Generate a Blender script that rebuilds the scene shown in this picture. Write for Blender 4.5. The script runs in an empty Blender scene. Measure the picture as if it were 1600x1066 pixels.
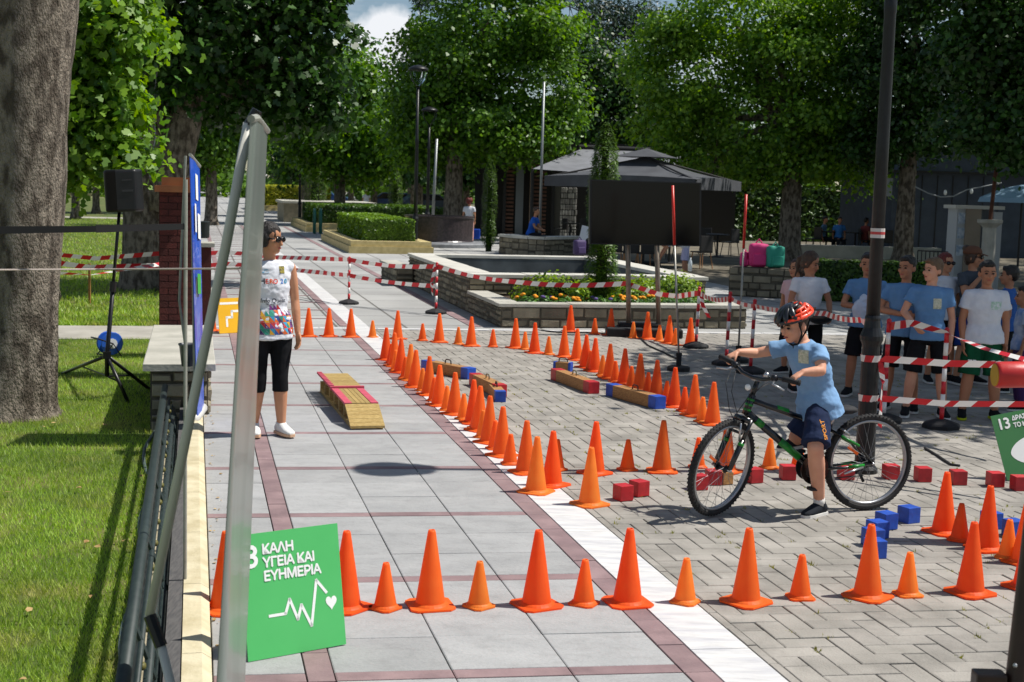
import bpy, bmesh, math, random
import numpy as np
from mathutils import Vector, Matrix, noise
from mathutils.bvhtree import BVHTree
random.seed(7); RNG = np.random.default_rng(7)
SC = bpy.context.scene
COL = SC.collection
# ---------------------------------------------------------------- camera
FPX, ROLL, CAMH = 2150.0, 0.028, 2.0
PITCH = math.atan(238 / FPX)
cF = Vector((0, math.cos(PITCH), -math.sin(PITCH)))
_u0 = Vector((0, math.sin(PITCH), math.cos(PITCH))); _r0 = Vector((1, 0, 0))
cR = _r0 * math.cos(ROLL) + _u0 * math.sin(ROLL)
cU = _u0 * math.cos(ROLL) - _r0 * math.sin(ROLL)
cC = Vector((0, 0, CAMH))
cam = bpy.data.cameras.new('camera'); camo = bpy.data.objects.new('camera', cam); COL.objects.link(camo)
camo.matrix_world = Matrix(((cR.x, cU.x, -cF.x, cC.x), (cR.y, cU.y, -cF.y, cC.y), (cR.z, cU.z, -cF.z, cC.z), (0, 0, 0, 1)))
cam.sensor_width = 36; cam.lens = FPX / 1600 * 36
cam.clip_start = .1; cam.clip_end = 3000
cam.dof.use_dof = True; cam.dof.focus_distance = 9.0; cam.dof.aperture_fstop = 7.0
SC.camera = camo
# ---------------------------------------------------------------- sky and sun
SUN_EL = math.radians(58.5); SUN_AZ = math.atan2(.995, .105)
SDIR = Vector((math.sin(SUN_AZ) * math.cos(SUN_EL), math.cos(SUN_AZ) * math.cos(SUN_EL), math.sin(SUN_EL)))
W = bpy.data.worlds.new('World'); SC.world = W; W.use_nodes = True
nt = W.node_tree; nt.nodes.clear()
sky = nt.nodes.new('ShaderNodeTexSky'); sky.sky_type = 'NISHITA'; sky.sun_disc = False
sky.sun_elevation = SUN_EL; sky.sun_rotation = SUN_AZ; sky.altitude = 100; sky.air_density = 1.0; sky.dust_density = .25; sky.ozone_density = 1.5
tc = nt.nodes.new('ShaderNodeTexCoord'); mp = nt.nodes.new('ShaderNodeMapping'); mp.inputs['Scale'].default_value = (1, 1, 2.2)
mp.inputs['Location'].default_value = (.31, .1, .2)
nz = nt.nodes.new('ShaderNodeTexNoise'); nz.inputs['Scale'].default_value = 3.2; nz.inputs['Detail'].default_value = 7; nz.inputs['Roughness'].default_value = .55
rp = nt.nodes.new('ShaderNodeValToRGB'); rp.color_ramp.elements[0].position = .54; rp.color_ramp.elements[1].position = .66
mx = nt.nodes.new('ShaderNodeMix'); mx.data_type = 'RGBA'; mx.inputs['B'].default_value = (11, 11.3, 11.8, 1)
bg = nt.nodes.new('ShaderNodeBackground'); bg.inputs['Strength'].default_value = .072
wo = nt.nodes.new('ShaderNodeOutputWorld')
nt.links.new(tc.outputs['Generated'], mp.inputs[0]); nt.links.new(mp.outputs[0], nz.inputs['Vector']); nt.links.new(nz.outputs[0], rp.inputs[0])
# one cumulus bank low over the promenade
gd = nt.nodes.new('ShaderNodeVectorMath'); gd.operation = 'DISTANCE'; gd.inputs[1].default_value = (cF + cR * ((600 - 800) / FPX) + cU * ((533 - 75) / FPX)).normalized(); nt.links.new(tc.outputs['Generated'], gd.inputs[0])
n2 = nt.nodes.new('ShaderNodeTexNoise'); n2.inputs['Scale'].default_value = 45; n2.inputs['Detail'].default_value = 6; nt.links.new(tc.outputs['Generated'], n2.inputs['Vector'])
ad = nt.nodes.new('ShaderNodeMath'); ad.operation = 'MULTIPLY_ADD'; ad.inputs[1].default_value = .035; nt.links.new(n2.outputs[0], ad.inputs[0]); nt.links.new(gd.outputs['Value'], ad.inputs[2])
mr2 = nt.nodes.new('ShaderNodeMapRange'); mr2.inputs['From Min'].default_value = .037; mr2.inputs['From Max'].default_value = .047; mr2.inputs['To Min'].default_value = 1; mr2.inputs['To Max'].default_value = 0; nt.links.new(ad.outputs[0], mr2.inputs['Value'])
mxm = nt.nodes.new('ShaderNodeMath'); mxm.operation = 'MAXIMUM'; nt.links.new(rp.outputs[0], mxm.inputs[0]); nt.links.new(mr2.outputs[0], mxm.inputs[1])
nt.links.new(mxm.outputs[0], mx.inputs['Factor']); nt.links.new(sky.outputs[0], mx.inputs['A']); nt.links.new(mx.outputs['Result'], bg.inputs[0]); nt.links.new(bg.outputs[0], wo.inputs[0])
sl = bpy.data.lights.new('sun', 'SUN'); sl.energy = 5.0; sl.angle = math.radians(.53); sl.color = (1, .955, .89)
so = bpy.data.objects.new('sun', sl); COL.objects.link(so); so.rotation_euler = SDIR.to_track_quat('Z', 'Y').to_euler(); so.location = SDIR * 40
SC.view_settings.view_transform = 'Standard'; SC.view_settings.look = 'None'; SC.view_settings.exposure = 0.16; SC.view_settings.gamma = 1
try:
    SC.cycles.max_bounces = 6; SC.cycles.diffuse_bounces = 3; SC.cycles.transparent_max_bounces = 8; SC.cycles.use_denoising = True
except Exception: pass
# ---------------------------------------------------------------- pixel helpers (pixel of the photograph -> point on a plane in the place)
def ray(x, y): return cF + cR * ((x - 800) / FPX) + cU * ((533 - y) / FPX)
def G(x, y, z=0.0):
    d = ray(x, y); return cC + d * ((z - CAMH) / d.z)
def P(x, y, Y):
    d = ray(x, y); return cC + d * (Y / d.y)
def proj(q):
    d = Vector(q) - cC; w = d.dot(cF)
    return 800 + FPX * d.dot(cR) / w, 533 - FPX * d.dot(cU) / w, w
AU = Vector((.974, .2266, 0)); AV = Vector((-.2266, .974, 0))       # across / along the avenue
def UV(u, v, z=0.0): return AU * u + AV * v + Vector((0, 0, z))
def toUV(p): return p.x * AU.x + p.y * AU.y, p.x * AV.x + p.y * AV.y
# ---------------------------------------------------------------- materials
def C(h):
    h = h.lstrip('#'); v = [int(h[i:i + 2], 16) / 255 for i in (0, 2, 4)]
    return tuple(x / 12.92 if x <= .04045 else ((x + .055) / 1.055) ** 2.4 for x in v)
MATS = {}
def mat(name, col, rough=.7, col2=None, scale=6.0, detail=5, bump=0.0, bscale=40.0, metal=0.0, spec=.5, isl=0.0, lo=.35, hi=.65,
        trans=0.0, stretch=None, coat=0.0, objspace=False, grime=0.0, gscale=1.6, bdist=.02):
    if name in MATS: return MATS[name]
    m = bpy.data.materials.new(name); m.use_nodes = True; n = m.node_tree; L = n.links.new
    b = n.nodes['Principled BSDF']; b.inputs['Roughness'].default_value = rough; b.inputs['Metallic'].default_value = metal
    b.inputs['Specular IOR Level'].default_value = spec; b.inputs['Coat Weight'].default_value = coat
    if objspace:
        t = n.nodes.new('ShaderNodeTexCoord'); vec = t.outputs['Object']
    else:
        t = n.nodes.new('ShaderNodeNewGeometry'); vec = t.outputs['Position']
    if stretch:
        q = n.nodes.new('ShaderNodeMapping'); q.inputs['Scale'].default_value = stretch; L(vec, q.inputs[0]); vec = q.outputs[0]
    out = None
    if col2 is not None:
        z = n.nodes.new('ShaderNodeTexNoise'); z.inputs['Scale'].default_value = scale; z.inputs['Detail'].default_value = detail; L(vec, z.inputs['Vector'])
        r = n.nodes.new('ShaderNodeValToRGB'); r.color_ramp.elements[0].position = lo; r.color_ramp.elements[1].position = hi
        r.color_ramp.elements[0].color = (*col, 1); r.color_ramp.elements[1].color = (*col2, 1); L(z.outputs[0], r.inputs[0]); out = r.outputs[0]
    if isl > 0:
        g = n.nodes.new('ShaderNodeNewGeometry'); oi = n.nodes.new('ShaderNodeObjectInfo')
        a = n.nodes.new('ShaderNodeMath'); a.operation = 'ADD'; L(g.outputs['Random Per Island'], a.inputs[0]); L(oi.outputs['Random'], a.inputs[1])
        fr = n.nodes.new('ShaderNodeMath'); fr.operation = 'FRACT'; L(a.outputs[0], fr.inputs[0])
        mm = n.nodes.new('ShaderNodeMapRange'); mm.inputs['To Min'].default_value = 1 - isl; mm.inputs['To Max'].default_value = 1 + isl; L(fr.outputs[0], mm.inputs['Value'])
        h = n.nodes.new('ShaderNodeHueSaturation'); L(mm.outputs[0], h.inputs['Value'])
        if out is not None: L(out, h.inputs['Color'])
        else: h.inputs['Color'].default_value = (*col, 1)
        out = h.outputs[0]
    if grime > 0:
        gz = n.nodes.new('ShaderNodeTexNoise'); gz.inputs['Scale'].default_value = gscale; gz.inputs['Detail'].default_value = 12; gz.inputs['Roughness'].default_value = .72; L(vec, gz.inputs['Vector'])
        gm = n.nodes.new('ShaderNodeMapRange'); gm.inputs['From Min'].default_value = .46; gm.inputs['From Max'].default_value = .72; gm.inputs['To Min'].default_value = 1; gm.inputs['To Max'].default_value = 1 - grime; L(gz.outputs[0], gm.inputs['Value'])
        gx = n.nodes.new('ShaderNodeMix'); gx.data_type = 'RGBA'; gx.blend_type = 'MULTIPLY'; gx.inputs['Factor'].default_value = 1
        if out is not None: L(out, gx.inputs['A'])
        else: gx.inputs['A'].default_value = (*col, 1)
        L(gm.outputs[0], gx.inputs['B']); out = gx.outputs['Result']
    if out is not None: L(out, b.inputs['Base Color'])
    else: b.inputs['Base Color'].default_value = (*col, 1)
    if bump > 0:
        z2 = n.nodes.new('ShaderNodeTexNoise'); z2.inputs['Scale'].default_value = bscale; z2.inputs['Detail'].default_value = 6; L(vec, z2.inputs['Vector'])
        bp = n.nodes.new('ShaderNodeBump'); bp.inputs['Strength'].default_value = bump; bp.inputs['Distance'].default_value = bdist; L(z2.outputs[0], bp.inputs['Height']); L(bp.outputs[0], b.inputs['Normal'])
    if trans > 0:
        tr = n.nodes.new('ShaderNodeBsdfTranslucent'); ms = n.nodes.new('ShaderNodeMixShader'); ms.inputs[0].default_value = trans
        if out is not None: L(out, tr.inputs[0])
        else: tr.inputs[0].default_value = (*col, 1)
        L(b.outputs[0], ms.inputs[1]); L(tr.outputs[0], ms.inputs[2]); L(ms.outputs[0], n.nodes['Material Output'].inputs[0])
    MATS[name] = m; return m
def leafmat(name, dark, light, trans=.38, bright=None):
    if name in MATS: return MATS[name]
    m = bpy.data.materials.new(name); m.use_nodes = True; n = m.node_tree; L = n.links.new
    b = n.nodes['Principled BSDF']; b.inputs['Roughness'].default_value = .42; b.inputs['Specular IOR Level'].default_value = .45
    g = n.nodes.new('ShaderNodeNewGeometry'); r = n.nodes.new('ShaderNodeValToRGB'); L(g.outputs['Random Per Island'], r.inputs[0])
    r.color_ramp.elements[0].color = (*dark, 1); r.color_ramp.elements[1].color = (*light, 1)
    z = n.nodes.new('ShaderNodeTexNoise'); z.inputs['Scale'].default_value = .8; L(g.outputs['Position'], z.inputs['Vector'])
    h = n.nodes.new('ShaderNodeHueSaturation'); mr = n.nodes.new('ShaderNodeMapRange'); mr.inputs['From Min'].default_value = .3; mr.inputs['From Max'].default_value = .7
    mr.inputs['To Min'].default_value = .75; mr.inputs['To Max'].default_value = 1.25; L(z.outputs[0], mr.inputs['Value']); L(mr.outputs[0], h.inputs['Value']); L(r.outputs[0], h.inputs['Color'])
    L(h.outputs[0], b.inputs['Base Color'])
    tr = n.nodes.new('ShaderNodeBsdfTranslucent'); h2 = n.nodes.new('ShaderNodeHueSaturation'); h2.inputs['Hue'].default_value = .485; h2.inputs['Saturation'].default_value = 1.15; h2.inputs['Value'].default_value = 1.5
    L(h.outputs[0], h2.inputs['Color']); L(h2.outputs[0], tr.inputs[0])
    ms = n.nodes.new('ShaderNodeMixShader'); ms.inputs[0].default_value = trans; L(b.outputs[0], ms.inputs[1]); L(tr.outputs[0], ms.inputs[2]); L(ms.outputs[0], n.nodes['Material Output'].inputs[0])
    MATS[name] = m; return m
# ---------------------------------------------------------------- mesh builder
ORG = {}
class MB:
    def __init__(s): s.v = []; s.f = []; s.m = []
    def add(s, vs, fs, mi=0):
        o = len(s.v); s.v += [tuple(x) for x in vs]; s.f += [tuple(i + o for i in f) for f in fs]; s.m += [mi] * len(fs); return s
    def box(s, c, size, rz=0.0, M=None, mi=0, taper=1.0):
        c = Vector(c); sx, sy, sz = (d / 2 for d in size)
        R = M if M is not None else Matrix.Rotation(rz, 3, 'Z')
        vs = []
        for z in (-1, 1):
            t = taper if z > 0 else 1
            for x, y in ((-1, -1), (1, -1), (1, 1), (-1, 1)): vs.append(c + R @ Vector((x * sx * t, y * sy * t, z * sz)))
        return s.add(vs, [(3, 2, 1, 0), (4, 5, 6, 7), (0, 1, 5, 4), (1, 2, 6, 5), (2, 3, 7, 6), (3, 0, 4, 7)], mi)
    def bbox(s, c, size, bev=.01, rz=0.0, M=None, mi=0):
        bm = bmesh.new(); bmesh.ops.create_cube(bm, size=1)
        for v in bm.verts: v.co = Vector((v.co.x * size[0], v.co.y * size[1], v.co.z * size[2]))
        bmesh.ops.bevel(bm, geom=bm.edges[:], offset=bev, segments=2, affect='EDGES', profile=.6)
        R = M if M is not None else Matrix.Rotation(rz, 3, 'Z'); c = Vector(c)
        bm.verts.index_update(); vs = [c + R @ v.co for v in bm.verts]; fs = [[v.index for v in f.verts] for f in bm.faces]; bm.free()
        return s.add(vs, fs, mi)
    def tube(s, pts, rad, seg=8, mi=0, cap=True, ref=None, flat=1.0):
        pts = [Vector(p) for p in pts]; n = len(pts); rad = [rad] * n if not hasattr(rad, '__len__') else rad
        vs = []; prev = None
        for i, p in enumerate(pts):
            d = (pts[min(i + 1, n - 1)] - pts[max(i - 1, 0)]); d = d.normalized() if d.length > 1e-9 else Vector((0, 0, 1))
            a = prev if prev is not None else (Vector(ref) if ref is not None else (Vector((1, 0, 0)) if abs(d.z) > .9 else Vector((0, 0, 1))))
            a = a - d * a.dot(d)
            if a.length < 1e-6: a = d.orthogonal()
            a.normalize(); prev = a; b = d.cross(a)
            for k in range(seg):
                t = 2 * math.pi * k / seg; vs.append(p + a * (rad[i] * math.cos(t)) + b * (rad[i] * flat * math.sin(t)))
        fs = []
        for i in range(n - 1):
            for k in range(seg):
                k2 = (k + 1) % seg; fs.append((i * seg + k, i * seg + k2, (i + 1) * seg + k2, (i + 1) * seg + k))
        if cap: fs.append(tuple(range(seg - 1, -1, -1))); fs.append(tuple((n - 1) * seg + k for k in range(seg)))
        return s.add(vs, fs, mi)
    def lathe(s, prof, c=(0, 0, 0), seg=16, mi=0, M=None, close=True):
        c = Vector(c); vs = []; n = len(prof)
        for r, z in prof:
            for k in range(seg):
                t = 2 * math.pi * k / seg; q = Vector((r * math.cos(t), r * math.sin(t), z)); vs.append(c + (M @ q if M is not None else q))
        fs = [(i * seg + k, i * seg + (k + 1) % seg, (i + 1) * seg + (k + 1) % seg, (i + 1) * seg + k) for i in range(n - 1) for k in range(seg)]
        if close: fs.append(tuple(range(seg - 1, -1, -1))); fs.append(tuple((n - 1) * seg + k for k in range(seg)))
        return s.add(vs, fs, mi)
    def loft(s, rings, seg=16, mi=0, cap=True):
        """rings: (centre, lateral vector, front vector, a, b)"""
        vs = []; n = len(rings)
        for c, l, f, a, b in rings:
            for k in range(seg):
                t = 2 * math.pi * k / seg; vs.append(Vector(c) + Vector(l) * (a * math.cos(t)) + Vector(f) * (b * math.sin(t)))
        fs = [(i * seg + k, i * seg + (k + 1) % seg, (i + 1) * seg + (k + 1) % seg, (i + 1) * seg + k) for i in range(n - 1) for k in range(seg)]
        if cap: fs.append(tuple(range(seg - 1, -1, -1))); fs.append(tuple((n - 1) * seg + k for k in range(seg)))
        return s.add(vs, fs, mi)
    def ell(s, c, r, M=None, seg=14, rings=9, mi=0):
        c = Vector(c); r = (r, r, r) if not hasattr(r, '__len__') else r
        vs = [Vector((0, 0, -r[2]))]
        for i in range(1, rings):
            a = -math.pi / 2 + math.pi * i / rings
            for k in range(seg):
                t = 2 * math.pi * k / seg; vs.append(Vector((r[0] * math.cos(a) * math.cos(t), r[1] * math.cos(a) * math.sin(t), r[2] * math.sin(a))))
        vs.append(Vector((0, 0, r[2])))
        fs = [(0, 1 + (k + 1) % seg, 1 + k) for k in range(seg)]
        for i in range(rings - 2):
            for k in range(seg): fs.append((1 + i * seg + k, 1 + i * seg + (k + 1) % seg, 1 + (i + 1) * seg + (k + 1) % seg, 1 + (i + 1) * seg + k))
        T = len(vs) - 1; o = 1 + (rings - 2) * seg
        fs += [(T, o + k, o + (k + 1) % seg) for k in range(seg)]
        return s.add([c + (M @ v if M is not None else v) for v in vs], fs, mi)
    def prism(s, poly, z0, z1, mi=0, f=None):
        """extrude a polygon of (x, y) between z0 and z1; f maps local (x,y,z) to the place"""
        n = len(poly); f = f or (lambda x, y, z: (x, y, z))
        vs = [f(x, y, z0) for x, y in poly] + [f(x, y, z1) for x, y in poly]
        fs = [tuple(range(n - 1, -1, -1)), tuple(range(n, 2 * n))] + [(i, (i + 1) % n, n + (i + 1) % n, n + i) for i in range(n)]
        return s.add(vs, fs, mi)
    def mesh(s, name, mats, org=None, smooth=False):
        o = Vector(org) if org is not None else Vector((0, 0, 0))
        me = bpy.data.meshes.new(name); me.from_pydata([(v[0] - o.x, v[1] - o.y, v[2] - o.z) for v in s.v], [], s.f)
        mats = mats if isinstance(mats, (list, tuple)) else [mats]
        for m in mats: me.materials.append(m)
        if len(mats) > 1: me.polygons.foreach_set('material_index', s.m)
        if smooth: me.polygons.foreach_set('use_smooth', [True] * len(me.polygons))
        me.update(); return me
    def build(s, name, mats, parent=None, org=None, smooth=False):
        if parent is not None: org = ORG.get(parent.name, Vector((0, 0, 0)))
        me = s.mesh(name, mats, org, smooth)
        return link(name, me, parent, org)
def link(name, me, parent=None, org=None):
    o = bpy.data.objects.new(name, me); COL.objects.link(o)
    if parent is not None: o.parent = parent; ORG[o.name] = ORG.get(parent.name, Vector((0, 0, 0)))
    else:
        o.location = org if org is not None else (0, 0, 0); ORG[o.name] = Vector(org) if org is not None else Vector((0, 0, 0))
    return o
def empty(name, loc=(0, 0, 0)):
    o = bpy.data.objects.new(name, None); COL.objects.link(o); o.location = loc; o.empty_display_size = .1; ORG[o.name] = Vector(loc); return o
def tag(o, label=None, cat=None, group=None, kind=None):
    if label: o['label'] = label
    if cat: o['category'] = cat
    if group: o['group'] = group
    if kind: o['kind'] = kind
    return o
KIDS = {}
def dup(root, loc, rz=0.0, label=None, sc=None):
    """copy of a thing and of its parts (built at the origin)"""
    if root.name not in KIDS: KIDS[root.name] = [(c, [g for g in bpy.data.objects if g.parent == c]) for c in bpy.data.objects if c.parent == root]
    r = root.copy(); COL.objects.link(r); r.location = loc; r.rotation_euler = (0, 0, rz)
    if label: r['label'] = label
    for c, gs in KIDS[root.name]:
        d = c.copy(); COL.objects.link(d); d.parent = r
        for g in gs:
            e = g.copy(); COL.objects.link(e); e.parent = d
    return r
def np_mesh(name, V, F, mats, org=(0, 0, 0), smooth=False, mi=None):
    """V (n,3), F (m,k) all faces with k corners"""
    me = bpy.data.meshes.new(name); V = np.asarray(V, dtype=np.float32) - np.asarray(org, dtype=np.float32); F = np.asarray(F, dtype=np.int32); m, k = F.shape
    me.vertices.add(len(V)); me.vertices.foreach_set('co', V.ravel()); me.loops.add(m * k); me.loops.foreach_set('vertex_index', F.ravel())
    me.polygons.add(m); me.polygons.foreach_set('loop_start', np.arange(0, m * k, k, dtype=np.int32))
    for a in (mats if isinstance(mats, (list, tuple)) else [mats]): me.materials.append(a)
    if mi is not None: me.polygons.foreach_set('material_index', np.asarray(mi, dtype=np.int32))
    if smooth: me.polygons.foreach_set('use_smooth', np.ones(m, dtype=bool))
    me.update(calc_edges=True); return me
TMP = bpy.data.scenes.new('workbench'); TVL = TMP.view_layers[0]
def evaluated(o):
    TMP.collection.objects.link(o); TVL.update(); me = bpy.data.meshes.new_from_object(o.evaluated_get(TVL.depsgraph)); bpy.data.objects.remove(o); return me
def text_mesh(body, size=1.0, bold=0.0, extrude=0.0, align='LEFT', spacing=1.0):
    cu = bpy.data.curves.new('lettering', 'FONT'); cu.body = body; cu.size = size; cu.offset = bold; cu.extrude = extrude; cu.align_x = align; cu.align_y = 'CENTER'; cu.space_character = spacing; cu.resolution_u = 3
    return evaluated(bpy.data.objects.new('lettering', cu))
# ================================================================ ground, pavements, lawn
M_slab = mat('slab concrete', C('#929393'), .85, C('#acacab'), scale=3.0, detail=12, bump=.25, bscale=40, isl=.08, grime=.3, gscale=6, stretch=(1.2, 2.0, 1), lo=.15, hi=.85)
M_pink = mat('pink concrete', C('#806a6c'), .85, C('#957d7d'), scale=4, detail=8, bump=.12, bscale=60, isl=.08, grime=.3, gscale=3)
M_marble = mat('white marble', C('#bfbfc2'), .6, C('#d8d7d4'), scale=3, detail=10, stretch=(1, 5, 1), isl=.03, lo=.3, hi=.6, grime=.25, gscale=5)
M_paver = mat('grey pavers', C('#8b877f'), .9, C('#a19c94'), scale=3, detail=8, bump=.25, bscale=90, isl=.1, grime=.35, gscale=2.4)
M_sand = mat('joint sand', C('#4d4a43'), 1, C('#6b6552'), scale=9)
def ground_material():
    m = bpy.data.materials.new('far paving'); m.use_nodes = True; n = m.node_tree; L = n.links.new; b = n.nodes['Principled BSDF']; b.inputs['Roughness'].default_value = .9
    g = n.nodes.new('ShaderNodeNewGeometry'); q = n.nodes.new('ShaderNodeMapping'); q.inputs['Rotation'].default_value = (0, 0, math.radians(-13.1)); L(g.outputs['Position'], q.inputs[0])
    br = n.nodes.new('ShaderNodeTexBrick'); br.offset = 0; br.inputs['Scale'].default_value = 1; br.inputs['Mortar Size'].default_value = .02; br.inputs['Brick Width'].default_value = .98; br.inputs['Row Height'].default_value = 1.4
    br.inputs['Color1'].default_value = (*C('#989896'), 1); br.inputs['Color2'].default_value = (*C('#a6a6a3'), 1); br.inputs['Mortar'].default_value = (*C('#5f5d59'), 1); L(q.outputs[0], br.inputs[0])
    z = n.nodes.new('ShaderNodeTexNoise'); z.inputs['Scale'].default_value = .5; z.inputs['Detail'].default_value = 8; L(g.outputs['Position'], z.inputs['Vector'])
    h = n.nodes.new('ShaderNodeHueSaturation'); mr = n.nodes.new('ShaderNodeMapRange'); mr.inputs['From Min'].default_value = .3; mr.inputs['From Max'].default_value = .7; mr.inputs['To Min'].default_value = .78; mr.inputs['To Max'].default_value = 1.15; L(z.outputs[0], mr.inputs['Value']); L(mr.outputs[0], h.inputs['Value']); L(br.outputs[0], h.inputs['Color']); L(h.outputs[0], b.inputs['Base Color'])
    return m
M_far = ground_material()
M_grassbase = mat('lawn soil', C('#48591f'), 1, C('#6f6b3c'), scale=1.6, detail=8, lo=.45, hi=.7)
g = MB().add([(-400, -20, -.30), (400, -20, -.30), (400, 900, -.30), (-400, 900, -.30)], [(0, 1, 2, 3)]).build('ground', mat('far ground', C('#5f6a3a'), 1, C('#7b7452'), scale=.2))
tag(g, 'wide ground sheet under the park', 'ground', kind='structure')
SK = -.075                     # cross joints run slightly askew to the avenue
def SV(u, v, z=0): return UV(u, v + SK * (u - 1.0), z)
VEND = 19.35
# bedding plane right of the kerb
def sheet(name, pts, m, label, kind='structure', thick=.06):
    n = len(pts); b = MB(); b.add([p for p in pts] + [p - Vector((0, 0, thick)) for p in pts], [tuple(range(n)), tuple(range(2 * n - 1, n - 1, -1))] + [((i + 1) % n, i, n + i, n + (i + 1) % n) for i in range(n)])
    o = b.build(name, m); tag(o, label, kind=kind); return o
bed = sheet('pavement', [UV(.07, -3, -.028), UV(30, -3, -.028), UV(30, VEND - 2.2, -.028), UV(.07, VEND, -.028)], M_sand, 'avenue pavement of pale slabs, pink bands and a marble strip')
far = sheet('plaza', [UV(.07, VEND, -.004), UV(30, VEND - 2.2, -.004), UV(60, 60, -.004), UV(60, 260, -.004), UV(.07, 260, -.004)], M_far, 'pale paved promenade beyond the cone course')
# --- piece mesh (unit box with bevelled top)
def piece_geo(c4, z0, z1, bev):
    """c4: four corner points (flat), returns verts, faces of a block with a chamfered top"""
    c = sum(c4, Vector()) / 4; vs = []
    for p in c4: vs.append(Vector((p.x, p.y, z0)))
    for p in c4: vs.append(Vector((p.x, p.y, z1 - bev * .6)))
    for p in c4:
        d = c - p; d.z = 0; q = p + d.normalized() * bev * 1.4; vs.append(Vector((q.x, q.y, z1)))
    fs = [(8, 9, 10, 11)] + [(i, (i + 1) % 4, 4 + (i + 1) % 4, 4 + i) for i in range(4)] + [(4 + i, 4 + (i + 1) % 4, 8 + (i + 1) % 4, 8 + i) for i in range(4)]
    return vs, fs
def piece(name, c4, m, parent, z1=0.0, bev=.004):
    z1 += random.uniform(-.0015, .0015)
    b = MB(); b.add(*piece_geo(c4, -.027, z1, bev)); return b.build(name, m, parent)
def quad(u0, u1, v0, v1, gap=.003): return [SV(u0 + gap, v0 + gap), SV(u1 - gap, v0 + gap), SV(u1 - gap, v1 - gap), SV(u0 + gap, v1 - gap)]
bands = [5.41 + 1.4 * k for k in range(-1, 10)]
cols = [(.078, .45), (.565, 1.05), (1.05, 1.54), (1.54, 2.01)]
for k, vb in enumerate(bands):
    # pink cross band
    for (a, b_) in cols: piece('pink_brick', quad(a, b_, vb - .05, vb + .05), M_pink, bed)
    for r in range(3):
        v0 = vb + .05 + r * .4333; v1 = v0 + .4333
        for (a, b_) in cols: piece('slab', quad(a, b_, v0, v1), M_slab, bed)
v = bands[0] - .05
while v < bands[-1] + 1.35:
    piece('pink_brick', quad(.45, .565, v, v + .35), M_pink, bed); piece('pink_brick', quad(2.01, 2.137, v, v + .35), M_pink, bed); v += .35
v = bands[0] - .2
while v < VEND - .2:
    l = random.uniform(.55, .75); piece('marble_slab', quad(2.14, 2.41, v, v + l, .002), M_marble, bed, bev=.002); v += l
# --- herringbone block paving
W_ = .12; blocks = []
for i in range(-1, 76):
    for j in range(-8, 150):
        c = (i - j) % 4
        u0 = 2.46 + i * W_; v0 = 3.6 + j * W_
        if c == 0: q = (u0, u0 + 2 * W_, v0, v0 + W_)
        elif c == 3: q = (u0, u0 + W_, v0, v0 + 2 * W_)
        else: continue
        cp = SV((q[0] + q[1]) / 2, (q[2] + q[3]) / 2)
        if q[0] < 2.45: q = (2.46, q[1], q[2], q[3])
        if q[1] - q[0] < .05: continue
        if (q[2] + q[3]) / 2 + SK * (q[0] - 1) > VEND - SK * 0 - .1 - .0755 * (q[0]): continue
        px, py, w = proj(cp)
        if w < 3: continue
        blocks.append((w if (-60 < px < 1660 and -20 < py < 1110) else w + 1000, q))
blocks.sort(key=lambda t: t[0])
for w, q in blocks[:300]: piece('paver', quad(*q, gap=.0028), M_paver, bed, z1=random.uniform(-.002, .001), bev=.005)
b = MB()
for w, q in blocks[300:]: b.add(*piece_geo(quad(*q, gap=.0028), -.027, random.uniform(-.003, .001), .005))
o = b.build('paver', M_paver, bed); o['kind'] = 'stuff'
# edging between marble and pavers, and the pale edge line where the block paving ends
vv = 4.0
while vv < VEND - .3: piece('edging_brick', quad(2.413, 2.46, vv, vv + .24), M_paver, bed); vv += .24
uu = .1
while uu < 9: 
    p = [UV(uu, VEND - .15 - .075 * uu, 0), UV(uu + .79, VEND - .15 - .075 * (uu + .8), 0), UV(uu + .79, VEND - .0 - .075 * (uu + .8), 0), UV(uu, VEND - .0 - .075 * uu, 0)]
    piece('kerb_stone', p, M_marble, bed, z1=.004); uu += .8
# --- kerb and pale strip left
M_kerb = mat('cream kerb', C('#cfc5a6'), .85, C('#b7ab89'), scale=7, detail=8, bump=.2, bscale=50, isl=.05)
M_strip = mat('dark grey plank', C('#4b4a4a'), .8, C('#605e5c'), scale=12, stretch=(8, 1, 1), bump=.3, bscale=80)
M_pale = mat('pale mortar', C('#b5ab92'), .95, C('#8f866c'), scale=9)
kerb = empty('kerb', UV(0, 8, 0)); tag(kerb, 'long cream concrete kerb with a dark plank beside the paving', kind='structure')
v = 3.6
while v < 11.75:
    l = 1.0; b = MB()
    prof = [(.073, -.2), (.073, .05), (.035, .075), (-.045, .075), (-.045, -.2)]
    vs = [UV(u, v + .002, z) for u, z in prof] + [UV(u, v + l - .002, z) for u, z in prof]; n = 5
    b.add(vs, [tuple(range(n)), tuple(range(2 * n - 1, n - 1, -1))] + [((i + 1) % n, i, n + i, n + (i + 1) % n) for i in range(n)]); b.build('kerb_stone', M_kerb, kerb)
    b = MB(); b.add([UV(u, w, z) for u, w, z in ((-.05, v, -.2), (-.115, v, -.2), (-.115, v + l, -.2), (-.05, v + l, -.2), (-.05, v, .07), (-.115, v, .068), (-.115, v + l, .068), (-.05, v + l, .07))], [(0, 1, 2, 3), (7, 6, 5, 4), (4, 5, 1, 0), (5, 6, 2, 1), (6, 7, 3, 2), (7, 4, 0, 3)]); b.build('plank', M_strip, kerb)
    v += l
sheet('fence_footing', [UV(-.125, 3.6, -.02), UV(-.125, 11.75, -.02), UV(-.27, 11.75, -.02), UV(-.27, 3.6, -.02)][::-1], M_pale, 'pale mortar strip under the low iron fence', thick=.25)
LZ = -.15
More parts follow.
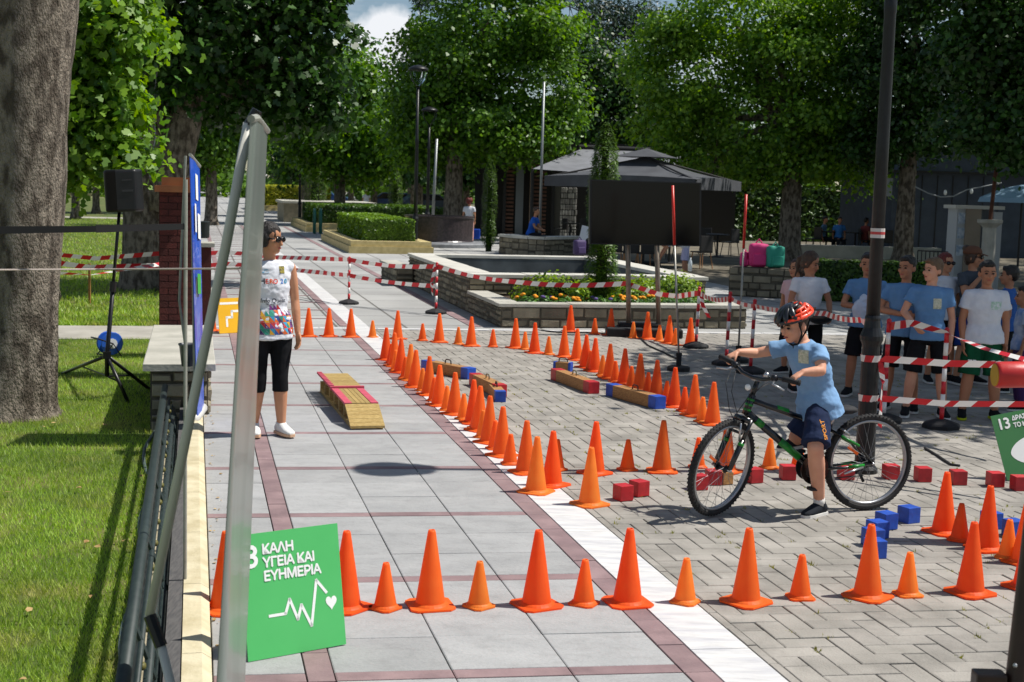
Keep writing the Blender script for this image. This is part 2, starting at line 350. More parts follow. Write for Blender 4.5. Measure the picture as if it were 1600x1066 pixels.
lawn = sheet('lawn', [UV(-.272, 2, LZ), UV(-.272, 19, LZ), UV(-30, 19, LZ), UV(-30, 2, LZ)][::-1], M_grassbase, 'sunlit lawn left of the kerb')
lawn2 = sheet('lawn', [UV(-.35, 20.6, LZ), UV(-.35, 75, LZ), UV(-60, 75, LZ), UV(-60, 20.6, LZ)][::-1], M_grassbase, 'lawn with long tree shadows beyond the footpath')
lawn3 = sheet('lawn', [UV(-.35, 77.5, LZ), UV(-.35, 150, LZ), UV(-90, 150, LZ), UV(-90, 77.5, LZ)][::-1], M_grassbase, 'far lawn behind the second footpath')
M_path = mat('grey path', C('#98948a'), .95, C('#aaa69c'), scale=3, bump=.1)
sheet('path', [UV(-.35, 18.95, LZ + .012), UV(-.35, 20.65, LZ + .012), UV(-60, 20.65, LZ + .012), UV(-60, 18.95, LZ + .012)][::-1], M_path, 'narrow grey footpath crossing the lawn')
sheet('path', [UV(-.35, 74.9, LZ + .012), UV(-.35, 77.6, LZ + .012), UV(-90, 77.6, LZ + .012), UV(-90, 74.9, LZ + .012)][::-1], M_path, 'far pale footpath behind the tree shadows')
# --- grass
def grass(name, n, sampler, hmin, hmax, width, m, parent, z):
    pts = sampler(n); n = len(pts)
    h = RNG.uniform(hmin, hmax, n); a = RNG.uniform(0, 2 * np.pi, n); la = RNG.uniform(0, 2 * np.pi, n); ln = RNG.uniform(.2, .9, n) * h
    bx = np.cos(a) * width; by = np.sin(a) * width
    V = np.zeros((n, 3, 3)); V[:, 0, 0] = pts[:, 0] - bx; V[:, 0, 1] = pts[:, 1] - by; V[:, 1, 0] = pts[:, 0] + bx; V[:, 1, 1] = pts[:, 1] + by
    V[:, 2, 0] = pts[:, 0] + np.cos(la) * ln; V[:, 2, 1] = pts[:, 1] + np.sin(la) * ln; V[:, :2, 2] = z; V[:, 2, 2] = z + h
    F = np.arange(n * 3).reshape(n, 3); me = np_mesh(name, V.reshape(-1, 3), F, m); o = link(name, me, parent); o['kind'] = 'stuff'; return o
def grassmat():
    m = leafmat('grass blades', C('#6a922e'), C('#b2cc60'), .35)
    n = m.node_tree; L = n.links.new; b = n.nodes['Principled BSDF']; b.inputs['Specular IOR Level'].default_value = .25
    src = b.inputs['Base Color'].links[0].from_socket
    gg = n.nodes.new('ShaderNodeNewGeometry'); z = n.nodes.new('ShaderNodeTexNoise'); z.inputs['Scale'].default_value = 2.2; z.inputs['Detail'].default_value = 6; L(gg.outputs['Position'], z.inputs['Vector'])
    r = n.nodes.new('ShaderNodeValToRGB'); r.color_ramp.elements[0].position = .5; r.color_ramp.elements[1].position = .72; L(z.outputs[0], r.inputs[0])
    mxx = n.nodes.new('ShaderNodeMix'); mxx.data_type = 'RGBA'; L(r.outputs[0], mxx.inputs['Factor']); L(src, mxx.inputs['A']); mxx.inputs['B'].default_value = (*C('#b3a968'), 1); L(mxx.outputs['Result'], b.inputs['Base Color'])
    return m
M_grass = grassmat()
def samp_near(n):
    v_ = 4.6 + 14.4 * RNG.random(n) ** 1.25; half = .9 + .22 * v_
    u_ = -.275 - RNG.random(n) * half
    return np.stack([AU.x * u_ + AV.x * v_, AU.y * u_ + AV.y * v_], 1)
grass('grass', 170000, samp_near, .018, .05, .003, M_grass, lawn, LZ)
def samp_far(n):
    v_ = 20.7 + 54 * RNG.random(n) ** 1.5; u_ = -.4 - RNG.random(n) * (1.5 + .24 * v_)
    return np.stack([AU.x * u_ + AV.x * v_, AU.y * u_ + AV.y * v_], 1)
grass('grass', 70000, samp_far, .04, .09, .012, M_grass, lawn2, LZ)

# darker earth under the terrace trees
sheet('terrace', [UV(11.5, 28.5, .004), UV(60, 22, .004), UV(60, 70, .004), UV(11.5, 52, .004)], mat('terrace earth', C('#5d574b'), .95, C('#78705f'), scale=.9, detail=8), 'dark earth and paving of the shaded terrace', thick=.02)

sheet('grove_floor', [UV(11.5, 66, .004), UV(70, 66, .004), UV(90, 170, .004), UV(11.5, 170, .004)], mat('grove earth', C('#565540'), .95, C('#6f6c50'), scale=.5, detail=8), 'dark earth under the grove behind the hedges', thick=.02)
# moss and weeds in the joints of the blocks
M_weed = leafmat('joint weeds', C('#6f7a2c'), C('#a5a04e'), .3); wv = []
for k in range(420):
    w, q = blocks[RNG.integers(0, min(len(blocks), 1500))]; e = RNG.random(); c = SV(q[0], q[2] + (q[3] - q[2]) * e) if k % 2 else SV(q[0] + (q[1] - q[0]) * e, q[2])
    m_ = RNG.integers(3, 14)
    for i in range(m_):
        a = RNG.uniform(0, 6.28); r_ = RNG.uniform(0, .025); h_ = RNG.uniform(.004, .02); b0 = np.array([c.x + math.cos(a) * r_, c.y + math.sin(a) * r_, -.008]); t = np.array([math.cos(a + 1), math.sin(a + 1), 0]) * .004
        wv += [b0 - t, b0 + t, b0 + np.array([math.cos(a) * .008, math.sin(a) * .008, .008 + h_])]
wv = np.array(wv); o = link('weeds', np_mesh('weeds', wv, np.arange(len(wv)).reshape(-1, 3), M_weed), bed); o['kind'] = 'stuff'

# the marble strip and the pink bands run on along the promenade
for u0, u1, m_, nm in ((2.14, 2.41, M_marble, 'marble_slab'), (2.01, 2.137, M_pink, 'pink_brick'), (.45, .565, M_pink, 'pink_brick'), (3.9, 4.05, M_pink, 'pink_brick')):
    v = VEND + .05
    while v < 62:
        l_ = .7 if v < 40 else 2.1
        piece(nm, [UV(u0, v + .004), UV(u1, v + .004), UV(u1, v + l_ - .004), UV(u0, v + l_ - .004)], m_, far, z1=.004, bev=.002); v += l_
v = VEND + 1.2
while v < 62:
    piece('pink_brick', [UV(.57, v), UV(2.0, v - .1), UV(2.0, v), UV(.57, v + .1)], M_pink, far, z1=.003, bev=.002); v += 1.4
# ================================================================ cones, cubes, beams
def conemat(name, a, b_): 
    m = mat(name, a, .5, b_, scale=14, detail=3, spec=.35, trans=.5, isl=.06, lo=.3, hi=.7); return m
M_or = [conemat('cone orange', C('#ff8838'), C('#fe7e30')), conemat('cone red orange', C('#ff7730'), C('#fb6c2a')), conemat('cone light orange', C('#ffa346'), C('#ff983c'))]
def make_cone(h, rb, rt, plate, m, label, group, pname):
    root = MB()
    prof = [(rb, .012), (rb * .97, .03), (rt, h - .01), (rt * .82, h), (rt * .62, h), (rt * .6, h - .03)]
    o = MB().lathe(prof, seg=24, close=False).build(pname, m, smooth=True)
    o['label'] = label; o['category'] = 'traffic cone'; o['group'] = group
    p = MB(); s = plate / 2; k = s * .28
    oc = [(s - k, -s), (s, -s + k), (s, s - k), (s - k, s), (-s + k, s), (-s, s - k), (-s, -s + k), (-s + k, -s)]
    p.prism(oc, 0, .009)
    ring = [(rb * 1.22, .009), (rb * 1.12, .016), (rb * .98, .022)]
    p.lathe(ring, seg=24, close=False)
    p.build('base_plate', m, o); return o
CONES = '''L 352 962 0|L 540 960 1|S 602 957 0|L 672 957 0|S 748 954 2|L 838 956 1|S 912 950 0|L 980 952 1|S 1070 947 2|L 1165 950 0|S 1250 940 0|L 1355 941 0|S 1418 935 2|L 1515 935 1|L 1604 926 1|L 1474 838 1|S 1499 848 1|L 1541 864 1|S 1574 876 2|L 1600 886 0
L 603 564 1|S 611 569 1|L 616 574 0|S 618 580 2|L 626 584 1|S 633 592 0|L 641 596 2|S 645 603 0|L 649 607 0|S 660 612 2|L 670 619 0|S 678 628 0|L 686 636 0|S 698 643 2|L 710 650 0|S 724 657 2|L 739 664 1|S 744 671 0|L 749 676 0|S 754 686 2|L 764 695 0|S 773 704 0|L 784 716 0|S 797 728 0|L 821 743 0|L 862 763 1|S 870 737 0|L 837 774 2|L 929 744 1|L 921 794 2|S 980 737 0|L 1034 741 0|S 1090 733 0|L 1134 741 0|S 1202 734 2|S 1247 733 0
S 582 528 2|L 621 531 0|S 660 533 0|L 686 536 0|S 716 539 2|L 736 542 0|S 770 543 0|L 805 545 0|S 820 547 2|L 835 553 1|S 857 555 2|L 881 559 0|L 901 564 0|S 912 569 2|L 915 576 1|S 922 580 0|L 929 582 1|L 891 519 1|S 929 523 0|L 954 525 1|S 989 529 2|L 1011 531 0|S 1030 534 2|L 1045 538 0|S 1055 540 2|L 1078 542 0
S 941 588 2|L 952 593 0|S 961 598 0|L 975 602 1|S 986 607 0|L 999 612 0|S 1012 618 1|L 1025 624 1|S 1041 633 0|L 1053 638 1|S 1069 644 1|L 1084 652 0|S 1097 661 2|L 1113 666 0
L 330 518 0|L 363 520 1|S 451 526 0|L 482 527 0|L 514 527 0|L 548 528 0'''
ANCH = {0: 'from the green board in the front row', 1: 'from the blue cubes in the corner row', 2: 'from the planter end of the marble strip line', 3: 'from the red cube pair in the bicycle row', 4: 'from the promenade end of the planter row', 5: 'from the planter end of the blue-ended beam line', 6: 'from the yellow board beside the woman'}
ORD = 'first second third fourth fifth sixth seventh eighth ninth tenth eleventh twelfth thirteenth fourteenth fifteenth sixteenth seventeenth eighteenth nineteenth twentieth'.split()
ORD += ['twenty-' + w for w in ORD[:9]] + ['thirtieth']
GRP = {0: 'front row of cones', 1: 'corner row of cones', 2: 'cones along the marble strip', 3: 'cones around the bicycle', 4: 'cones before the planter', 5: 'cones behind the beam', 6: 'cones by the yellow board'}
def rowid(ri, x, y):
    if ri == 0: return 1 if y < 900 and x > 1450 else 0
    if ri == 1: return 2 if x < 868 and y < 800 else 3
    return {2: 4, 3: 5, 4: 6}[ri]
items = []
for ri, line in enumerate(CONES.split('\n')):
    for it in line.split('|'):
        k, x, y, c = it.split(); items.append((rowid(ri, float(x), float(y)), float(x), float(y), k, int(c)))
items.sort(key=lambda t: (t[0], t[2] if t[0] in (2, 5) else t[1]))
protos = {}; cnt = {}
for row, x, y, k, c in items:
    big = k == 'L'; i = cnt.get(row, 0); cnt[row] = i + 1
    what = ('tall ' if big else 'short ') + ['orange', 'deep red-orange', 'light orange'][c] + ' cone'
    if row == 0: lab = what + ' half hidden behind the silvery banner' if i == 0 else what + ', ' + ORD[i - 1] + ' ' + ANCH[0]
    else: lab = what + ', ' + ORD[i] + ' ' + ANCH[row]
    key = (k, c)
    if key not in protos:
        protos[key] = (make_cone(.372 if big else .222, .072 if big else .053, .019 if big else .017, .215 if big else .13, M_or[c], lab, GRP[row], 'traffic_cone'), [0])
    pr_, used = protos[key]
    g_ = G(x, y); d = Vector((g_.x, g_.y, 0)).normalized(); g_ = g_ + d * (.1 if big else .06); g_.z = .0015
    rz = random.choice([.3, .5, .785, 1.0, .1]) + random.uniform(-.15, .15); tl_ = (random.uniform(-.012, .012), random.uniform(-.012, .012))
    if used[0] == 0: pr_.location = g_; used[0] = 1; o = pr_
    else: o = dup(pr_, g_, rz)
    o.rotation_euler = (0, 0, rz); o['label'] = lab; o['group'] = GRP[row]
# ---- cubes
M_red = mat('red painted wood', C('#c2232b'), .5, C('#a81b22'), scale=20, isl=.08, bump=.08)
M_blue = mat('blue painted wood', C('#1f52b8'), .5, C('#19449f'), scale=20, isl=.08, bump=.08)
M_wood = mat('bare wood', C('#b98a52'), .7, C('#8f6236'), scale=14, stretch=(2, 14, 14), isl=.1, bump=.15, objspace=True)
def cube(x, y, m, rz, lab, grp, s=.1):
    o = MB().bbox((0, 0, s / 2), (s, s, s), .004).build('wooden_cube', m); g_ = G(x, y); d = Vector((g_.x, g_.y, 0)).normalized(); o.location = g_ + d * s * .55; o.location.z = .0015; o.rotation_euler = (0, 0, rz)
    tag(o, lab, 'block', grp); return o
for x, y, rz, w_ in ((973, 784, .5, 'front'), (998, 777, .6, 'rear')): cube(x, y, M_red, rz, 'small red wooden cube, the ' + ('one nearer' if w_ == 'front' else 'one farther from') + ' the light orange cone in the pair' if w_ != 'front' else 'small red wooden cube, the one nearer the light orange cone in the pair', 'pair of red cubes')
for x, y, rz, t_ in ((1091, 767, .3, 'seen through the front wheel spokes near its rim'), (1114, 759, .1, 'touching the bare wooden cube behind the wheel'), (1177, 756, .4, 'just behind the front tyre')): cube(x, y, M_red, rz, 'small red wooden cube ' + t_, 'red cubes by the front wheel')
cube(1132, 758, M_wood, .5, 'bare wooden cube among red cubes behind the front wheel', None, .085)
for i, (x, y, rz) in enumerate(((1230, 751, .1), (1321, 751, .12), (1391, 750, .12), (1441, 754, .1), (1496, 759, .08), (1554, 762, .1), (1592, 768, .1))): cube(x, y, M_red, rz, 'small red wooden cube, ' + ORD[i] + ' from the bicycle pedals in the row', 'row of red cubes')
for i, (x, y, rz) in enumerate(((1419, 819, .5), (1384, 829, .45), (1370, 843, .4), (1363, 856, .3), (1366, 874, .2), (1548, 828, .3), (1583, 841, .4))): cube(x, y, M_blue, rz, 'small blue wooden cube, ' + ORD[i] + ' from the rear wheel in the curved row' if i < 5 else 'small blue wooden cube ' + ('touching the second tall corner cone' if i == 5 else 'behind the light orange corner cone'), 'blue cubes')
M_blackm = mat('black metal', C('#1a1a1b'), .45, spec=.5)
M_brass = mat('dull steel handle', C('#8d8468'), .4, metal=.8)
def beam(a, b_, ends, hm, lab, s=.115):
    A = G(*a); B = G(*b_); d = (B - A); L_ = d.length; rz = math.atan2(d.y, d.x); mid = (A + B) / 2 + Vector((mid_off.x, mid_off.y, 0)) if False else (A + B) / 2
    vd = Vector((mid.x, mid.y, 0)).normalized(); mid = mid + vd * s * .5
    r = empty('wooden_beam', (0, 0, 0)); tag(r, lab, 'beam', None)
    e = L_ * .14
    MB().bbox((0, 0, s / 2), (L_ - 2 * e, s, s), .004).build('body', M_wood, r)
    for sg in (-1, 1): MB().bbox((sg * (L_ / 2 - e / 2 + .001), 0, s / 2), (e, s + .003, s + .003), .004).build('painted_end', ends, r)
    h = MB(); h.tube([(-.05, 0, s), (-.045, 0, s + .035), (-.03, 0, s + .045), (.03, 0, s + .045), (.045, 0, s + .035), (.05, 0, s)], .007, 6); h.build('handle', hm, r)
    r.location = (mid.x, mid.y, .003); r.rotation_euler = (0, 0, rz); return r
beam((664, 580), (737, 594), M_blue, M_blackm, 'wooden beam with blue painted ends and black handle near the pavement cones')
beam((741, 602), (783, 622), M_red, M_brass, 'wooden beam with red painted ends touching the blue-ended beam')
beam((768, 614), (782, 630), M_blue, M_blackm, 'short wooden beam with blue ends pointing to the cone line', .1)
beam((868, 594), (928, 617), M_red, M_brass, 'long wooden beam with red painted ends standing alone on the blocks')
beam((866, 580), (893, 582), M_blue, M_blackm, 'short blue-ended beam behind the long red-ended beam', .1)
beam((954, 619), (1032, 641), M_blue, mat('brown handle', C('#5a2a1c'), .5), 'long wooden beam with blue ends in front of the shaded cones')
# ---- ramp of planks
M_pine = mat('pine planks', C('#b59c62'), .75, C('#94793f'), scale=9, stretch=(3, 14, 14), isl=.12, bump=.25, bscale=30)
M_pinkp = mat('faded pink paint', C('#c85468'), .7, C('#b64858'), scale=12, isl=.05)
A = G(548, 673); B = G(602, 672); Cc = G(497, 612); ax = (B - A).normalized(); Lr = (Cc - A); Lw = (B - A).length; fw = Lr.normalized(); LL = Lr.length * 1.0
ramp = empty('wooden_ramp', A); tag(ramp, 'low wooden plank ramp with pink edge strips on the slabs', 'ramp')
def RP(a, l, z): return A + ax * a + fw * l + Vector((0, 0, z))
def rz_h(l): return .025 + .145 * (l / .36) if l < .36 else (.17 if l < LL * .62 else .17 - .05 * (l - LL * .62) / (LL * .38))
def plank(a0, a1, l0, l1, z0, z1, th, m, nm):
    b = MB(); vs = [RP(a0, l0, z0 - th), RP(a1, l0, z0 - th), RP(a1, l1, z1 - th), RP(a0, l1, z1 - th), RP(a0, l0, z0), RP(a1, l0, z0), RP(a1, l1, z1), RP(a0, l1, z1)]
    b.add(vs, [(3, 2, 1, 0), (4, 5, 6, 7), (0, 1, 5, 4), (1, 2, 6, 5), (2, 3, 7, 6), (3, 0, 4, 7)]); return b.build(nm, m, ramp)
for k in range(6):                                   # sloping front of narrow planks
    l0 = .02 + k * .055; plank(0, Lw, l0, l0 + .052, rz_h(l0), rz_h(l0 + .052), .02, M_pine, 'plank')
l0 = .36; mid = LL * .55
nb = 4
for k in range(nb):
    a0 = Lw * (.22 + .56 * k / nb); plank(a0, a0 + Lw * .56 / nb - .004, l0, mid, .17, .172, .02, M_pine, 'plank')
plank(.0, Lw * .215, l0, mid, .172, .174, .02, M_pinkp, 'edge_strip'); plank(Lw * .785, Lw, l0, mid, .172, .174, .02, M_pinkp, 'edge_strip')
plank(-.01, Lw + .01, mid + .005, mid + .05, .19, .19, .035, M_pinkp, 'cross_batten')
l = mid + .06
while l < LL - .05:
    plank(.02, Lw, l, l + .085, .175, .175, .02, M_pine, 'plank'); plank(-.015, .03, l + .01, l + .07, .195, .195, .02, M_pinkp, 'block'); l += .092
for k in range(7):
    l = .2 + (LL - .25) * k / 6
    for a in (.02, Lw * .5, Lw - .06):
        zz = min(rz_h(l), .155); plank(a, a + .045, l, l + .05, zz - .02, zz - .02, zz - .02, M_pine, 'strut')
for a in (.015, Lw - .035): plank(a, a + .025, .05, LL - .03, .03, .03, .03, M_pine, 'runner')
# ---- signs (flat boards with print)
def on_board(O, ex, ey, en, me, ox, oy, sc=1.0, lift=.0015):
    b = MB(); b.add([O + ex * (v.co.x * sc + ox) + ey * (v.co.y * sc + oy) + en * lift for v in me.vertices], [tuple(p.vertices) for p in me.polygons]); return b
def board(name, corner_bl, corner_br, corner_tl, m, label, thick=.005):
    ex = (corner_br - corner_bl).normalized(); up = corner_tl - corner_bl; ey = (up - ex * up.dot(ex)).normalized(); w = (corner_br - corner_bl).length; h = up.length; en = ex.cross(ey)
    if en.y > 0: en = -en
    r = empty(name, corner_bl); tag(r, label, 'sign')
    b = MB(); c = [corner_bl, corner_bl + ex * w, corner_bl + ex * w + ey * h, corner_bl + ey * h]
    b.add([p for p in c] + [p - en * thick for p in c], [(0, 1, 2, 3), (7, 6, 5, 4)] + [((i + 1) % 4, i, 4 + i, 4 + (i + 1) % 4) for i in range(4)]); b.build('panel', m, r)
    return r, ex, ey, en, w, h
M_white = mat('white print', C('#f2f4f0'), .6)
def poly_stroke(pts, w):
    """thick polyline as flat quads"""
    vs = []; fs = []
    for i in range(len(pts) - 1):
        a = Vector((*pts[i], 0)); c = Vector((*pts[i + 1], 0)); d = (c - a).normalized(); n_ = Vector((-d.y, d.x, 0)) * w / 2; a2 = a - d * w * .35; c2 = c + d * w * .35
        o = len(vs); vs += [a2 - n_, c2 - n_, c2 + n_, a2 + n_]; fs.append((o, o + 1, o + 2, o + 3))
    return vs, fs
def shape_on(r, O, ex, ey, en, vs, fs, m, name, lift=.0015):
    b = MB(); b.add([O + ex * v.x + ey * v.y + en * lift for v in vs], fs); return b.build(name, m, r)
M_sg_glare = mat('green print', C('#55bf6a'), .4, C('#4cb662'), scale=2, coat=.2)  # lighter than the board's own green: the glare is put into the colour
BL = G(388, 1036); BR = G(541, 1008); ey_ = Vector((BL.x - .0, BL.y, 0)).normalized()
tl = BL + (BR - BL).normalized() * -.005 + Vector((0, 0, .52)) + Vector((BL.x, BL.y, 0)).normalized() * .11
r, ex, ey, en, w, h = board('sign_board', BL + Vector((0, 0, .004)), BR + Vector((0, 0, .004)), tl, M_sg_glare, 'green board with white Greek words, heartbeat line and heart leaning on cones')
def put(r, O, frame, body, ox, oy, size, bold=.0, nm='lettering', m=M_white, sp=.92):
    me = text_mesh(body, size, 0, spacing=sp); ex, ey, en = frame
    b = MB()
    for i, (dx, dy) in enumerate(((0, 0), (bold, 0), (-bold, 0), (0, bold), (0, -bold))):
        q = on_board(O, ex, ey, en, me, ox + dx, oy + dy, lift=.0015 + .0003 * i); b.add(q.v, q.f)
    return b.build(nm, m, r)
O = ORG[r.name]; fr = (ex, ey, en)
for i, t in enumerate(('ΚΑΛΗ', 'ΥΓΕΙΑ ΚΑΙ', 'ΕΥΗΜΕΡΙΑ')): put(r, O, fr, t, w * .205, h * (.862 - .108 * i), h * .108, .0022, sp=.9)
put(r, O, fr, '3', w * .035, h * .81, h * .25, .003, 'numeral')
st = [(.24, .33), (.40, .33), (.45, .44), (.52, .27), (.565, .38), (.655, .20), (.735, .56), (.83, .45)]
vs, fs = poly_stroke([(x * w, y * h) for x, y in st], .0125); shape_on(r, O, ex, ey, en, vs, fs, M_white, 'heartbeat_line')
ht = []
for k in range(28):
    t = 2 * math.pi * k / 28; ht.append(Vector((.875 * w + .0036 * w * 16 * math.sin(t) ** 3, .365 * h + .0046 * w * (13 * math.cos(t) - 5 * math.cos(2 * t) - 2 * math.cos(3 * t) - math.cos(4 * t)), 0)))
shape_on(r, O, ex, ey, en, ht, [tuple(range(27, -1, -1))], M_white, 'heart')
# right board
M_sg2 = mat('dark green print', C('#3f7e44'), .45, C('#39733e'), scale=2, coat=.2)
BL = G(1574, 752); BR = G(1684, 752); dv = Vector((BL.x, BL.y, 0)).normalized(); BR.z = .11
tl = BL + (BR - BL).normalized() * -.0 + Vector((-.1, 0, .46)) + dv * .14
r, ex, ey, en, w, h = board('sign_board', BL + Vector((0, 0, .004)), BR + Vector((0, 0, .004)), tl, M_sg2, 'dark green board numbered 13 with a white eye standing behind red cubes'); O = ORG[r.name]; fr = (ex, ey, en)
MB().tube([Vector((BR.x - .25, BR.y + .35, 0)), Vector((BR.x - .3, BR.y + .16, .52))], .014, 6).build('prop_stick', M_wood, r)
put(r, O, fr, '13', w * .05, h * .84, h * .23, .003, 'numeral'); put(r, O, fr, 'ΔΡΑΣΗ ΓΙΑ', w * .27, h * .9, h * .092, .002, sp=.9); put(r, O, fr, 'ΤΟ ΚΛΙΜΑ', w * .27, h * .79, h * .092, .002, sp=.9)
eye = [Vector((w * .5 + .36 * w * math.cos(t), h * .38 + (.22 * h * abs(math.sin(t)) ** 1.2) * (1 if math.sin(t) > 0 else -1), 0)) for t in [2 * math.pi * k / 40 for k in range(40)]]
shape_on(r, O, ex, ey, en, eye, [tuple(range(40))], M_white, 'eye_shape')
gl = [Vector((w * .5 + .15 * w * math.cos(t), h * .38 + .15 * w * math.sin(t), 0)) for t in [2 * math.pi * k / 28 for k in range(28)]]
shape_on(r, O, ex, ey, en, gl, [tuple(range(28))], M_sg2, 'globe', .003)
for (a, b_, s_) in ((-.05, .05, .05), (.03, .02, .04), (-.02, -.06, .045), (.07, -.04, .03)):
    sh = [Vector((w * .5 + w * (a + s_ * math.cos(t) * (1 + .3 * math.sin(3 * t))), h * .38 + w * (b_ + s_ * .8 * math.sin(t)), 0)) for t in [2 * math.pi * k / 12 for k in range(12)]]
    shape_on(r, O, ex, ey, en, sh, [tuple(range(12))], M_white, 'land_shape', .0045)
M_ye = mat('yellow print', C('#f0b81c'), .5, C('#e6ad18'), scale=3)
BL = G(343, 522); BR = G(371, 519); dv = Vector((BL.x, BL.y, 0)).normalized(); tl = BL - (BR - BL).normalized() * .1 + Vector((0, 0, .46)) + dv * .1
r, ex, ey, en, w, h = board('sign_board', BL + Vector((0, 0, .004)), BR + Vector((.12, 0, .004)), tl, M_ye, 'yellow board with pale marks leaning between two cones'); O = ORG[r.name]
vs, fs = poly_stroke([(w * .3, h * .2), (w * .3, h * .45), (w * .5, h * .45), (w * .5, h * .62), (w * .72, h * .62)], .03); shape_on(r, O, ex, ey, en, vs, fs, M_white, 'white_mark')
vs, fs = poly_stroke([(w * .1, h * .85), (w * .8, h * .85)], .03); shape_on(r, O, ex, ey, en, vs, fs, M_white, 'white_mark')
# ================================================================ left side: fence, wall, column, banners, loudspeaker
M_iron = mat('dark green iron', C('#24302f'), .5, C('#303b38'), scale=18, spec=.4)
M_olive = mat('olive ornament', C('#5d5a24'), .6)
fence = empty('iron_fence', UV(-.18, 7.5, 0)); tag(fence, 'low dark iron fence with crossed ornaments along the cream kerb', 'fence')
FV0, FV1 = 3.7, 11.7
def FP(t, v): return UV(-.135 - .1 * t, v, .0 + .28 * t)      # t 0 bottom .. 1 top, slightly leaning out
MB().tube([FP(1, FV0), FP(1, FV1)], .027, 10).build('top_rail', M_iron, fence, smooth=True)
for t, w in ((.06, .018), (.34, .03), (.64, .02)):
    MB().tube([FP(t, FV0), FP(t, FV1)], w * .7, 6).build('rail', M_iron, fence, smooth=True)
v = FV0 + .15; k = 0
while v < FV1:
    b = MB(); b.tube([FP(.08, v), FP(.42, v + .09)], .006, 5); b.tube([FP(.42, v), FP(.08, v + .09)], .006, 5); b.build('cross_ornament', M_iron, fence)
    MB().ell(FP(.52, v + .04), (.013, .02, .016), seg=8, rings=6).build('knob', M_olive, fence, smooth=True)
    if k % 3 == 0: MB().tube([FP(-.08, v + .22), FP(1, v + .22)], .012, 6).build('post', M_iron, fence)
    v += .46; k += 1
M_hose = mat('grey conduit', C('#4c5a5c'), .6)
tag(MB().tube([UV(-.3 - .03 * math.sin(i * .8) - (.05 if i > 22 else 0), 3.8 + i * .28, LZ + .02 + .006 * math.sin(i)) for i in range(34)], .013, 7).build('cable', M_hose, org=UV(-.3, 7, LZ), smooth=True), 'grey cable snaking along the grass beside the iron fence', 'cable')
# stone wall with slab caps
def stonemat(nm, a, b_): return mat(nm, C(a), .9, C(b_), scale=5, detail=8, bump=.6, bscale=35, isl=.32)
M_stone = stonemat('field stone', '#77705f', '#8f8672'); M_stoneD = mat('mortar', C('#4a463d'), 1, C('#5c564a'), scale=12)
M_cap = mat('slab cap', C('#a3a196'), .85, C('#b8b5aa'), scale=3, detail=8, bump=.2, bscale=30, isl=.06)
def stone_face(parent, A, B, z0, z1, n_out, hmin=.07, hmax=.14, lmin=.15, lmax=.42, m=None, depth=.03, rnd=random, nm='stone'):
    """individual stones along the vertical face A-B, each proud of the mortar core"""
    d = (B - A); L_ = d.length; d.normalize(); z = z0
    while z < z1 - .02:
        h = rnd.uniform(hmin, hmax)
        if z + h > z1 - .04: h = z1 - z
        l = 0
        while l < L_ - .01:
            w = rnd.uniform(lmin, lmax)
            if l + w > L_ - lmin * .7: w = L_ - l
            o = rnd.uniform(.25, 1) * depth; g_ = rnd.uniform(.004, .011)
            a = A + d * (l + g_); c = A + d * (l + w - g_); zz0 = z + g_ + rnd.uniform(0, .25) * h * (rnd.random() < .35); zz1 = z + h - g_ - rnd.uniform(0, .3) * h * (rnd.random() < .35); j = [rnd.uniform(-.012, .012) for _ in range(6)]
            vs = [Vector((a.x, a.y, zz0)) - n_out * .01, Vector((c.x, c.y, zz0)) - n_out * .01, Vector((c.x, c.y, zz1)) - n_out * .01, Vector((a.x, a.y, zz1)) - n_out * .01]
            i_ = .014
            f_ = [a + d * i_ + n_out * o, c - d * i_ + n_out * (o + j[0]), c - d * i_ + n_out * (o + j[1] * .6), a + d * i_ + n_out * (o + j[2] * .6)]
            vs += [Vector((f_[0].x, f_[0].y, zz0 + .012 + max(0, j[3]))), Vector((f_[1].x, f_[1].y, zz0 + .012)), Vector((f_[2].x, f_[2].y, zz1 - .012 + min(0, j[4]))), Vector((f_[3].x, f_[3].y, zz1 - .012))]
            MB().add(vs, [(4, 5, 6, 7), (0, 1, 5, 4), (1, 2, 6, 5), (2, 3, 7, 6), (3, 0, 4, 7)]).build(nm, m or M_stone, parent); l += w
        z += h
def uvbox(b, u0, u1, v0, v1, z0, z1, mi=0):
    vs = [UV(u, v, z) for z in (z0, z1) for u, v in ((u0, v0), (u1, v0), (u1, v1), (u0, v1))]
    return b.add(vs, [(3, 2, 1, 0), (4, 5, 6, 7), (0, 1, 5, 4), (1, 2, 6, 5), (2, 3, 7, 6), (3, 0, 4, 7)], mi)
def caps(parent, u0, u1, v0, v1, z, th=.07, along='v', step=.8, m=None):
    a, b_ = (v0, v1) if along == 'v' else (u0, u1); t = a
    while t < b_ - .01:
        e = min(t + step * random.uniform(.8, 1.2), b_)
        if b_ - e < .25: e = b_
        q = (u0, u1, t + .003, e - .003) if along == 'v' else (t + .003, e - .003, v0, v1)
        c4 = [UV(q[0], q[2]), UV(q[1], q[2]), UV(q[1], q[3]), UV(q[0], q[3])]
        b = MB(); vs, fs = piece_geo(c4, z, z + th + random.uniform(-.004, .004), .008); b.add(vs, fs + [(3, 2, 1, 0)]); b.build('cap_slab', m or M_cap, parent); t = e
lw = empty('stone_wall', UV(-.1, 13.5, 0)); tag(lw, 'low stone wall with grey slab cap in front of the brick pillar', 'wall')
uvbox(MB(), -.36, .12, 11.95, 15.1, -.3, .38).build('core', M_stoneD, lw)
stone_face(lw, UV(-.36, 11.95), UV(.12, 11.95), -.15, .38, -AV, depth=.035)
stone_face(lw, UV(.12, 11.95), UV(.12, 15.1), 0, .38, AU, depth=.03)
caps(lw, -.42, .18, 11.88, 15.1, .385, .06, step=.9)
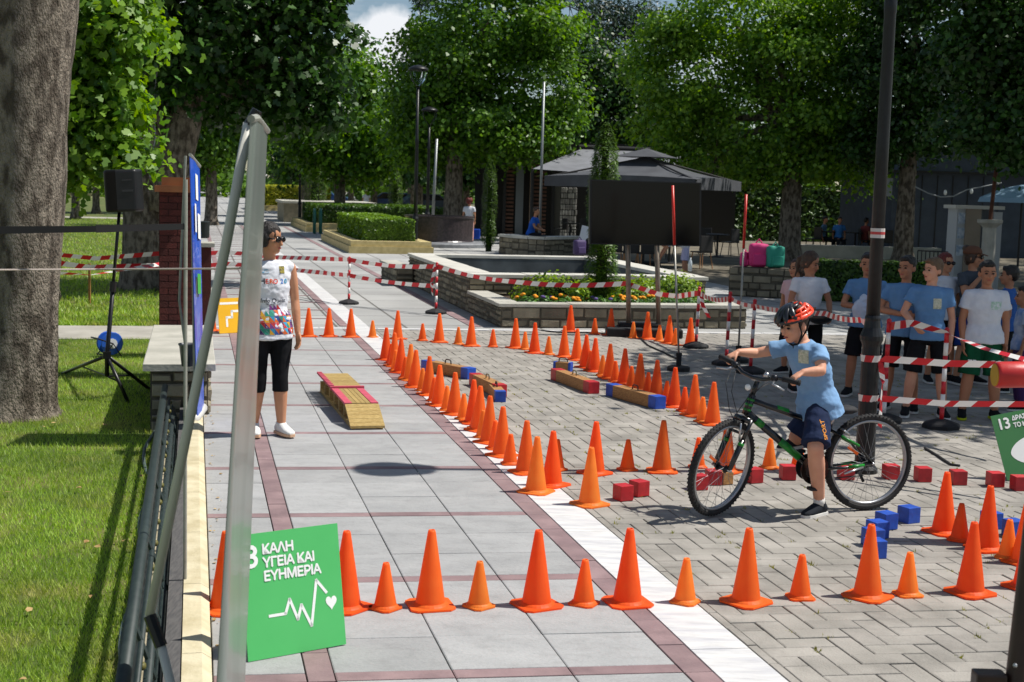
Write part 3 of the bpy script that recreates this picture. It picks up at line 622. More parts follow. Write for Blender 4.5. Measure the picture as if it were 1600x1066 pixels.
# brick pillar
M_brick = mat('maroon brick', C('#471d1a'), .85, C('#56241f'), scale=8, bump=.3, bscale=60, isl=.18)
pil = empty('brick_pillar', UV(-.18, 15.4, 0)); tag(pil, 'maroon brick pillar with a stepped cap behind the low stone wall', 'pillar')
uvbox(MB(), -.365, .02, 15.16, 15.56, -.2, 1.86).build('core', mat('brick mortar', C('#3d2422'), .95), pil)
bm_ = None
z = .0; row = 0
while z < 1.84:
    for side in range(2):
        if side == 0:
            n = 2; L0, L1 = -.365, .02; st = (L1 - L0) / n
            offs = [L0 + st * (i - .5 * (row % 2)) for i in range(n + 1)]
            for a in offs:
                x0 = max(a, L0); x1 = min(a + st, L1)
                if x1 - x0 < .03: continue
                uvbox(MB(), x0 + .005, x1 - .005, 15.152, 15.17, z + .004, z + .066).build('brick', M_brick, pil)
        else:
            n = 2; L0, L1 = 15.16, 15.56; st = (L1 - L0) / n
            for a in [L0 + st * (i - .5 * (row % 2)) for i in range(n + 1)]:
                x0 = max(a, L0); x1 = min(a + st, L1)
                if x1 - x0 < .03: continue
                uvbox(MB(), 0.01, .028, x0 + .005, x1 - .005, z + .004, z + .066).build('brick', M_brick, pil)
    z += .07; row += 1
M_terr = mat('brown cap', C('#7d4a2c'), .8, C('#94603a'), scale=6)
uvbox(MB(), -.41, .065, 15.1, 15.61, 1.862, 1.93).build('cap', M_terr, pil); uvbox(MB(), -.34, -.005, 15.18, 15.53, 1.932, 2.02).build('cap_top', M_terr, pil)
# pillar beyond
p2 = empty('low_pillar', UV(0, 17.1, 0)); tag(p2, 'short reddish pillar with a grey slab behind the tall brick pillar', 'pillar')
uvbox(MB(), -.1, .2, 16.9, 17.3, -.2, 1.2).build('shaft', M_brick, p2); uvbox(MB(), -.14, .24, 16.86, 17.34, 1.203, 1.25).build('cap', M_cap, p2)
sw = empty('stone_wall', UV(-.1, 20, 0)); tag(sw, 'short stone wall with slab top running past the brick pillar', 'wall')
uvbox(MB(), -.1, .2, 17.4, 18.9, -.2, .5).build('core', M_stone, sw); caps(sw, -.14, .24, 17.36, 18.94, .503, .06)
# litter bin
bn = MB(); c = G(320, 372); bn.lathe([(.14, 0), (.16, .04), (.17, .5), (.18, .52), (.18, .56), (.13, .58)], c=c, seg=14); bn = bn.build('litter_bin', mat('dark bin', C('#1e2523'), .5), org=c); tag(bn, 'dark litter bin standing on the promenade beside the blue banner', 'bin')
# bucket weight + thin pole behind blue banner
M_steel = mat('grey steel tube', C('#a3a498'), .45, C('#94958a'), scale=20, metal=.05)
M_dk = mat('black plastic', C('#141416'), .45, spec=.5)
c = G(293, 572, .445); bk = empty('bucket', c); tag(bk, 'grey bucket with a rod standing on the low stone wall', 'bucket')
MB().lathe([(.05, 0), (.07, .17), (.078, .18), (.078, .19), (.066, .19), (.06, .1)], c=c, seg=14).build('pail', mat('galvanised pail', C('#6d6f70'), .5, C('#84868a'), scale=12, metal=.5), bk, smooth=True)
MB().tube([c + Vector((0, 0, .03)), c + Vector((-.07, 0, .55)), c + Vector((-.02, 0, 1.75))], .011, 7).build('rod', M_steel, bk)
# ---- blue pull-up banner seen almost edge-on
def bannermat(): 
    return mat('blue banner print', C('#1d4fc4'), .35, C('#2560d8'), scale=1.2, coat=.3)
a0 = P(309, 645, 10.95); a0.z = .085; a1 = P(297, 244, 10.95); b0 = P(319, 628, 11.5); b0.z = .085; b1 = P(312, 262, 11.5)
bb = empty('pull_up_banner', a0); tag(bb, 'narrow blue pull-up banner standing before the low stone wall', 'banner')
def strip_surface(a0, a1, b0, b1, n, wob, th):
    vs = []; fs = []
    nrm = ((b0 - a0).cross(a1 - a0)).normalized()
    for i in range(n + 1):
        t = i / n
        for j in range(5):
            s_ = j / 4; p = (a0.lerp(a1, t)).lerp(b0.lerp(b1, t), s_) + nrm * wob * math.sin(t * 7 + s_ * 3) * math.sin(s_ * math.pi)
            vs.append(p)
    for i in range(n):
        for j in range(4): fs.append((i * 5 + j, i * 5 + j + 1, i * 5 + j + 6, i * 5 + j + 5))
    k = len(vs); vs += [v - nrm * th for v in vs]; fs += [tuple(x + k for x in f[::-1]) for f in fs]
    for i in range(n): fs += [(i * 5, (i + 1) * 5, (i + 1) * 5 + k, i * 5 + k), (i * 5 + 4, i * 5 + 4 + k, (i + 1) * 5 + 4 + k, (i + 1) * 5 + 4)]
    return vs, fs, nrm
vs, fs, nr = strip_surface(a0, a1, b0, b1, 16, .008, .006); MB().add(vs, fs).build('fabric', bannermat(), bb, smooth=False)
for (t0, t1, s0, s1, mm) in ((.85, .95, .35, .6, M_white), (.72, .83, .2, .35, M_white), (.7, .8, .5, .8, M_white), (.48, .56, .3, .7, mat('green mark', C('#46b04a'), .5)), (.2, .26, .3, .8, M_white)):
    q = [(t0, s0), (t0, s1), (t1, s1), (t1, s0)]; sg = -1 if nr.x < 0 else 1
    MB().add([(a0.lerp(a1, t)).lerp(b0.lerp(b1, t), s_) + nr * .012 for t, s_ in q], [(0, 1, 2, 3)]).build('print_mark', mm, bb)
    MB().add([(a0.lerp(a1, t)).lerp(b0.lerp(b1, t), s_) - nr * .018 for t, s_ in q], [(0, 1, 2, 3)]).build('print_mark', mm, bb)
MB().tube([a0 + Vector((-.03, -.03, -.005)), b0 + Vector((-.02, .02, -.005))], .045, 10).build('base_cassette', mat('white cap', C('#cfcfca'), .5), bb, smooth=True)
MB().tube([a1 + Vector((0, 0, .01)), b1 + Vector((0, 0, .01))], .014, 8).build('top_bar', M_steel, bb); MB().tube([(a0 + b0) / 2 + Vector((-.05, 0, 0)), (a1 + b1) / 2 + Vector((-.03, 0, 0))], .011, 8).build('support_pole', M_steel, bb)
# ---- near banner (edge-on) with folding support
def LE(y): return 392 - (y - 190) * .056
def RE(y): return 418 - (y - 205) * .0388
D0, D1 = 4.0, 4.72
yb0 = 1359; yb1 = 1196
n0 = P(LE(yb0), yb0, D0); n1 = P(LE(186), 186, D0); f0 = P(RE(yb1), yb1, D1); f1 = P(RE(205), 205, D1); n0.z = f0.z = .06
nb_ = empty('pull_up_banner', (n0 + f0) / 2); tag(nb_, 'tall silvery banner seen edge-on beside the green board', 'banner')
M_silver = mat('silver banner back', C('#868d87'), .3, C('#6f7a73'), scale=5, stretch=(1, 1, .2), metal=.15, coat=.1)
vs, fs, nr = strip_surface(n0, n1, f0, f1, 40, .012, .003); MB().add(vs, fs).build('fabric', M_silver, nb_, smooth=True)
MB().tube([n0 + Vector((0, -.02, -.02)), f0 + Vector((0, .02, -.02))], .04, 10).build('base_cassette', M_steel, nb_)
MB().tube([n1, n1.lerp(f1, .3) + Vector((0, 0, .015)), f1], [.012, .012, .01], 8).build('top_bar', M_steel, nb_)
tp = P(398, 178, 4.4)
MB().tube([tp + Vector((.008, 0, .012)), tp + Vector((-.018, 0, -.035))], .017, 8).build('clip', M_dk, nb_)
k1 = P(234, 962, 4.45); k2 = P(252, 1010, 4.42)
MB().tube([tp + Vector((-.02, 0, -.03)), tp.lerp(k1, .25) + Vector((-.004, 0, 0)), tp.lerp(k1, .55) + Vector((-.004, 0, 0)), k1], .0165, 8).build('support_pole', mat('pale pole', C('#cfcec4'), .5), nb_, smooth=True)
MB().tube([k1, k2], .021, 8).build('joint', M_dk, nb_)
ft = P(315, 1262, 4.35); MB().tube([k2, ft], .016, 8).build('support_leg', mat('pale pole', C('#cfcec4'), .5), nb_, smooth=True)
# ---- loudspeaker on tripod (on the lawn)
hub = P(167, 556, 13.2); tz = LZ
ts = empty('speaker_stand', Vector((hub.x, hub.y, LZ))); tag(ts, 'black tripod speaker stand on the lawn beside the big tree', 'stand')
M_blk = mat('satin black', C('#121214'), .4, spec=.5)
top = P(187, 332, 13.2)
low = Vector((hub.x, hub.y, hub.z - .2))
MB().tube([low, hub, hub.lerp(top, .5)], .022, 8).build('lower_pole', M_blk, ts, smooth=True); MB().tube([hub.lerp(top, .48), top + Vector((0, 0, .05))], .016, 8).build('upper_pole', M_blk, ts, smooth=True)
MB().tube([hub.lerp(top, .45), hub.lerp(top, .52)], .034, 8).build('collar', M_blk, ts); MB().tube([hub + Vector((0, 0, -.03)), hub + Vector((0, 0, .04))], .04, 8).build('collar', M_blk, ts)
for fx, fy in ((97, 584), (201, 630), (236, 610)):
    q = G(fx, fy, LZ); MB().tube([hub, q], .018, 8).build('leg', M_blk, ts, smooth=True); MB().tube([low, hub.lerp(q, .55)], .009, 6).build('brace', M_blk, ts)
sp = empty('loudspeaker', P(193, 330, 13.2)); tag(sp, 'black box loudspeaker mounted on the tripod stand', 'loudspeaker')
ctr = P(193, 298, 13.2); Rm = Matrix.Rotation(.25, 3, 'Z') @ Matrix.Rotation(-.06, 3, 'Y')
b = MB(); poly = [(-.17, -.13), (-.06, -.18), (.12, -.18), (.18, -.1), (.18, .1), (-.17, .12)]
b.prism(poly, -.2, .2, f=lambda x, y, z: ctr + Rm @ Vector((x, y, z))); o = b.build('cabinet', M_blk, sp)
md = o.modifiers.new('bevel', 'BEVEL'); md.width = .025; md.segments = 3
MB().box(ctr + Rm @ Vector((.04, -.182, -.0)), (.1, .008, .02), M=Rm).build('handle', mat('handle grey', C('#2c2c30'), .3), sp); MB().box(ctr + Rm @ Vector((.04, -.182, .1)), (.09, .006, .012), M=Rm).build('slot', mat('handle grey', C('#2c2c30'), .3), sp)
# cable reel
rc = G(162, 562, LZ) + Vector((0, .25, .17)); M_rb = mat('blue reel plastic', C('#2157b8'), .4); rl = empty('cable_reel', Vector((rc.x, rc.y, LZ))); tag(rl, 'blue cable reel standing on the grass behind the tripod', 'cable reel')
Mr = Matrix.Rotation(.7, 3, 'Z') @ Matrix.Rotation(math.pi / 2, 3, 'X')
MB().lathe([(.13, -.07), (.14, -.065), (.13, -.05), (.07, -.05), (.07, .05), (.13, .05), (.14, .065), (.13, .07)], c=rc, seg=20, M=Mr).build('drum', M_rb, rl, smooth=False)
MB().lathe([(.06, -.085), (.06, .085)], c=rc, seg=14, M=Mr).build('hub', mat('pale hub', C('#cfd2d6'), .5), rl)
b = MB(); b.tube([rc + Mr @ Vector((-.12, -.13, z)) for z in (-.1, .1)], .01, 6)
for z in (-.1, .1): b.tube([rc + Mr @ Vector(q) for q in ((-.12, -.15, z), (0, 0, z), (.1, -.15, z))], .009, 6)
b.tube([rc + Mr @ Vector(q) for q in ((0, 0, -.1), (-.19, .07, -.1), (-.19, .07, .1), (0, 0, .1))], .009, 6); b.build('stand_frame', M_blk, rl)
# red plug
c = G(248, 548, LZ); pg = MB().lathe([(.02, 0), (.035, .03), (.035, .09), (.02, .11)], c=c, seg=10).build('plug', mat('red plug', C('#c8321c'), .4), org=c, smooth=True); tag(pg, 'small red plug lying in the grass by the fence', 'plug')
# wooden stake + tapes + strap + rope
c = G(140, 474, LZ); stk = MB().box(c + Vector((0, 0, .33)), (.035, .035, .7)).build('wooden_stake', mat('stake wood', C('#a9793f'), .8, C('#8c6030'), scale=12), org=c); tag(stk, 'thin wooden stake in the lawn holding striped tape', 'stake')
M_tr = mat('tape red', C('#c41f2a'), .35, spec=.5, trans=.15); M_tw = mat('tape white', C('#e6e4e0'), .35, spec=.5, trans=.15)
def tape(pts, label, width=.055, stripe=.075, sag=.0, twist=0.0, grp=None, slant=.6, flap=0.0):
    """striped barrier tape through the given points; alternating red and white slanted stripes"""
    pts = [Vector(p) for p in pts]; P_ = []
    for i in range(len(pts) - 1):
        n = max(2, int((pts[i + 1] - pts[i]).length / (stripe * .5)))
        for k in range(n):
            t = k / n; q = pts[i].lerp(pts[i + 1], t); q.z -= sag * 4 * t * (1 - t); P_.append(q)
    P_.append(pts[-1].copy()); b = MB(); acc = 0
    wv = []
    for i, q in enumerate(P_):
        d = (P_[min(i + 1, len(P_) - 1)] - P_[max(i - 1, 0)]).normalized(); side = d.cross(Vector((0, 0, 1))); side = side.normalized() if side.length > 1e-4 else Vector((1, 0, 0)); up = side.cross(d).normalized()
        a = twist * acc + .35 * math.sin(acc * 1.7)
        if i: acc += (P_[i] - P_[i - 1]).length
        wd = up * math.cos(a) + side * math.sin(a); sh = d * (width * slant * .5)
        wv.append((q + wd * width / 2 + sh, q - wd * width / 2 - sh, acc, side))
    for i in range(len(wv) - 1):
        mi = int(wv[i][2] / stripe + .25) % 2
        b.add([wv[i][1], wv[i + 1][1], wv[i + 1][0], wv[i][0]], [(0, 1, 2, 3)], mi)
    o = b.build('barrier_tape', [M_tr, M_tw], org=(P_[0] + P_[-1]) / 2); tag(o, label, 'barrier tape', grp); return o
tape([P(-20, 392, 15.2), P(90, 398, 15.3), P(150, 404, 15.35), P(252, 396, 15.4)], 'upper striped tape from the big tree to the brick pillar', .05, .1)
tape([P(-20, 408, 14.5), P(90, 411, 14.6), P(140, 418, 14.7), P(256, 415, 15.3)], 'middle striped tape stretched across the lawn by the loudspeaker', .06, .11)
tape([P(0, 424, 14.0), P(95, 427, 14.0), P(140, 430, 14.3), P(180, 424, 14.6), P(256, 412, 15.3)], 'slack lower striped tape tied to the wooden stake', .055, .11, twist=1.2)
st_ = MB(); q = [P(-30, 360, 6.0), P(150, 358, 6.2), P(291, 354, 6.5)]
for i in range(2):
    a, c = q[i], q[i + 1]; st_.add([a + Vector((0, 0, .017)), c + Vector((0, 0, .014)), c - Vector((0, 0, .014)), a - Vector((0, 0, .017)), a + Vector((0, .004, .017)), c + Vector((0, .004, .014)), c + Vector((0, .004, -.014)), a + Vector((0, .004, -.017))], [(0, 1, 2, 3), (7, 6, 5, 4), (0, 4, 5, 1), (3, 2, 6, 7), (0, 3, 7, 4), (1, 5, 6, 2)])
tag(st_.build('strap', mat('black webbing', C('#0d0d0e'), .7), org=q[1]), 'wide black strap stretched in front of the big tree trunk', 'strap')
M_rope = mat('pale rope', C('#b9aca2'), .8)
tag(MB().tube([P(-30, 422, 6.0), P(150, 421, 6.3), P(345, 420, 5.6), P(375, 419, 4.7)], .004, 6).build('rope', M_rope, org=P(150, 421, 6.3)), 'thin pale rope stretched below the black strap', 'rope')
# post the strap is tied to
pz = P(290, 420, 6.5); pst = MB().tube([Vector((pz.x, pz.y, 0)), Vector((pz.x, pz.y, 2.0))], .009, 8).build('thin_post', M_steel, org=Vector((pz.x, pz.y, 0))); tag(pst, 'thin grey post holding the black strap end by the kerb', 'post')
# fallen leaves
M_dry = mat('dry leaf', C('#8a6b3c'), .9, C('#b49a68'), scale=30, isl=.2)
lf = MB()
for i in range(70):
    v_ = 4.8 + random.random() ** 1.5 * 9; u_ = -.35 - random.random() * (1 + .2 * v_); c = UV(u_, v_, LZ + .035); a = random.random() * 6.28; s_ = random.uniform(.012, .03)
    lf.add([c + Vector((math.cos(a + k * 1.257) * s_ * (1 if k % 2 else .6), math.sin(a + k * 1.257) * s_, random.uniform(0, .012))) for k in range(5)], [(0, 1, 2, 3, 4)])
for i in range(60):
    v_ = 5 + random.random() * 8; u_ = .09 + abs(random.gauss(0, .05)); c = UV(u_, v_, .004); a = random.random() * 6.28; s_ = random.uniform(.006, .016)
    lf.add([c + Vector((math.cos(a + k * 1.257) * s_ * (1 if k % 2 else .6), math.sin(a + k * 1.257) * s_, random.uniform(0, .006))) for k in range(5)], [(0, 1, 2, 3, 4)])
o = lf.build('fallen_leaves', M_dry); tag(o, 'dry fallen leaves scattered on lawn and along the kerb', 'leaves', kind='stuff')
# ================================================================ lamps, posts, tapes, screen
M_lamp = mat('lamp black paint', C('#141517'), .4, C('#1d1f21'), scale=20, spec=.35)
M_glass = bpy.data.materials.new('clear lamp glass'); M_glass.use_nodes = True
_b = M_glass.node_tree.nodes['Principled BSDF']; _b.inputs['Transmission Weight'].default_value = 1; _b.inputs['Roughness'].default_value = .05; _b.inputs['IOR'].default_value = 1.05; _b.inputs['Base Color'].default_value = (.9, .95, .95, 1)
def street_lamp(base, H_, label, dia=.56, r0=.078, lean=0.0, grp=None, detail=True):
    r = empty('street_lamp', base); tag(r, label, 'street lamp', grp); b0 = Vector(base)
    prof = [(r0 * 1.5, 0), (r0 * 1.5, .03), (r0 * 1.15, .06), (r0 * 1.05, .4), (r0 * 1.0, .93), (r0 * 1.08, .95), (r0 * 1.3, .98), (r0 * 1.3, 1.01), (r0 * .95, 1.07), (r0 * .85, 1.12), (r0 * .9, 1.14), (r0 * .8, 1.16)]
    MB().lathe(prof, c=b0, seg=18).build('base', M_lamp, r, smooth=False)
    hh = H_ - .62
    MB().lathe([(r0 * .78, 1.16), (r0 * .72, 2.4), (r0 * .66, 3.3), (r0 * .72, 3.32), (r0 * .72, 3.42), (r0 * .55, 3.45), (r0 * .5, hh)], c=b0, seg=14).build('pole', M_lamp, r, smooth=True)
    R_ = dia / 2
    for k in range(4):
        a = math.pi / 4 + k * math.pi / 2; cs = Vector((math.cos(a), math.sin(a), 0))
        MB().tube([b0 + cs * (R_ * t) + Vector((0, 0, z)) for t, z in ((.08, hh - .02), (.45, hh + .1), (.8, hh + .26), (.96, hh + .44), (.96, hh + .52))], .012, 6).build('arm', M_lamp, r)
    MB().lathe([(.03, hh + .04), (R_ * .5, hh + .14), (R_ * .82, hh + .3), (R_ * .9, hh + .5)], c=b0, seg=18, close=False).build('glass_bowl', M_glass, r, smooth=True)
    MB().lathe([(R_ * .97, hh + .49), (R_ * 1.02, hh + .52), (R_ * .9, hh + .57), (R_ * .55, hh + .63), (R_ * .15, hh + .66), (.01, hh + .665)], c=b0, seg=20).build('cap', M_lamp, r, smooth=True)
    return r
lp = G(1350, 738); LAMP = street_lamp(lp, 5.8, 'black lamp post wrapped with striped tape behind the bicycle', .5, r0=.064)
MB().lathe([(.052, 1.72), (.0522, 1.79)], c=lp, seg=14, close=False).build('sticker', mat('sticker', C('#c9c2bd'), .5), LAMP)
MB().lathe([(.0527, 1.745), (.0527, 1.765)], c=lp, seg=14, close=False).build('sticker_stripe', mat('sticker red', C('#b83a3a'), .5), LAMP)
GL = 'lamps along the promenade'
street_lamp(G(648, 393), 5.6, 'black street lamp beside the dark round fountain', .62)
street_lamp(Vector((P(667, 377, 50).x, 50, 0)), 4.8, 'black street lamp further behind the round fountain', .62)
street_lamp(G(468, 350), 4.4, 'shaded street lamp behind the clipped hedge', .62); street_lamp(G(446, 318), 4.6, 'distant street lamp by the far steps', .7)
# plain poles
M_gpole = mat('galvanised pole', C('#8b8f90'), .45, metal=.5)
def pole(px, py, ytop, r_, label, m=M_gpole, lean=0):
    g_ = P(px, 300, py); g_.z = 0; h = P(px, ytop, py).z; o = MB().tube([g_, g_ + Vector((lean * h, 0, h))], [r_, r_ * .8], 8).build('pole', m, org=g_, smooth=True); tag(o, label, 'pole'); return o
pole(676, 50.6, 217, .06, 'leaning grey pole behind the round fountain', lean=.03); pole(845, 43.8, 128, .045, 'thin grey pole in front of the slatted pavilion')
# course posts: red and white with rubber foot
M_rub = mat('black rubber', C('#18181a'), .8, C('#242426'), scale=10)
M_pr = mat('post red', C('#c6202a'), .4); M_pw = mat('post white', C('#e8e6e2'), .4)
def post(px, py, ytop, label, grp=None, lean=0.0):
    g_ = G(px, py); d = Vector((g_.x, g_.y, 0)).normalized(); g_ = g_ + d * .12; w = proj(g_)[2]; h = (py - 6 - ytop) / (FPX / w)
    r = empty('barrier_post', g_); tag(r, label, 'barrier post', grp)
    MB().lathe([(.17, 0), (.17, .03), (.15, .045), (.06, .075), (.04, .08)], c=g_, seg=8).build('rubber_foot', M_rub, r)
    n = max(6, int(h / .11)); st = (h - .075) / n
    for k in range(n):
        z0 = .075 + st * k; MB().tube([g_ + Vector((lean * z0, 0, z0)), g_ + Vector((lean * (z0 + st), 0, z0 + st))], .021, 8).build('band', M_pr if (n - k) % 2 else M_pw, r, smooth=True)
    MB().ell(g_ + Vector((lean * h, 0, h)), .023, seg=8, rings=6).build('knob', M_pr, r, smooth=True)
    return g_ + Vector((lean * h, 0, h)), g_, h
T1, B1, h1 = post(545, 476, 398, 'red and white post on the promenade beyond the cones')
T2, B2, h2 = post(681, 491, 407, 'red and white post before the corner of the stone planter')
T3, B3, h3 = post(1087, 545, 446, 'red and white post with fluttering tape at the planter end', lean=.02)
T4, B4, h4 = post(1134, 572, 454, 'red and white post between two others near the handlebar', lean=.02)
T5, B5, h5 = post(1172, 585, 466, 'red and white post just left of the rider helmet', lean=.02)
T6, B6, h6 = post(1380, 662, 498, 'red and white post beside the lamp and the boys')
T7, B7, h7 = post(1470, 672, 512, 'red and white post in front of the boys in blue shirts')
def up(B, h, t): return B + Vector((0, 0, h * t))
W0 = P(440, 400, 26.0)
tape([P(300, 398, 24), P(352, 394, 24.5), P(430, 402, 25.5), T1 + Vector((0, 0, -.03))], 'upper striped tape behind the woman tied to the promenade post', .075, .16)
tape([P(300, 418, 24), P(352, 412, 24.5), P(440, 420, 25.5), up(B1, h1, .62)], 'lower striped tape behind the woman tied to the promenade post', .075, .16)
tape([T1 + Vector((0, 0, -.03)), T2 + Vector((0, 0, -.04))], 'upper striped tape between the two promenade posts', .07, .15, sag=.05)
tape([up(B1, h1, .62), up(B2, h2, .55)], 'lower striped tape between the two promenade posts', .07, .15, sag=.03)
TV1 = P(978, 443, 19.3)
tape([T2 + Vector((0, 0, -.04)), P(800, 440, 20.5), TV1], 'striped tape sagging across the flower planter to the screen stand', .07, .14, sag=.04)
tape([TV1, P(1030, 460, 18.9), P(1060, 463, 18.6), T3 + Vector((0, 0, -.06))], 'striped tape drooping between the screen stand and a post', .07, .11)
tape([T3 + Vector((0, 0, -.06)), T4 + Vector((0, 0, -.06))], 'short striped tape between the first two right posts', .06, .09, sag=.05)
tape([T4 + Vector((0, 0, -.06)), T5 + Vector((0, 0, -.06)), P(1290, 490, 12.9), P(1345, 500, 11.5), lp + Vector((.0, .12, 1.12))], 'dark-shaded striped tape running from the posts to the lamp', .05, .1, sag=.02)
tape([T3 + Vector((.02, -.02, -.05)), T3 + Vector((.05, -.02, -.22)), T3 + Vector((.14, -.02, -.38))], 'loose end of striped tape hanging from the planter-end post', .05, .07, twist=2)
tape([T2 + Vector((-.02, -.02, -.05)), T2 + Vector((-.08, -.02, -.3)), T2 + Vector((-.06, -.02, -.5))], 'loose end of striped tape hanging from the planter-corner post', .05, .08, twist=2)
# tapes on the near lamp
def ringtape(z, label):
    pts = [lp + Vector((math.cos(a) * .071, math.sin(a) * .071, z)) for a in [k * .45 for k in range(15)]]; return tape(pts, label, .05, .07, slant=.3)
LZ1 = 2.0 - (565 - 311) / 216.5; LZ2 = 2.0 - (628 - 311) / 216.5
ringtape(LZ1 + .02, 'upper ring of striped tape tied round the lamp base'); ringtape(LZ2 + .02, 'lower ring of striped tape tied round the lamp base')
e1 = P(1640, 572, 9.2); e2 = P(1640, 632, 9.2)
tape([lp + Vector((.07, -.03, LZ1 + .02)), P(1480, 568, 9.6), e1], 'upper taut striped tape from the lamp in front of the boys', .05, .12, slant=1.2)
tape([lp + Vector((.07, -.03, LZ2 + .02)), P(1480, 631, 9.6), e2], 'lower taut striped tape from the lamp in front of the boys', .045, .12, slant=1.2)
tape([T6 + Vector((0, 0, -.05)), P(1425, 505, 11.9), T7 + Vector((0, 0, -.03)), P(1540, 545, 11.2), P(1640, 572, 10.6)], 'twisted striped tape held by the boys behind the lamp', .07, .1, twist=1.0)
tape([lp + Vector((.06, -.05, LZ1)), lp + Vector((.08, -.06, .7)), lp + Vector((.08, -.06, .35))], 'loose end of striped tape hanging down the lamp base', .04, .07, twist=2)
# slender slalom poles
M_sr = mat('slalom red', C('#c92a1e'), .4); M_sg_ = mat('slalom grey', C('#a5a49c'), .4, C('#918f87'), scale=15, metal=.3)
def slalom(bx, by, tx, ty, label):
    g_ = G(bx, by); r = empty('slalom_pole', g_); tag(r, label, 'pole'); t = P(tx, ty, g_.y + .1); mid = g_.lerp(t, .68)
    MB().lathe([(.13, 0), (.13, .04), (.11, .05), (.03, .055), (.03, .16), (.035, .17), (.035, .2), (.02, .2)], c=g_, seg=16).build('base', M_rub, r)
    MB().tube([g_ + Vector((0, 0, .15)), mid], .012, 8).build('shaft', M_sg_, r, smooth=True); MB().tube([mid, t], .0165, 8).build('red_tip', M_sr, r, smooth=True)
slalom(1060, 579, 1051, 290, 'slender pole with red top on a round foot left of the handlebar'); slalom(1153, 566, 1166, 304, 'slender pole with red top behind the rider arm')
# cable on the blocks
tag(MB().tube([G(x, y, .008) for x, y in ((840, 516), (880, 520), (930, 520), (1000, 528), (1013, 540), (1040, 552), (1056, 560))], .011, 6).build('cable', M_rub, org=G(1000, 528)), 'black cable lying on the block paving near the screen', 'cable')
tag(MB().tube([G(x, y, .008) for x, y in ((1445, 700), (1465, 712), (1486, 726), (1500, 728))], .011, 6).build('cable', M_rub, org=G(1465, 712)), 'black cable lying in the shade beside the red cubes', 'cable')
# big screen
Yt = 19.2
sc = empty('screen_stand', P(1000, 520, Yt)); tag(sc, 'two-pole stand with black base carrying the large screen', 'stand')
for (xt, xb) in ((981, 976), (1026, 1020)):
    t = P(xt, 360, Yt); g_ = G(xb, 516); g_ = Vector((g_.x, Yt, 0)); MB().tube([g_ + Vector((0, 0, .03)), t], .035, 8).build('pole', mat('brushed pole', C('#8d8274'), .4, C('#7a6c5e'), scale=10, metal=.5), sc, smooth=True)
for dx in (0, .55): MB().bbox((P(975, 516, Yt).x + dx, Yt, .06), (.5, .5, .12), .02).build('foot', M_rub, sc)
MB().bbox((P(1000, 516, Yt).x, Yt + .1, .1), (.6, .3, .16), .03).build('ballast_bag', M_rub, sc)
tl, tr_, bl, br = P(922, 278, Yt - .25), P(1096, 288, Yt + .1), P(921, 381, Yt - .25), P(1095, 386, Yt + .1)
tl.z = tr_.z = (tl.z + tr_.z) / 2; bl.z = br.z = (bl.z + br.z) / 2
tv = empty('screen', bl); tag(tv, 'large dark flat screen on poles above the flower planter', 'screen'); nrm = (tr_ - tl).cross(tl - bl).normalized(); nrm = nrm if nrm.y < 0 else -nrm
MB().add([bl, br, tr_, tl] + [p - nrm * .06 for p in (bl, br, tr_, tl)], [(0, 1, 2, 3), (7, 6, 5, 4), (0, 4, 5, 1), (1, 5, 6, 2), (2, 6, 7, 3), (3, 7, 4, 0)]).build('housing', M_dk, tv)
i_ = .02; q = [bl, br, tr_, tl]; c = (bl + br + tr_ + tl) / 4
MB().add([p + (c - p).normalized() * .03 + nrm * .003 for p in q], [(0, 1, 2, 3)]).build('glass_panel', mat('dark screen glass', C('#06070a'), .12, spec=.25), tv)
# ================================================================ planters, fountain, hedges, pavilion
def leaf_cloud(pts, nrm, size, shape='quad', up_bias=.35, seed=1, jitter=.5, droop=0.0):
    """leaf faces at pts (n,3) with preferred normals nrm (n,3) -> V, F arrays"""
    rg = np.random.default_rng(seed); n = len(pts)
    N = nrm + rg.normal(0, jitter, (n, 3)); N[:, 2] += up_bias; N /= np.linalg.norm(N, axis=1, keepdims=True) + 1e-9
    A = rg.normal(0, 1, (n, 3)); A[:, 2] -= droop; A -= N * (A * N).sum(1, keepdims=True); A /= np.linalg.norm(A, axis=1, keepdims=True) + 1e-9
    B = np.cross(N, A)
    if shape == 'quad': T = np.array([(0, 0, 0), (.38, .5, .06), (0, 1, -.05), (-.38, .5, .06)])
    elif shape == 'star': T = np.array([(0, 0, 0), (.46, .28, .03), (.2, .45, 0), (.3, .72, .02), (0, 1, -.06), (-.3, .72, .02), (-.2, .45, 0), (-.46, .28, .03)])
    else: T = np.array([(0, 0, 0), (.12, .5, .02), (0, 1, -.05), (-.12, .5, .02)])
    S = (size * rg.uniform(.65, 1.25, n))[:, None, None]; k = len(T)
    V = pts[:, None, :] + S * (T[None, :, 0:1] * B[:, None, :] + (T[None, :, 1:2] - .4) * A[:, None, :] + T[None, :, 2:3] * N[:, None, :])
    return V.reshape(-1, 3), np.arange(n * k).reshape(n, k)
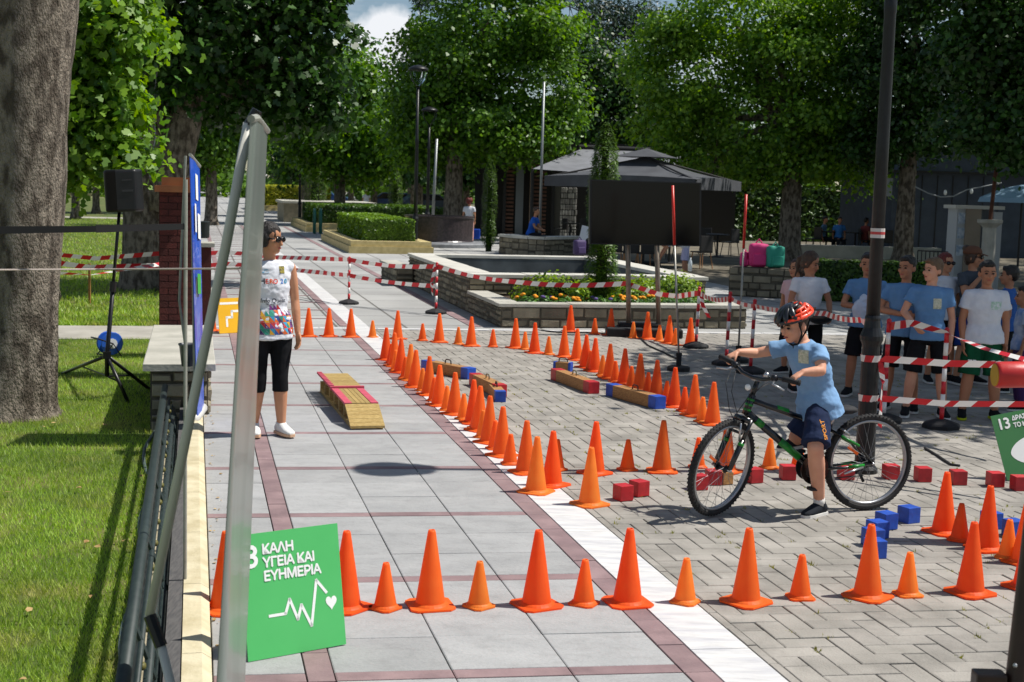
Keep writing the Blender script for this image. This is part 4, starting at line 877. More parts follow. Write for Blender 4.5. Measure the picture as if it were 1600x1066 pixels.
def box_surface_pts(n, f, su, sv, sz, rg, top=True):
    """points on the surface of a rounded box su x sv x sz (centred in u,v); f maps to the place"""
    u = rg.uniform(-.5, .5, n); v = rg.uniform(-.5, .5, n); z = rg.uniform(0, 1, n); s = rg.integers(0, 7, n); nr = np.zeros((n, 3))
    m = s <= 2; z[m] = 1; nr[m, 2] = 1
    m = s == 3; u[m] = .5; nr[m, 0] = 1
    m = s == 4; u[m] = -.5; nr[m, 0] = -1
    m = s >= 5; v[m] = -.5; nr[m, 1] = -1
    dep = np.abs(rg.normal(0, .04, n)); u *= 1 - dep / su * 1.2; v *= 1 - dep / sv * 1.2
    lump = .03 * np.sin(u * su * 9) * np.cos(v * sv * 7)
    return np.array([f(a * su, b * sv, c * sz + l - d) for a, b, c, l, d in zip(u, v, z, lump, dep * .6)]), nr
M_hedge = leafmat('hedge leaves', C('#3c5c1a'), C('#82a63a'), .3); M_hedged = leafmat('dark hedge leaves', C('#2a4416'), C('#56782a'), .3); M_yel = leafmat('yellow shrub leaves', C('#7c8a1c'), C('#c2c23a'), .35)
M_soil = mat('planter soil', C('#3a2c20'), 1, C('#4c3a2a'), scale=12)
M_core = mat('hedge twigs', C('#1c2a10'), 1)
# ---- stone planter with flowers (low) and stone basin (high)
pl = empty('stone_planter', UV(6, 20.4, 0)); tag(pl, 'low dry-stone planter full of marigolds and shrubs under the screen', 'planter')
U0, U1, V0, V1 = 4.32, 8.1, 19.32, 21.7
def pv(u): return -.075 * (u - U0)
uvbox(MB(), U0, U1, V0 - .0, V0 + .3, -.05, .3).build('core', M_stoneD, pl); uvbox(MB(), U0, U0 + .3, V0 + .3, V1, -.05, .3).build('core', M_stoneD, pl); uvbox(MB(), U1 - .3, U1, V0 + .3, V1, -.05, .3).build('core', M_stoneD, pl)
uvbox(MB(), U0 + .3, U1 - .3, V0 + .3, V1, -.05, .27).build('soil', M_soil, pl)
stone_face(pl, UV(U0, V0), UV(U1, V0), 0, .3, -AV, depth=.03); stone_face(pl, UV(U0, V1), UV(U0, V0), 0, .3, -AU, depth=.03); stone_face(pl, UV(U1, V0), UV(U1, V1), 0, .3, AU, depth=.03)
caps(pl, U0 - .04, U1 + .04, V0 - .04, V0 + .3, .303, .05, along='u', step=.9); caps(pl, U0 - .04, U0 + .3, V0 + .305, V1 - .02, .303, .05, step=.8); caps(pl, U1 - .3, U1 + .04, V0 + .305, V1 - .02, .303, .05, step=.8)
bs = empty('stone_basin', UV(6.2, 24.8, 0)); tag(bs, 'higher empty stone basin with pale slab rim behind the flower planter', 'basin')
X0, X1, Y0, Y1 = 4.32, 8.35, 21.71, 28.1
for q in ((X0, X1, Y0, Y0 + .4), (X0, X1, Y1 - .4, Y1), (X0, X0 + .4, Y0 + .4, Y1 - .4), (X1 - .4, X1, Y0 + .4, Y1 - .4)): uvbox(MB(), *q, -.05, .56).build('core', M_stoneD, bs)
uvbox(MB(), X0 + .4, X1 - .4, Y0 + .4, Y1 - .4, -.05, .2).build('basin_floor', mat('wet grey floor', C('#6d7274'), .6, C('#82878a'), scale=3), bs)
stone_face(bs, UV(X0, Y0), UV(X1, Y0), .28, .56, -AV, depth=.03); stone_face(bs, UV(X0, Y1), UV(X0, Y0), 0, .56, -AU, depth=.03); stone_face(bs, UV(X1, Y0), UV(X1, Y1), 0, .56, AU, depth=.03)
M_inner = mat('dark basin lining', C('#3f4446'), .8, C('#5a6062'), scale=2)
uvbox(MB(), X0 + .4, X1 - .4, Y1 - .415, Y1 - .401, .2, .55).build('lining', M_inner, bs); uvbox(MB(), X1 - .415, X1 - .401, Y0 + .4, Y1 - .42, .2, .55).build('lining', M_inner, bs)
M_cap2 = mat('bright slab rim', C('#b9b7ae'), .8, C('#cbc8be'), scale=3, detail=8, isl=.06)
caps(bs, X0 - .04, X1 + .04, Y0 - .04, Y0 + .42, .563, .06, along='u', step=.9, m=M_cap2); caps(bs, X0 - .04, X1 + .04, Y1 - .42, Y1 + .04, .563, .06, along='u', step=.9, m=M_cap2)
caps(bs, X0 - .04, X0 + .42, Y0 + .425, Y1 - .425, .563, .06, step=.9, m=M_cap2); caps(bs, X1 - .42, X1 + .04, Y0 + .425, Y1 - .425, .563, .06, step=.9, m=M_cap2)
sb = empty('stone_wall', UV(4.1, 29, 0)); tag(sb, 'short lower stone step at the back corner of the basin', 'wall'); uvbox(MB(), 3.95, 4.28, 27.3, 29.6, -.05, .34).build('core', M_stoneD, sb); stone_face(sb, UV(3.95, 27.3), UV(4.28, 27.3), 0, .34, -AV); stone_face(sb, UV(3.95, 29.6), UV(3.95, 27.3), 0, .34, -AU); caps(sb, 3.9, 4.27, 27.26, 29.6, .343, .05)
rg = np.random.default_rng(3)
def foliage(name, pts, nr, size, m, parent=None, shape='quad', seed=1, up=.35, org=(0, 0, 0), kind=None, jit=.5):
    V, F = leaf_cloud(np.asarray(pts), np.asarray(nr), size, shape, up, seed, jit); org = ORG.get(parent.name, Vector()) if parent is not None else org
    o = link(name, np_mesh(name, V, F, m, org), parent, org)
    if kind: o['kind'] = kind
    return o
# shrubs and flowers in the planter
def mound(u, v, r, h, n, m, label, name='shrub', z0=.27, size=.045, cat='shrub', shape='quad', grp=None, flowers=None):
    t = rg.uniform(0, 2 * np.pi, n); e = np.arccos(rg.uniform(0, 1, n)); rr = rg.uniform(.75, 1.08, n) * (1 + .12 * np.sin(5 * t))
    d = np.stack([np.sin(e) * np.cos(t), np.sin(e) * np.sin(t), np.cos(e)], 1); c = np.array(UV(u, v, z0)); pts = c + d * rr[:, None] * np.array([r, r, h])
    root = empty(name, UV(u, v, z0)); tag(root, label, cat, grp); foliage('leaves', pts, d, size, m, root, shape, int(u * 100) % 97); 
    MB().ell(UV(u, v, z0), (r * .7, r * .7, h * .72), seg=10, rings=6).build('twigs', M_core, root)
    if flowers:
        k = flowers[0]; f = MB()
        for i in range(k):
            a = rg.uniform(0, 6.28); rr_ = rg.uniform(0, 1) ** .5 * r; p = UV(u, v, z0) + Vector((math.cos(a) * rr_, math.sin(a) * rr_, h * (1 - .4 * (rr_ / r) ** 2) + rg.uniform(.01, .05)))
            MB().ell(p, (.035, .035, .022), seg=8, rings=5).build('blossom', flowers[1], root, smooth=True)
    return root
M_mar = mat('marigold', C('#e88a12'), .8, C('#f0a81e'), scale=40, bump=.5, bscale=120); M_pur = mat('purple bloom', C('#5b4a8a'), .8)
M_bush = leafmat('bush leaves', C('#4d7018'), C('#9dbb3c'), .35); M_gc = leafmat('ground cover leaves', C('#2f5c28'), C('#6f9a4a'), .3)
for i, (u, r, h, lab) in enumerate(((5.35, .55, .42, 'round green shrub with fine leaves left of the cypress'), (6.05, .3, .35, 'small green shrub close behind the cypress trunk'), (6.75, .5, .4, 'loose green shrub between the screen poles'), (7.45, .45, .45, 'full green shrub at the right end of the planter'))):
    mound(u, V0 + 1.2 + .12 * (i % 2), r, h, 1500, M_bush, lab, size=.06)
for i in range(11):
    u = U0 + .5 + i * .28; fl = (5 + i % 4, M_mar) if i not in (1, 4, 8, 9, 10) else ((3, M_pur) if i in (1, 4) else None)
    mound(u, V0 + .48 + .1 * (i % 2), .19, .14, 300, M_gc, (('orange marigold clump' if fl and fl[1] is M_mar else 'purple pansy clump' if fl else 'leafy green clump') + ', ' + ORD[i] + ' from the planter corner'), 'flower_clump', size=.045, cat='flowers', grp='flower clumps in the planter', flowers=fl)
# ---- cypresses
M_cyp = leafmat('cypress leaves', C('#2c4a12'), C('#5d7f22'), .25); M_bark = mat('grey bark', C('#4a4034'), .95, C('#6b5e4c'), scale=9, bump=.8, bscale=18, stretch=(3, 3, 1))
def cypress(base, h, r, n, label, size=.1, irregular=.12, sd=1):
    g_ = np.random.default_rng(sd); root = empty('cypress_tree', base); tag(root, label, 'tree', 'slim cypresses')
    z = g_.uniform(.03, 1, n); t = g_.uniform(0, 2 * np.pi, n); pr_ = np.minimum(1, z * 8) * np.minimum(1, (1 - z) * 5) ** .6
    rr = r * pr_ * (1 + irregular * np.sin(t * 2 + z * 14) + g_.normal(0, .1, n)); pts = np.stack([base[0] + rr * np.cos(t), base[1] + rr * np.sin(t), base[2] + z * h], 1)
    nr = np.stack([np.cos(t), np.sin(t), np.full(n, .8)], 1); foliage('crown', pts, nr, size, M_cyp, root, 'thin', sd, 1.0, jit=.35)
    MB().tube([Vector(base), Vector(base) + Vector((0, 0, h * .93))], [r * .5, r * .25], 7).build('trunk', M_core, root)
b_ = P(938, 470, 20.9); b_.z = .27; cypress(b_, 2.75, .2, 9000, 'slim tall cypress growing in the flower planter by the screen', .08, .2, 1)
b_ = G(763, 393); cypress(b_, 2.9, .2, 5000, 'slim cypress between the fountain and the curved stone wall', .1, .1, 2)
b_ = G(617, 352); cypress(b_, 2.9, .3, 4000, 'slim cypress behind the clipped hedges', .14, .1, 3); b_ = G(492, 345); cypress(b_, 3.4, .55, 4000, 'broader shaded cypress behind the back hedge', .16, .1, 4)
# ---- hedges with cream kerbs
M_cream = mat('cream kerb stone', C('#c9b884'), .85, C('#b3a26e'), scale=6, isl=.06)
def hedge(u0, u1, v0, v1, h, label, m, n, size=.09):
    c = ((u0 + u1) / 2, (v0 + v1) / 2); root = empty('hedge', UV(c[0], c[1], 0)); tag(root, label, 'hedge')
    for z0, z1, e in ((0, .2, .0), (.203, .36, .06)):
        for q in ((u0 + e, u1 - e, v0 + e, v0 + .35), (u0 + e, u1 - e, v1 - .35, v1 - e), (u0 + e, u0 + .35, v0 + .355, v1 - .355), (u1 - .35, u1 - e, v0 + .355, v1 - .355)): uvbox(MB(), *q, z0, z1).build('kerb', M_cream, root)
    su, sv = u1 - u0 - 1.0, v1 - v0 - 1.0
    pts, nr = box_surface_pts(n, lambda a, b, z: UV(c[0] + a, c[1] + b, .25 + z), su, sv, h, np.random.default_rng(int(u0 * 10 + v0)))
    foliage('leaves', pts, nr, size, m, root, 'quad', 5, .5); uvbox(MB(), c[0] - su / 2 + .08, c[0] + su / 2 - .08, c[1] - sv / 2 + .08, c[1] + sv / 2 - .08, 0, .2 + h * .93).build('twigs', M_core, root)
hedge(4.4, 6.9, 40.2, 49.3, .75, 'clipped light green hedge in a cream kerb beside the fountain', M_hedge, 16000)
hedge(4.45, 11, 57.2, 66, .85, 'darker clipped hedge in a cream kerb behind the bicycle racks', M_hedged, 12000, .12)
hb = G(450, 330); uvh = toUV(hb); hedge(uvh[0] - 2.5, uvh[0] + 3.5, uvh[1], uvh[1] + 9, 1.5, 'yellow-green shrub bed near the far steps', M_yel, 7000, .2)
fs_ = empty('stone_wall', UV(5, 73, 0)); tag(fs_, 'low stone planter wall before the yellow-green shrubs', 'wall'); uvbox(MB(), 4.4, 9, 70.5, 76, 0, .95).build('core', M_stone, fs_); caps(fs_, 4.3, 9.1, 70.4, 76.1, .955, .12, along='u', step=1.2)
# ---- bicycle racks
M_rack = mat('teal rack', C('#1f6f5f'), .4)
for i, (x, y, lab) in enumerate(((497, 366, 'green hoop bicycle rack beside the cream kerb corner'), (545, 362, 'green hoop bicycle rack before the middle of the dark hedge'), (597, 362, 'green hoop bicycle rack near the slim cypress'))):
    b0 = G(x, y); b = MB()
    for dx in (-.12, .12): b.tube([b0 + AU * dx + Vector((0, 0, 0)), b0 + AU * dx + Vector((0, 0, .85)), b0 + AU * dx + AV * .1 + Vector((0, 0, .98)), b0 + AU * dx + AV * .6 + Vector((0, 0, .98)), b0 + AU * dx + AV * .7 + Vector((0, 0, .85)), b0 + AU * dx + AV * .7], .035, 7)
    tag(b.build('bicycle_rack', M_rack, org=b0, smooth=True), lab, 'bicycle rack')
# ---- round fountain
fc = P(686, 385, 47.0); fc.z = 0; fo = empty('round_fountain', fc); tag(fo, 'dark round stone fountain drum on a wide grey step', 'fountain')
MB().lathe([(1.75, 0), (1.75, .1), (1.72, .14), (1.2, .16)], c=fc, seg=40).build('step', mat('grey granite', C('#6f7276'), .6, C('#83868a'), scale=8), fo)
MB().lathe([(1.16, .165), (1.13, .2), (1.16, .95), (1.2, .98), (1.2, 1.02), (1.0, 1.02), (1.0, .8), (.3, .78)], c=fc, seg=40).build('drum', mat('dark polished stone', C('#2c2729'), .35, C('#463c3e'), scale=14), fo)
# ---- curved stone wall
cw = empty('stone_wall', G(840, 398)); tag(cw, 'pale curved stone wall where the man in blue sits', 'wall')
cpts = [(780, 396), (800, 399), (825, 401), (850, 402), (880, 401), (915, 400)]; g_pts = [G(x, y) for x, y in cpts]
for i in range(len(g_pts) - 1):
    a, b_ = g_pts[i], g_pts[i + 1]; d = (b_ - a).normalized(); n_ = Vector((d.y, -d.x, 0)); n_ = n_ if n_.y < 0 else -n_
    MB().add([a, b_, b_ - n_ * .5, a - n_ * .5] + [p + Vector((0, 0, .52)) for p in (a, b_, b_ - n_ * .5, a - n_ * .5)], [(0, 1, 5, 4), (1, 2, 6, 5), (2, 3, 7, 6), (3, 0, 4, 7), (4, 5, 6, 7)]).build('core', M_stoneD, cw)
    stone_face(cw, a, b_, 0, .52, n_, hmin=.12, hmax=.2, lmin=.2, lmax=.5, depth=.03)
    MB().add([p + Vector((0, 0, z)) for z in (.523, .6) for p in (a + n_ * .06, b_ + n_ * .06, b_ - n_ * .55, a - n_ * .55)], [(0, 1, 5, 4), (1, 2, 6, 5), (2, 3, 7, 6), (3, 0, 4, 7), (4, 5, 6, 7), (3, 2, 1, 0)]).build('cap_slab', M_cap2, cw)
# ---- pavilion with slatted walls
M_frame = mat('dark frame', C('#1c1b1b'), .6); M_slat = mat('brown slats', C('#6a4a3a'), .7, C('#54382b'), scale=8, isl=.12); M_grey = mat('grey panel', C('#6e757a'), .6)
Yp = 57.5; pa = empty('pavilion', P(800, 375, Yp)); tag(pa, 'dark framed pavilion with horizontal brown slats behind the fountain', 'building')
def PZ(px, z, Y): q = P(px, 300, Y); return Vector((q.x, Y, z))
def pbox(x0, x1, z0, z1, Y, dy, m, nm, par):
    a = PZ(x0, z0, Y); b_ = PZ(x1, z1, Y); return MB().box(((a.x + b_.x) / 2, Y + dy / 2, (z0 + z1) / 2), (b_.x - a.x, dy, z1 - z0)).build(nm, m, par)
def py(y, px, Y): return P(px, y, Y).z
pbox(742, 1150, 0, 3.55, Yp + .3, 4, mat('pavilion wall', C('#2a2826'), .8), 'wall', pa)
pbox(735, 1160, 3.56, 3.95, Yp - .4, 5.2, M_frame, 'roof', pa)
for x in (752, 786, 829, 862): pbox(x, x + 5, 0, 3.55, Yp, .25, M_frame, 'post', pa)
for (x0, x1) in ((788, 803), (833, 854)):
    z = .1
    while z < 3.3: pbox(x0, x1, z, z + .09, Yp + .1, .06, M_slat, 'slat', pa); z += .16
pbox(806, 818, 0, 3.3, Yp + .1, .05, M_grey, 'panel', pa); pbox(757, 770, 0, 3.3, Yp + .1, .05, M_grey, 'panel', pa); pbox(828, 832, .2, 3.4, Yp - .3, .12, mat('pale post', C('#b79c80'), .7), 'pale_post', pa)
pbox(862, 876, 0, 2.6, Yp + .15, .05, mat('cafe wall', C('#5d5a52'), .8), 'panel', pa)
vsw = empty('stone_wall', P(895, 340, Yp)); tag(vsw, 'mottled white stone feature wall under the umbrella edge', 'wall'); q0 = PZ(876, 0, Yp - .6); q1 = PZ(902, 2.1, Yp - .6)
M_wst = mat('white field stone', C('#a9a7a0'), .9, C('#7b7974'), scale=5, isl=.35)
for i in range(7):
    for j in range(9):
        w_ = (q1.x - q0.x) / 7; h_ = .23; MB().bbox((q0.x + (i + .5) * w_ + random.uniform(-.02, .02), Yp - .6, .05 + (j + .5) * h_), (w_ * .92, .12, h_ * .9), .03).build('stone', M_wst, vsw)
# awnings (shade sail) and big umbrella
M_canv = mat('grey canvas', C('#6e7075'), .85, C('#7c7e84'), scale=2, trans=.1); M_canvd = mat('charcoal canvas', C('#45474c'), .85, C('#53565b'), scale=2, trans=.12)
sa = empty('shade_sail', P(920, 260, 52)); tag(sa, 'pale grey shade sail stretched from the pavilion roof', 'awning')
c4 = [P(832, 264, 50), P(908, 233, 55), P(1120, 240, 55), P(1000, 276, 48)]; vs = []; fs = []
for i in range(9):
    for j in range(9):
        s_, t = i / 8, j / 8; p = c4[0].lerp(c4[3], s_).lerp(c4[1].lerp(c4[2], s_), t); p.z -= .35 * 16 * s_ * (1 - s_) * t * (1 - t) * .5; vs.append(p)
for i in range(8):
    for j in range(8): fs.append((i * 9 + j, (i + 1) * 9 + j, (i + 1) * 9 + j + 1, i * 9 + j + 1))
MB().add(vs, fs).build('canvas', M_canv, sa, smooth=True); MB().tube([P(905, 229, 55), P(1125, 238, 55)], .07, 8).build('beam', M_frame, sa)
for a, y_ in ((c4[0], 50), (c4[3], 48)): MB().tube([Vector((a.x, a.y, 0)), a], .06, 8).build('post', M_frame, sa)
uc = P(1008, 300, 37.0); uc.z = 0; um = empty('parasol', uc); tag(um, 'large square charcoal parasol with a vented top behind the screen', 'parasol')
ang = math.atan2(-2.72, 1.0); R_ = 2.9; cor = [uc + Vector((R_ * math.cos(ang + k * math.pi / 2), R_ * math.sin(ang + k * math.pi / 2), 2.36)) for k in range(4)]
ap = uc + Vector((0, 0, 2.98)); b = MB(); n = 6
for k in range(4):
    a, c = cor[k], cor[(k + 1) % 4]; vs = []; fs = []
    for i in range(n + 1):
        for j in range(n + 1):
            t = i / n; p = ap.lerp(a.lerp(c, j / n), t); p.z -= .1 * math.sin(t * math.pi) * 1.0 - .06 * t * t * math.sin(j / n * math.pi); vs.append(p)
    for i in range(n):
        for j in range(n): fs.append((i * (n + 1) + j, (i + 1) * (n + 1) + j, (i + 1) * (n + 1) + j + 1, i * (n + 1) + j + 1))
    MB().add(vs, fs).build('canopy_panel', M_canvd, um, smooth=True)
    MB().add([a.lerp(c, j / n) + Vector((0, 0, .06 * math.sin(j / n * math.pi) if z else -.26)) for z in (0, 1) for j in range(n + 1)], [(j, j + 1, n + 2 + j, n + 1 + j) for j in range(n)]).build('valance', M_canvd, um)
    MB().tube([ap - Vector((0, 0, .06)), a - Vector((0, 0, .04))], .025, 6).build('rib', M_frame, um)
top = uc + Vector((0, 0, 3.17)); b = MB(); tc4 = [uc + Vector((.95 * math.cos(ang + k * math.pi / 2), .95 * math.sin(ang + k * math.pi / 2), 2.93)) for k in range(4)]
b.add([top] + tc4, [(0, 1, 2), (0, 2, 3), (0, 3, 4), (0, 4, 1)]).build('vent_cap', M_canvd, um)
MB().tube([uc, uc + Vector((0, 0, 3.1))], .05, 8).build('pole', M_frame, um); MB().bbox(uc + Vector((0, 0, .08)), (.9, .9, .16), .03).build('foot', M_rub, um)
# ---- right: dark building, kiosk cabinet, pedestal, low walls, hedge, terrace furniture
Yb = 50; db = empty('dark_building', P(1500, 390, Yb)); tag(db, 'dark blue-grey building with a pale upper panel behind the trees', 'building'); M_navy = mat('navy cladding', C('#3d4654'), .75, C('#465060'), scale=3)
pbox(1395, 1680, 0, 3.0, Yb, 8, M_navy, 'wall', db); pbox(1432, 1680, 3.05, 3.75, Yb - .3, 8.5, M_navy, 'parapet', db); pbox(1340, 1680, 2.98, 3.05, Yb - .4, 8.6, M_frame, 'eave', db)
pbox(1405, 1420, .2, 2.4, Yb - .06, .05, mat('pale door', C('#8c9298'), .7), 'door', db); pbox(1385, 1394, 2.1, 2.75, Yb - .2, .05, mat('pale door', C('#8c9298'), .7), 'panel', db)
for k in range(6): pbox(1440 + k * 24, 1441 + k * 24, .1, 2.9, Yb - .025, .022, M_frame, 'seam', db)
lt = empty('light_string', P(1480, 300, 40)); tag(lt, 'drooping cable with small bulbs in front of the dark building', 'light string'); q = [P(x, y, 40) for x, y in ((1430, 292), (1450, 302), (1470, 308), (1490, 307), (1510, 297), (1535, 292), (1565, 286))]
MB().tube(q, .02, 5).build('cable', mat('pale cable', C('#8f9498'), .6), lt)
for x, y in ((1477, 301), (1518, 299), (1560, 284)): MB().ell(P(x, y, 40), (.05, .05, .08), seg=8, rings=6).build('bulb', M_white, lt, smooth=True)
Yk = 27.9; kb = empty('utility_kiosk', P(1530, 470, Yk)); tag(kb, 'beige and grey utility kiosk with posters behind the children', 'kiosk'); M_be = mat('beige cabinet', C('#8f8272'), .7, C('#857868'), scale=3)
pbox(1512, 1536, 0, 1.85, Yk, .7, M_be, 'cabinet', kb); pbox(1498, 1513, 0, 1.85, Yk + .05, .6, mat('pale panel', C('#a9acae'), .6), 'side_panel', kb); pbox(1555, 1569, 0, 1.8, Yk + .1, .6, mat('pale panel', C('#a9acae'), .6), 'side_panel', kb); pbox(1495, 1572, 1.85, 1.92, Yk - .03, .8, mat('kiosk top', C('#b9b7ae'), .7), 'top', kb); pbox(1536, 1556, 0, 1.84, Yk + .3, .4, M_grey, 'back_panel', kb)
for z in (.9, 1.25, 1.55): pbox(1500, 1511, z, z + .22, Yk + .03, .01, mat('poster', C('#7f93ac'), .6, C('#c5ccd2'), scale=12), 'poster', kb)
Yd = 26.8; pd = empty('pedestal', P(1548, 480, Yd)); tag(pd, 'pale stone pedestal with a rusty pole beside the kiosk', 'pedestal'); c = PZ(1550, 0, Yd)
MB().lathe([(.2, 0), (.2, .1), (.14, .14), (.13, 1.5), (.16, 1.54), (.24, 1.6), (.24, 1.66)], c=c, seg=12).build('shaft', mat('pale stone', C('#b3b0a6'), .8, C('#9c998e'), scale=5), pd); MB().tube([c + Vector((0, 0, 1.66)), c + Vector((.12, 0, 3.95))], .04, 8).build('rusty_pole', mat('rust', C('#5a3524'), .9, C('#472a1e'), scale=12), pd)
MB().tube([c + Vector((.12, 0, 3.9)), c + Vector((.6, .2, 3.8)), c + Vector((1.4, .6, 3.85))], .012, 5).build('wire', mat('pale cable', C('#8f9498'), .6), pd)
pu = empty('parasol', P(1600, 420, 36)); tag(pu, 'pale blue parasol half hidden behind the rusty pole', 'parasol'); c = P(1598, 300, 36); c.z = 0
MB().lathe([(1.15, 2.0), (1.1, 2.12), (.6, 2.34), (.02, 2.48)], c=c, seg=10, close=False).build('canopy', mat('pale blue canvas', C('#8fb0c6'), .85, trans=.2), pu); MB().tube([c, c + Vector((0, 0, 2.45))], .03, 7).build('pole', M_frame, pu)
# low walls & hedge behind children
w1 = empty('stone_wall', G(1190, 455)); tag(w1, 'shaded stone wall carrying school bags behind the posts', 'wall'); a = G(1138, 462); b_ = G(1250, 468); d = (b_ - a).normalized(); n_ = Vector((d.y, -d.x, 0))
MB().add([a, b_, b_ - n_ * .5, a - n_ * .5] + [p + Vector((0, 0, .58)) for p in (a, b_, b_ - n_ * .5, a - n_ * .5)], [(0, 1, 5, 4), (1, 2, 6, 5), (2, 3, 7, 6), (3, 0, 4, 7), (4, 5, 6, 7)]).build('core', M_stoneD, w1); stone_face(w1, a, b_, 0, .58, n_, hmin=.12, hmax=.2, depth=.03)
def hedge2(a, b_, wd, h, label, m, n, size):
    d = (b_ - a); L_ = d.length; d.normalize(); n_ = Vector((-d.y, d.x, 0)); root = empty('hedge', (a + b_) / 2); tag(root, label, 'hedge'); c = (a + b_) / 2 + n_ * wd / 2
    pts, nr = box_surface_pts(n, lambda x, y, z: c + d * x + n_ * y + Vector((0, 0, z)), L_, wd, h, np.random.default_rng(n)); foliage('leaves', pts, nr, size, m, root, 'quad', 8, .5)
    vs = [c + d * (x * (L_ / 2 - .08)) + n_ * (y * (wd / 2 - .08)) + Vector((0, 0, z)) for z in (0, h * .92) for x, y in ((-1, -1), (1, -1), (1, 1), (-1, 1))]; MB().add(vs, [(4, 5, 6, 7), (0, 1, 5, 4), (1, 2, 6, 5), (2, 3, 7, 6), (3, 0, 4, 7)]).build('twigs', M_core, root)
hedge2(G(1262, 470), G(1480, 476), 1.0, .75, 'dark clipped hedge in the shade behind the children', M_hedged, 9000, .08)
hedge2(Vector((PZ(1075, 0, 60).x, 60, 0)), Vector((PZ(1400, 0, 63).x, 63, 0)), 1.5, 2.5, 'added tall dark hedge as a backdrop behind the terrace', M_hedged, 9000, .22)  # hedge added as a dark backdrop to deepen the terrace background
w2 = MB(); a = G(1235, 402); b_ = G(1470, 408); d = (b_ - a).normalized(); n_ = Vector((-d.y, d.x, 0)); w2.add([a, b_, b_ + n_ * .4, a + n_ * .4] + [p + Vector((0, 0, .42)) for p in (a, b_, b_ + n_ * .4, a + n_ * .4)], [(0, 1, 5, 4), (1, 2, 6, 5), (2, 3, 7, 6), (3, 0, 4, 7), (4, 5, 6, 7)]); tag(w2.build('low_wall', M_cap, org=a), 'long pale low wall across the shaded terrace', 'wall')
# railing
rl_ = empty('railing', G(1470, 470)); tag(rl_, 'dark thin bar railing behind the boys in blue shirts', 'railing'); a = G(1430, 462); b_ = G(1500, 468)
for k in range(12): p = a.lerp(b_, k / 11); MB().tube([p, p + Vector((0, 0, .95))], .012, 5).build('bar', M_frame, rl_)
for z in (.1, .95): MB().tube([a + Vector((0, 0, z)), b_ + Vector((0, 0, z))], .016, 6).build('rail', M_frame, rl_)
# terrace tables and chairs
M_tim = mat('timber legs', C('#a87a52'), .7)
def chair(p, rz, label, m=M_frame, grp='terrace chairs', lm=None):
    R = Matrix.Rotation(rz, 3, 'Z'); r = empty('chair', p); tag(r, label, 'chair', grp)
    MB().bbox(p + Vector((0, 0, .45)), (.44, .42, .04), .01, rz).build('seat', m, r); MB().bbox(p + R @ Vector((0, .2, .68)), (.42, .035, .42), .01, rz).build('backrest', m, r)
    for sx in (-1, 1):
        for sy in (-1, 1): MB().tube([p + R @ Vector((sx * .22, sy * .22, 0)), p + R @ Vector((sx * .17, sy * .16, .44))], .016, 5).build('leg', lm or m, r)
def table(p, label):
    r = empty('table', p); tag(r, label, 'table', 'terrace tables'); MB().lathe([(.38, .7), (.38, .74)], c=p, seg=14).build('top', M_frame, r); MB().tube([p, p + Vector((0, 0, .7))], .035, 7).build('stem', M_frame, r); MB().lathe([(.25, 0), (.25, .03), (.04, .05)], c=p, seg=12).build('foot', M_frame, r)
for i, (x, y) in enumerate(((962, 420), (985, 422), (1008, 423), (1095, 420))): chair(G(x, y), 2.8 + i * .3, 'dark chair with timber legs under the parasol', M_frame, 'timber-legged chairs', M_tim)
for x, y in ((1045, 412), (1120, 402), (1290, 392), (1335, 394), (890, 378)): table(G(x, y), 'small round dark cafe table in the shade')
for i, (x, y) in enumerate(((1030, 405), (1062, 408), (1105, 398), (1140, 400), (1270, 392), (1310, 393), (1350, 395), (1385, 398), (876, 376), (905, 377))): chair(G(x, y), i * 1.3, 'dark cafe chair in the shade of the trees')
# bags
M_pinkb = mat('pink bag', C('#d8387e'), .7); M_teal = mat('teal bag', C('#2f9d86'), .7); M_pur2 = mat('purple bag', C('#40305e'), .7); M_blkb = mat('black bag', C('#17171a'), .7)
def bag(p, s, m, label, rz=0):
    r = empty('school_bag', p); tag(r, label, 'bag'); R = Matrix.Rotation(rz, 3, 'Z')
    MB().bbox(p + Vector((0, 0, .185 * s)), (.3 * s, .18 * s, .36 * s), .06 * s, rz).build('sack', m, r, smooth=True); MB().bbox(p + R @ Vector((0, -.1 * s, .12 * s)), (.2 * s, .06 * s, .16 * s), .02, rz).build('pocket', m, r); MB().tube([p + R @ Vector((-.05 * s, 0, .37 * s)), p + R @ Vector((0, 0, .43 * s)), p + R @ Vector((.05 * s, 0, .37 * s))], .012 * s, 6).build('handle', m, r)
def on_wall(px, z=.58): 
    t = (px - 1138) / 112; return G(1138, 462).lerp(G(1250, 468), t) + Vector((0, .25, z))
bag(on_wall(1186), 1.3, M_pinkb, 'bright pink school bag on the shaded stone wall'); bag(on_wall(1212), 1.2, M_teal, 'teal school bag beside the pink one on the wall', .3); bag(on_wall(1165), .8, M_pinkb, 'flat pink bag lying on the shaded stone wall', 1)
def on_basin(px, py_): return G(px, py_, .625)
bag(on_basin(905, 399), .9, M_pur2, 'purple and white bag on the basin rim', .5); bag(on_basin(925, 399), 1.0, M_blkb, 'black bag on the basin rim beside the cypress')
c = on_basin(1078, 424); bt = MB().lathe([(.035, 0), (.037, .14), (.03, .18), (.014, .21), (.014, .24)], c=c, seg=12).build('water_bottle', mat('clear plastic', C('#cfd8de'), .15, trans=.3), org=c, smooth=True); tag(bt, 'clear plastic water bottle on the basin corner', 'bottle')
c = on_basin(912, 396) + Vector((0, .1, 0)); ps = MB().box(c + Vector((0, 0, .3)), (.22, .03, .6), M=Matrix.Rotation(.2, 3, 'Y')).build('white_panel', mat('pale board', C('#c3cbd6'), .6), org=c); tag(ps, 'upright white board leaning near the black bag', 'board')
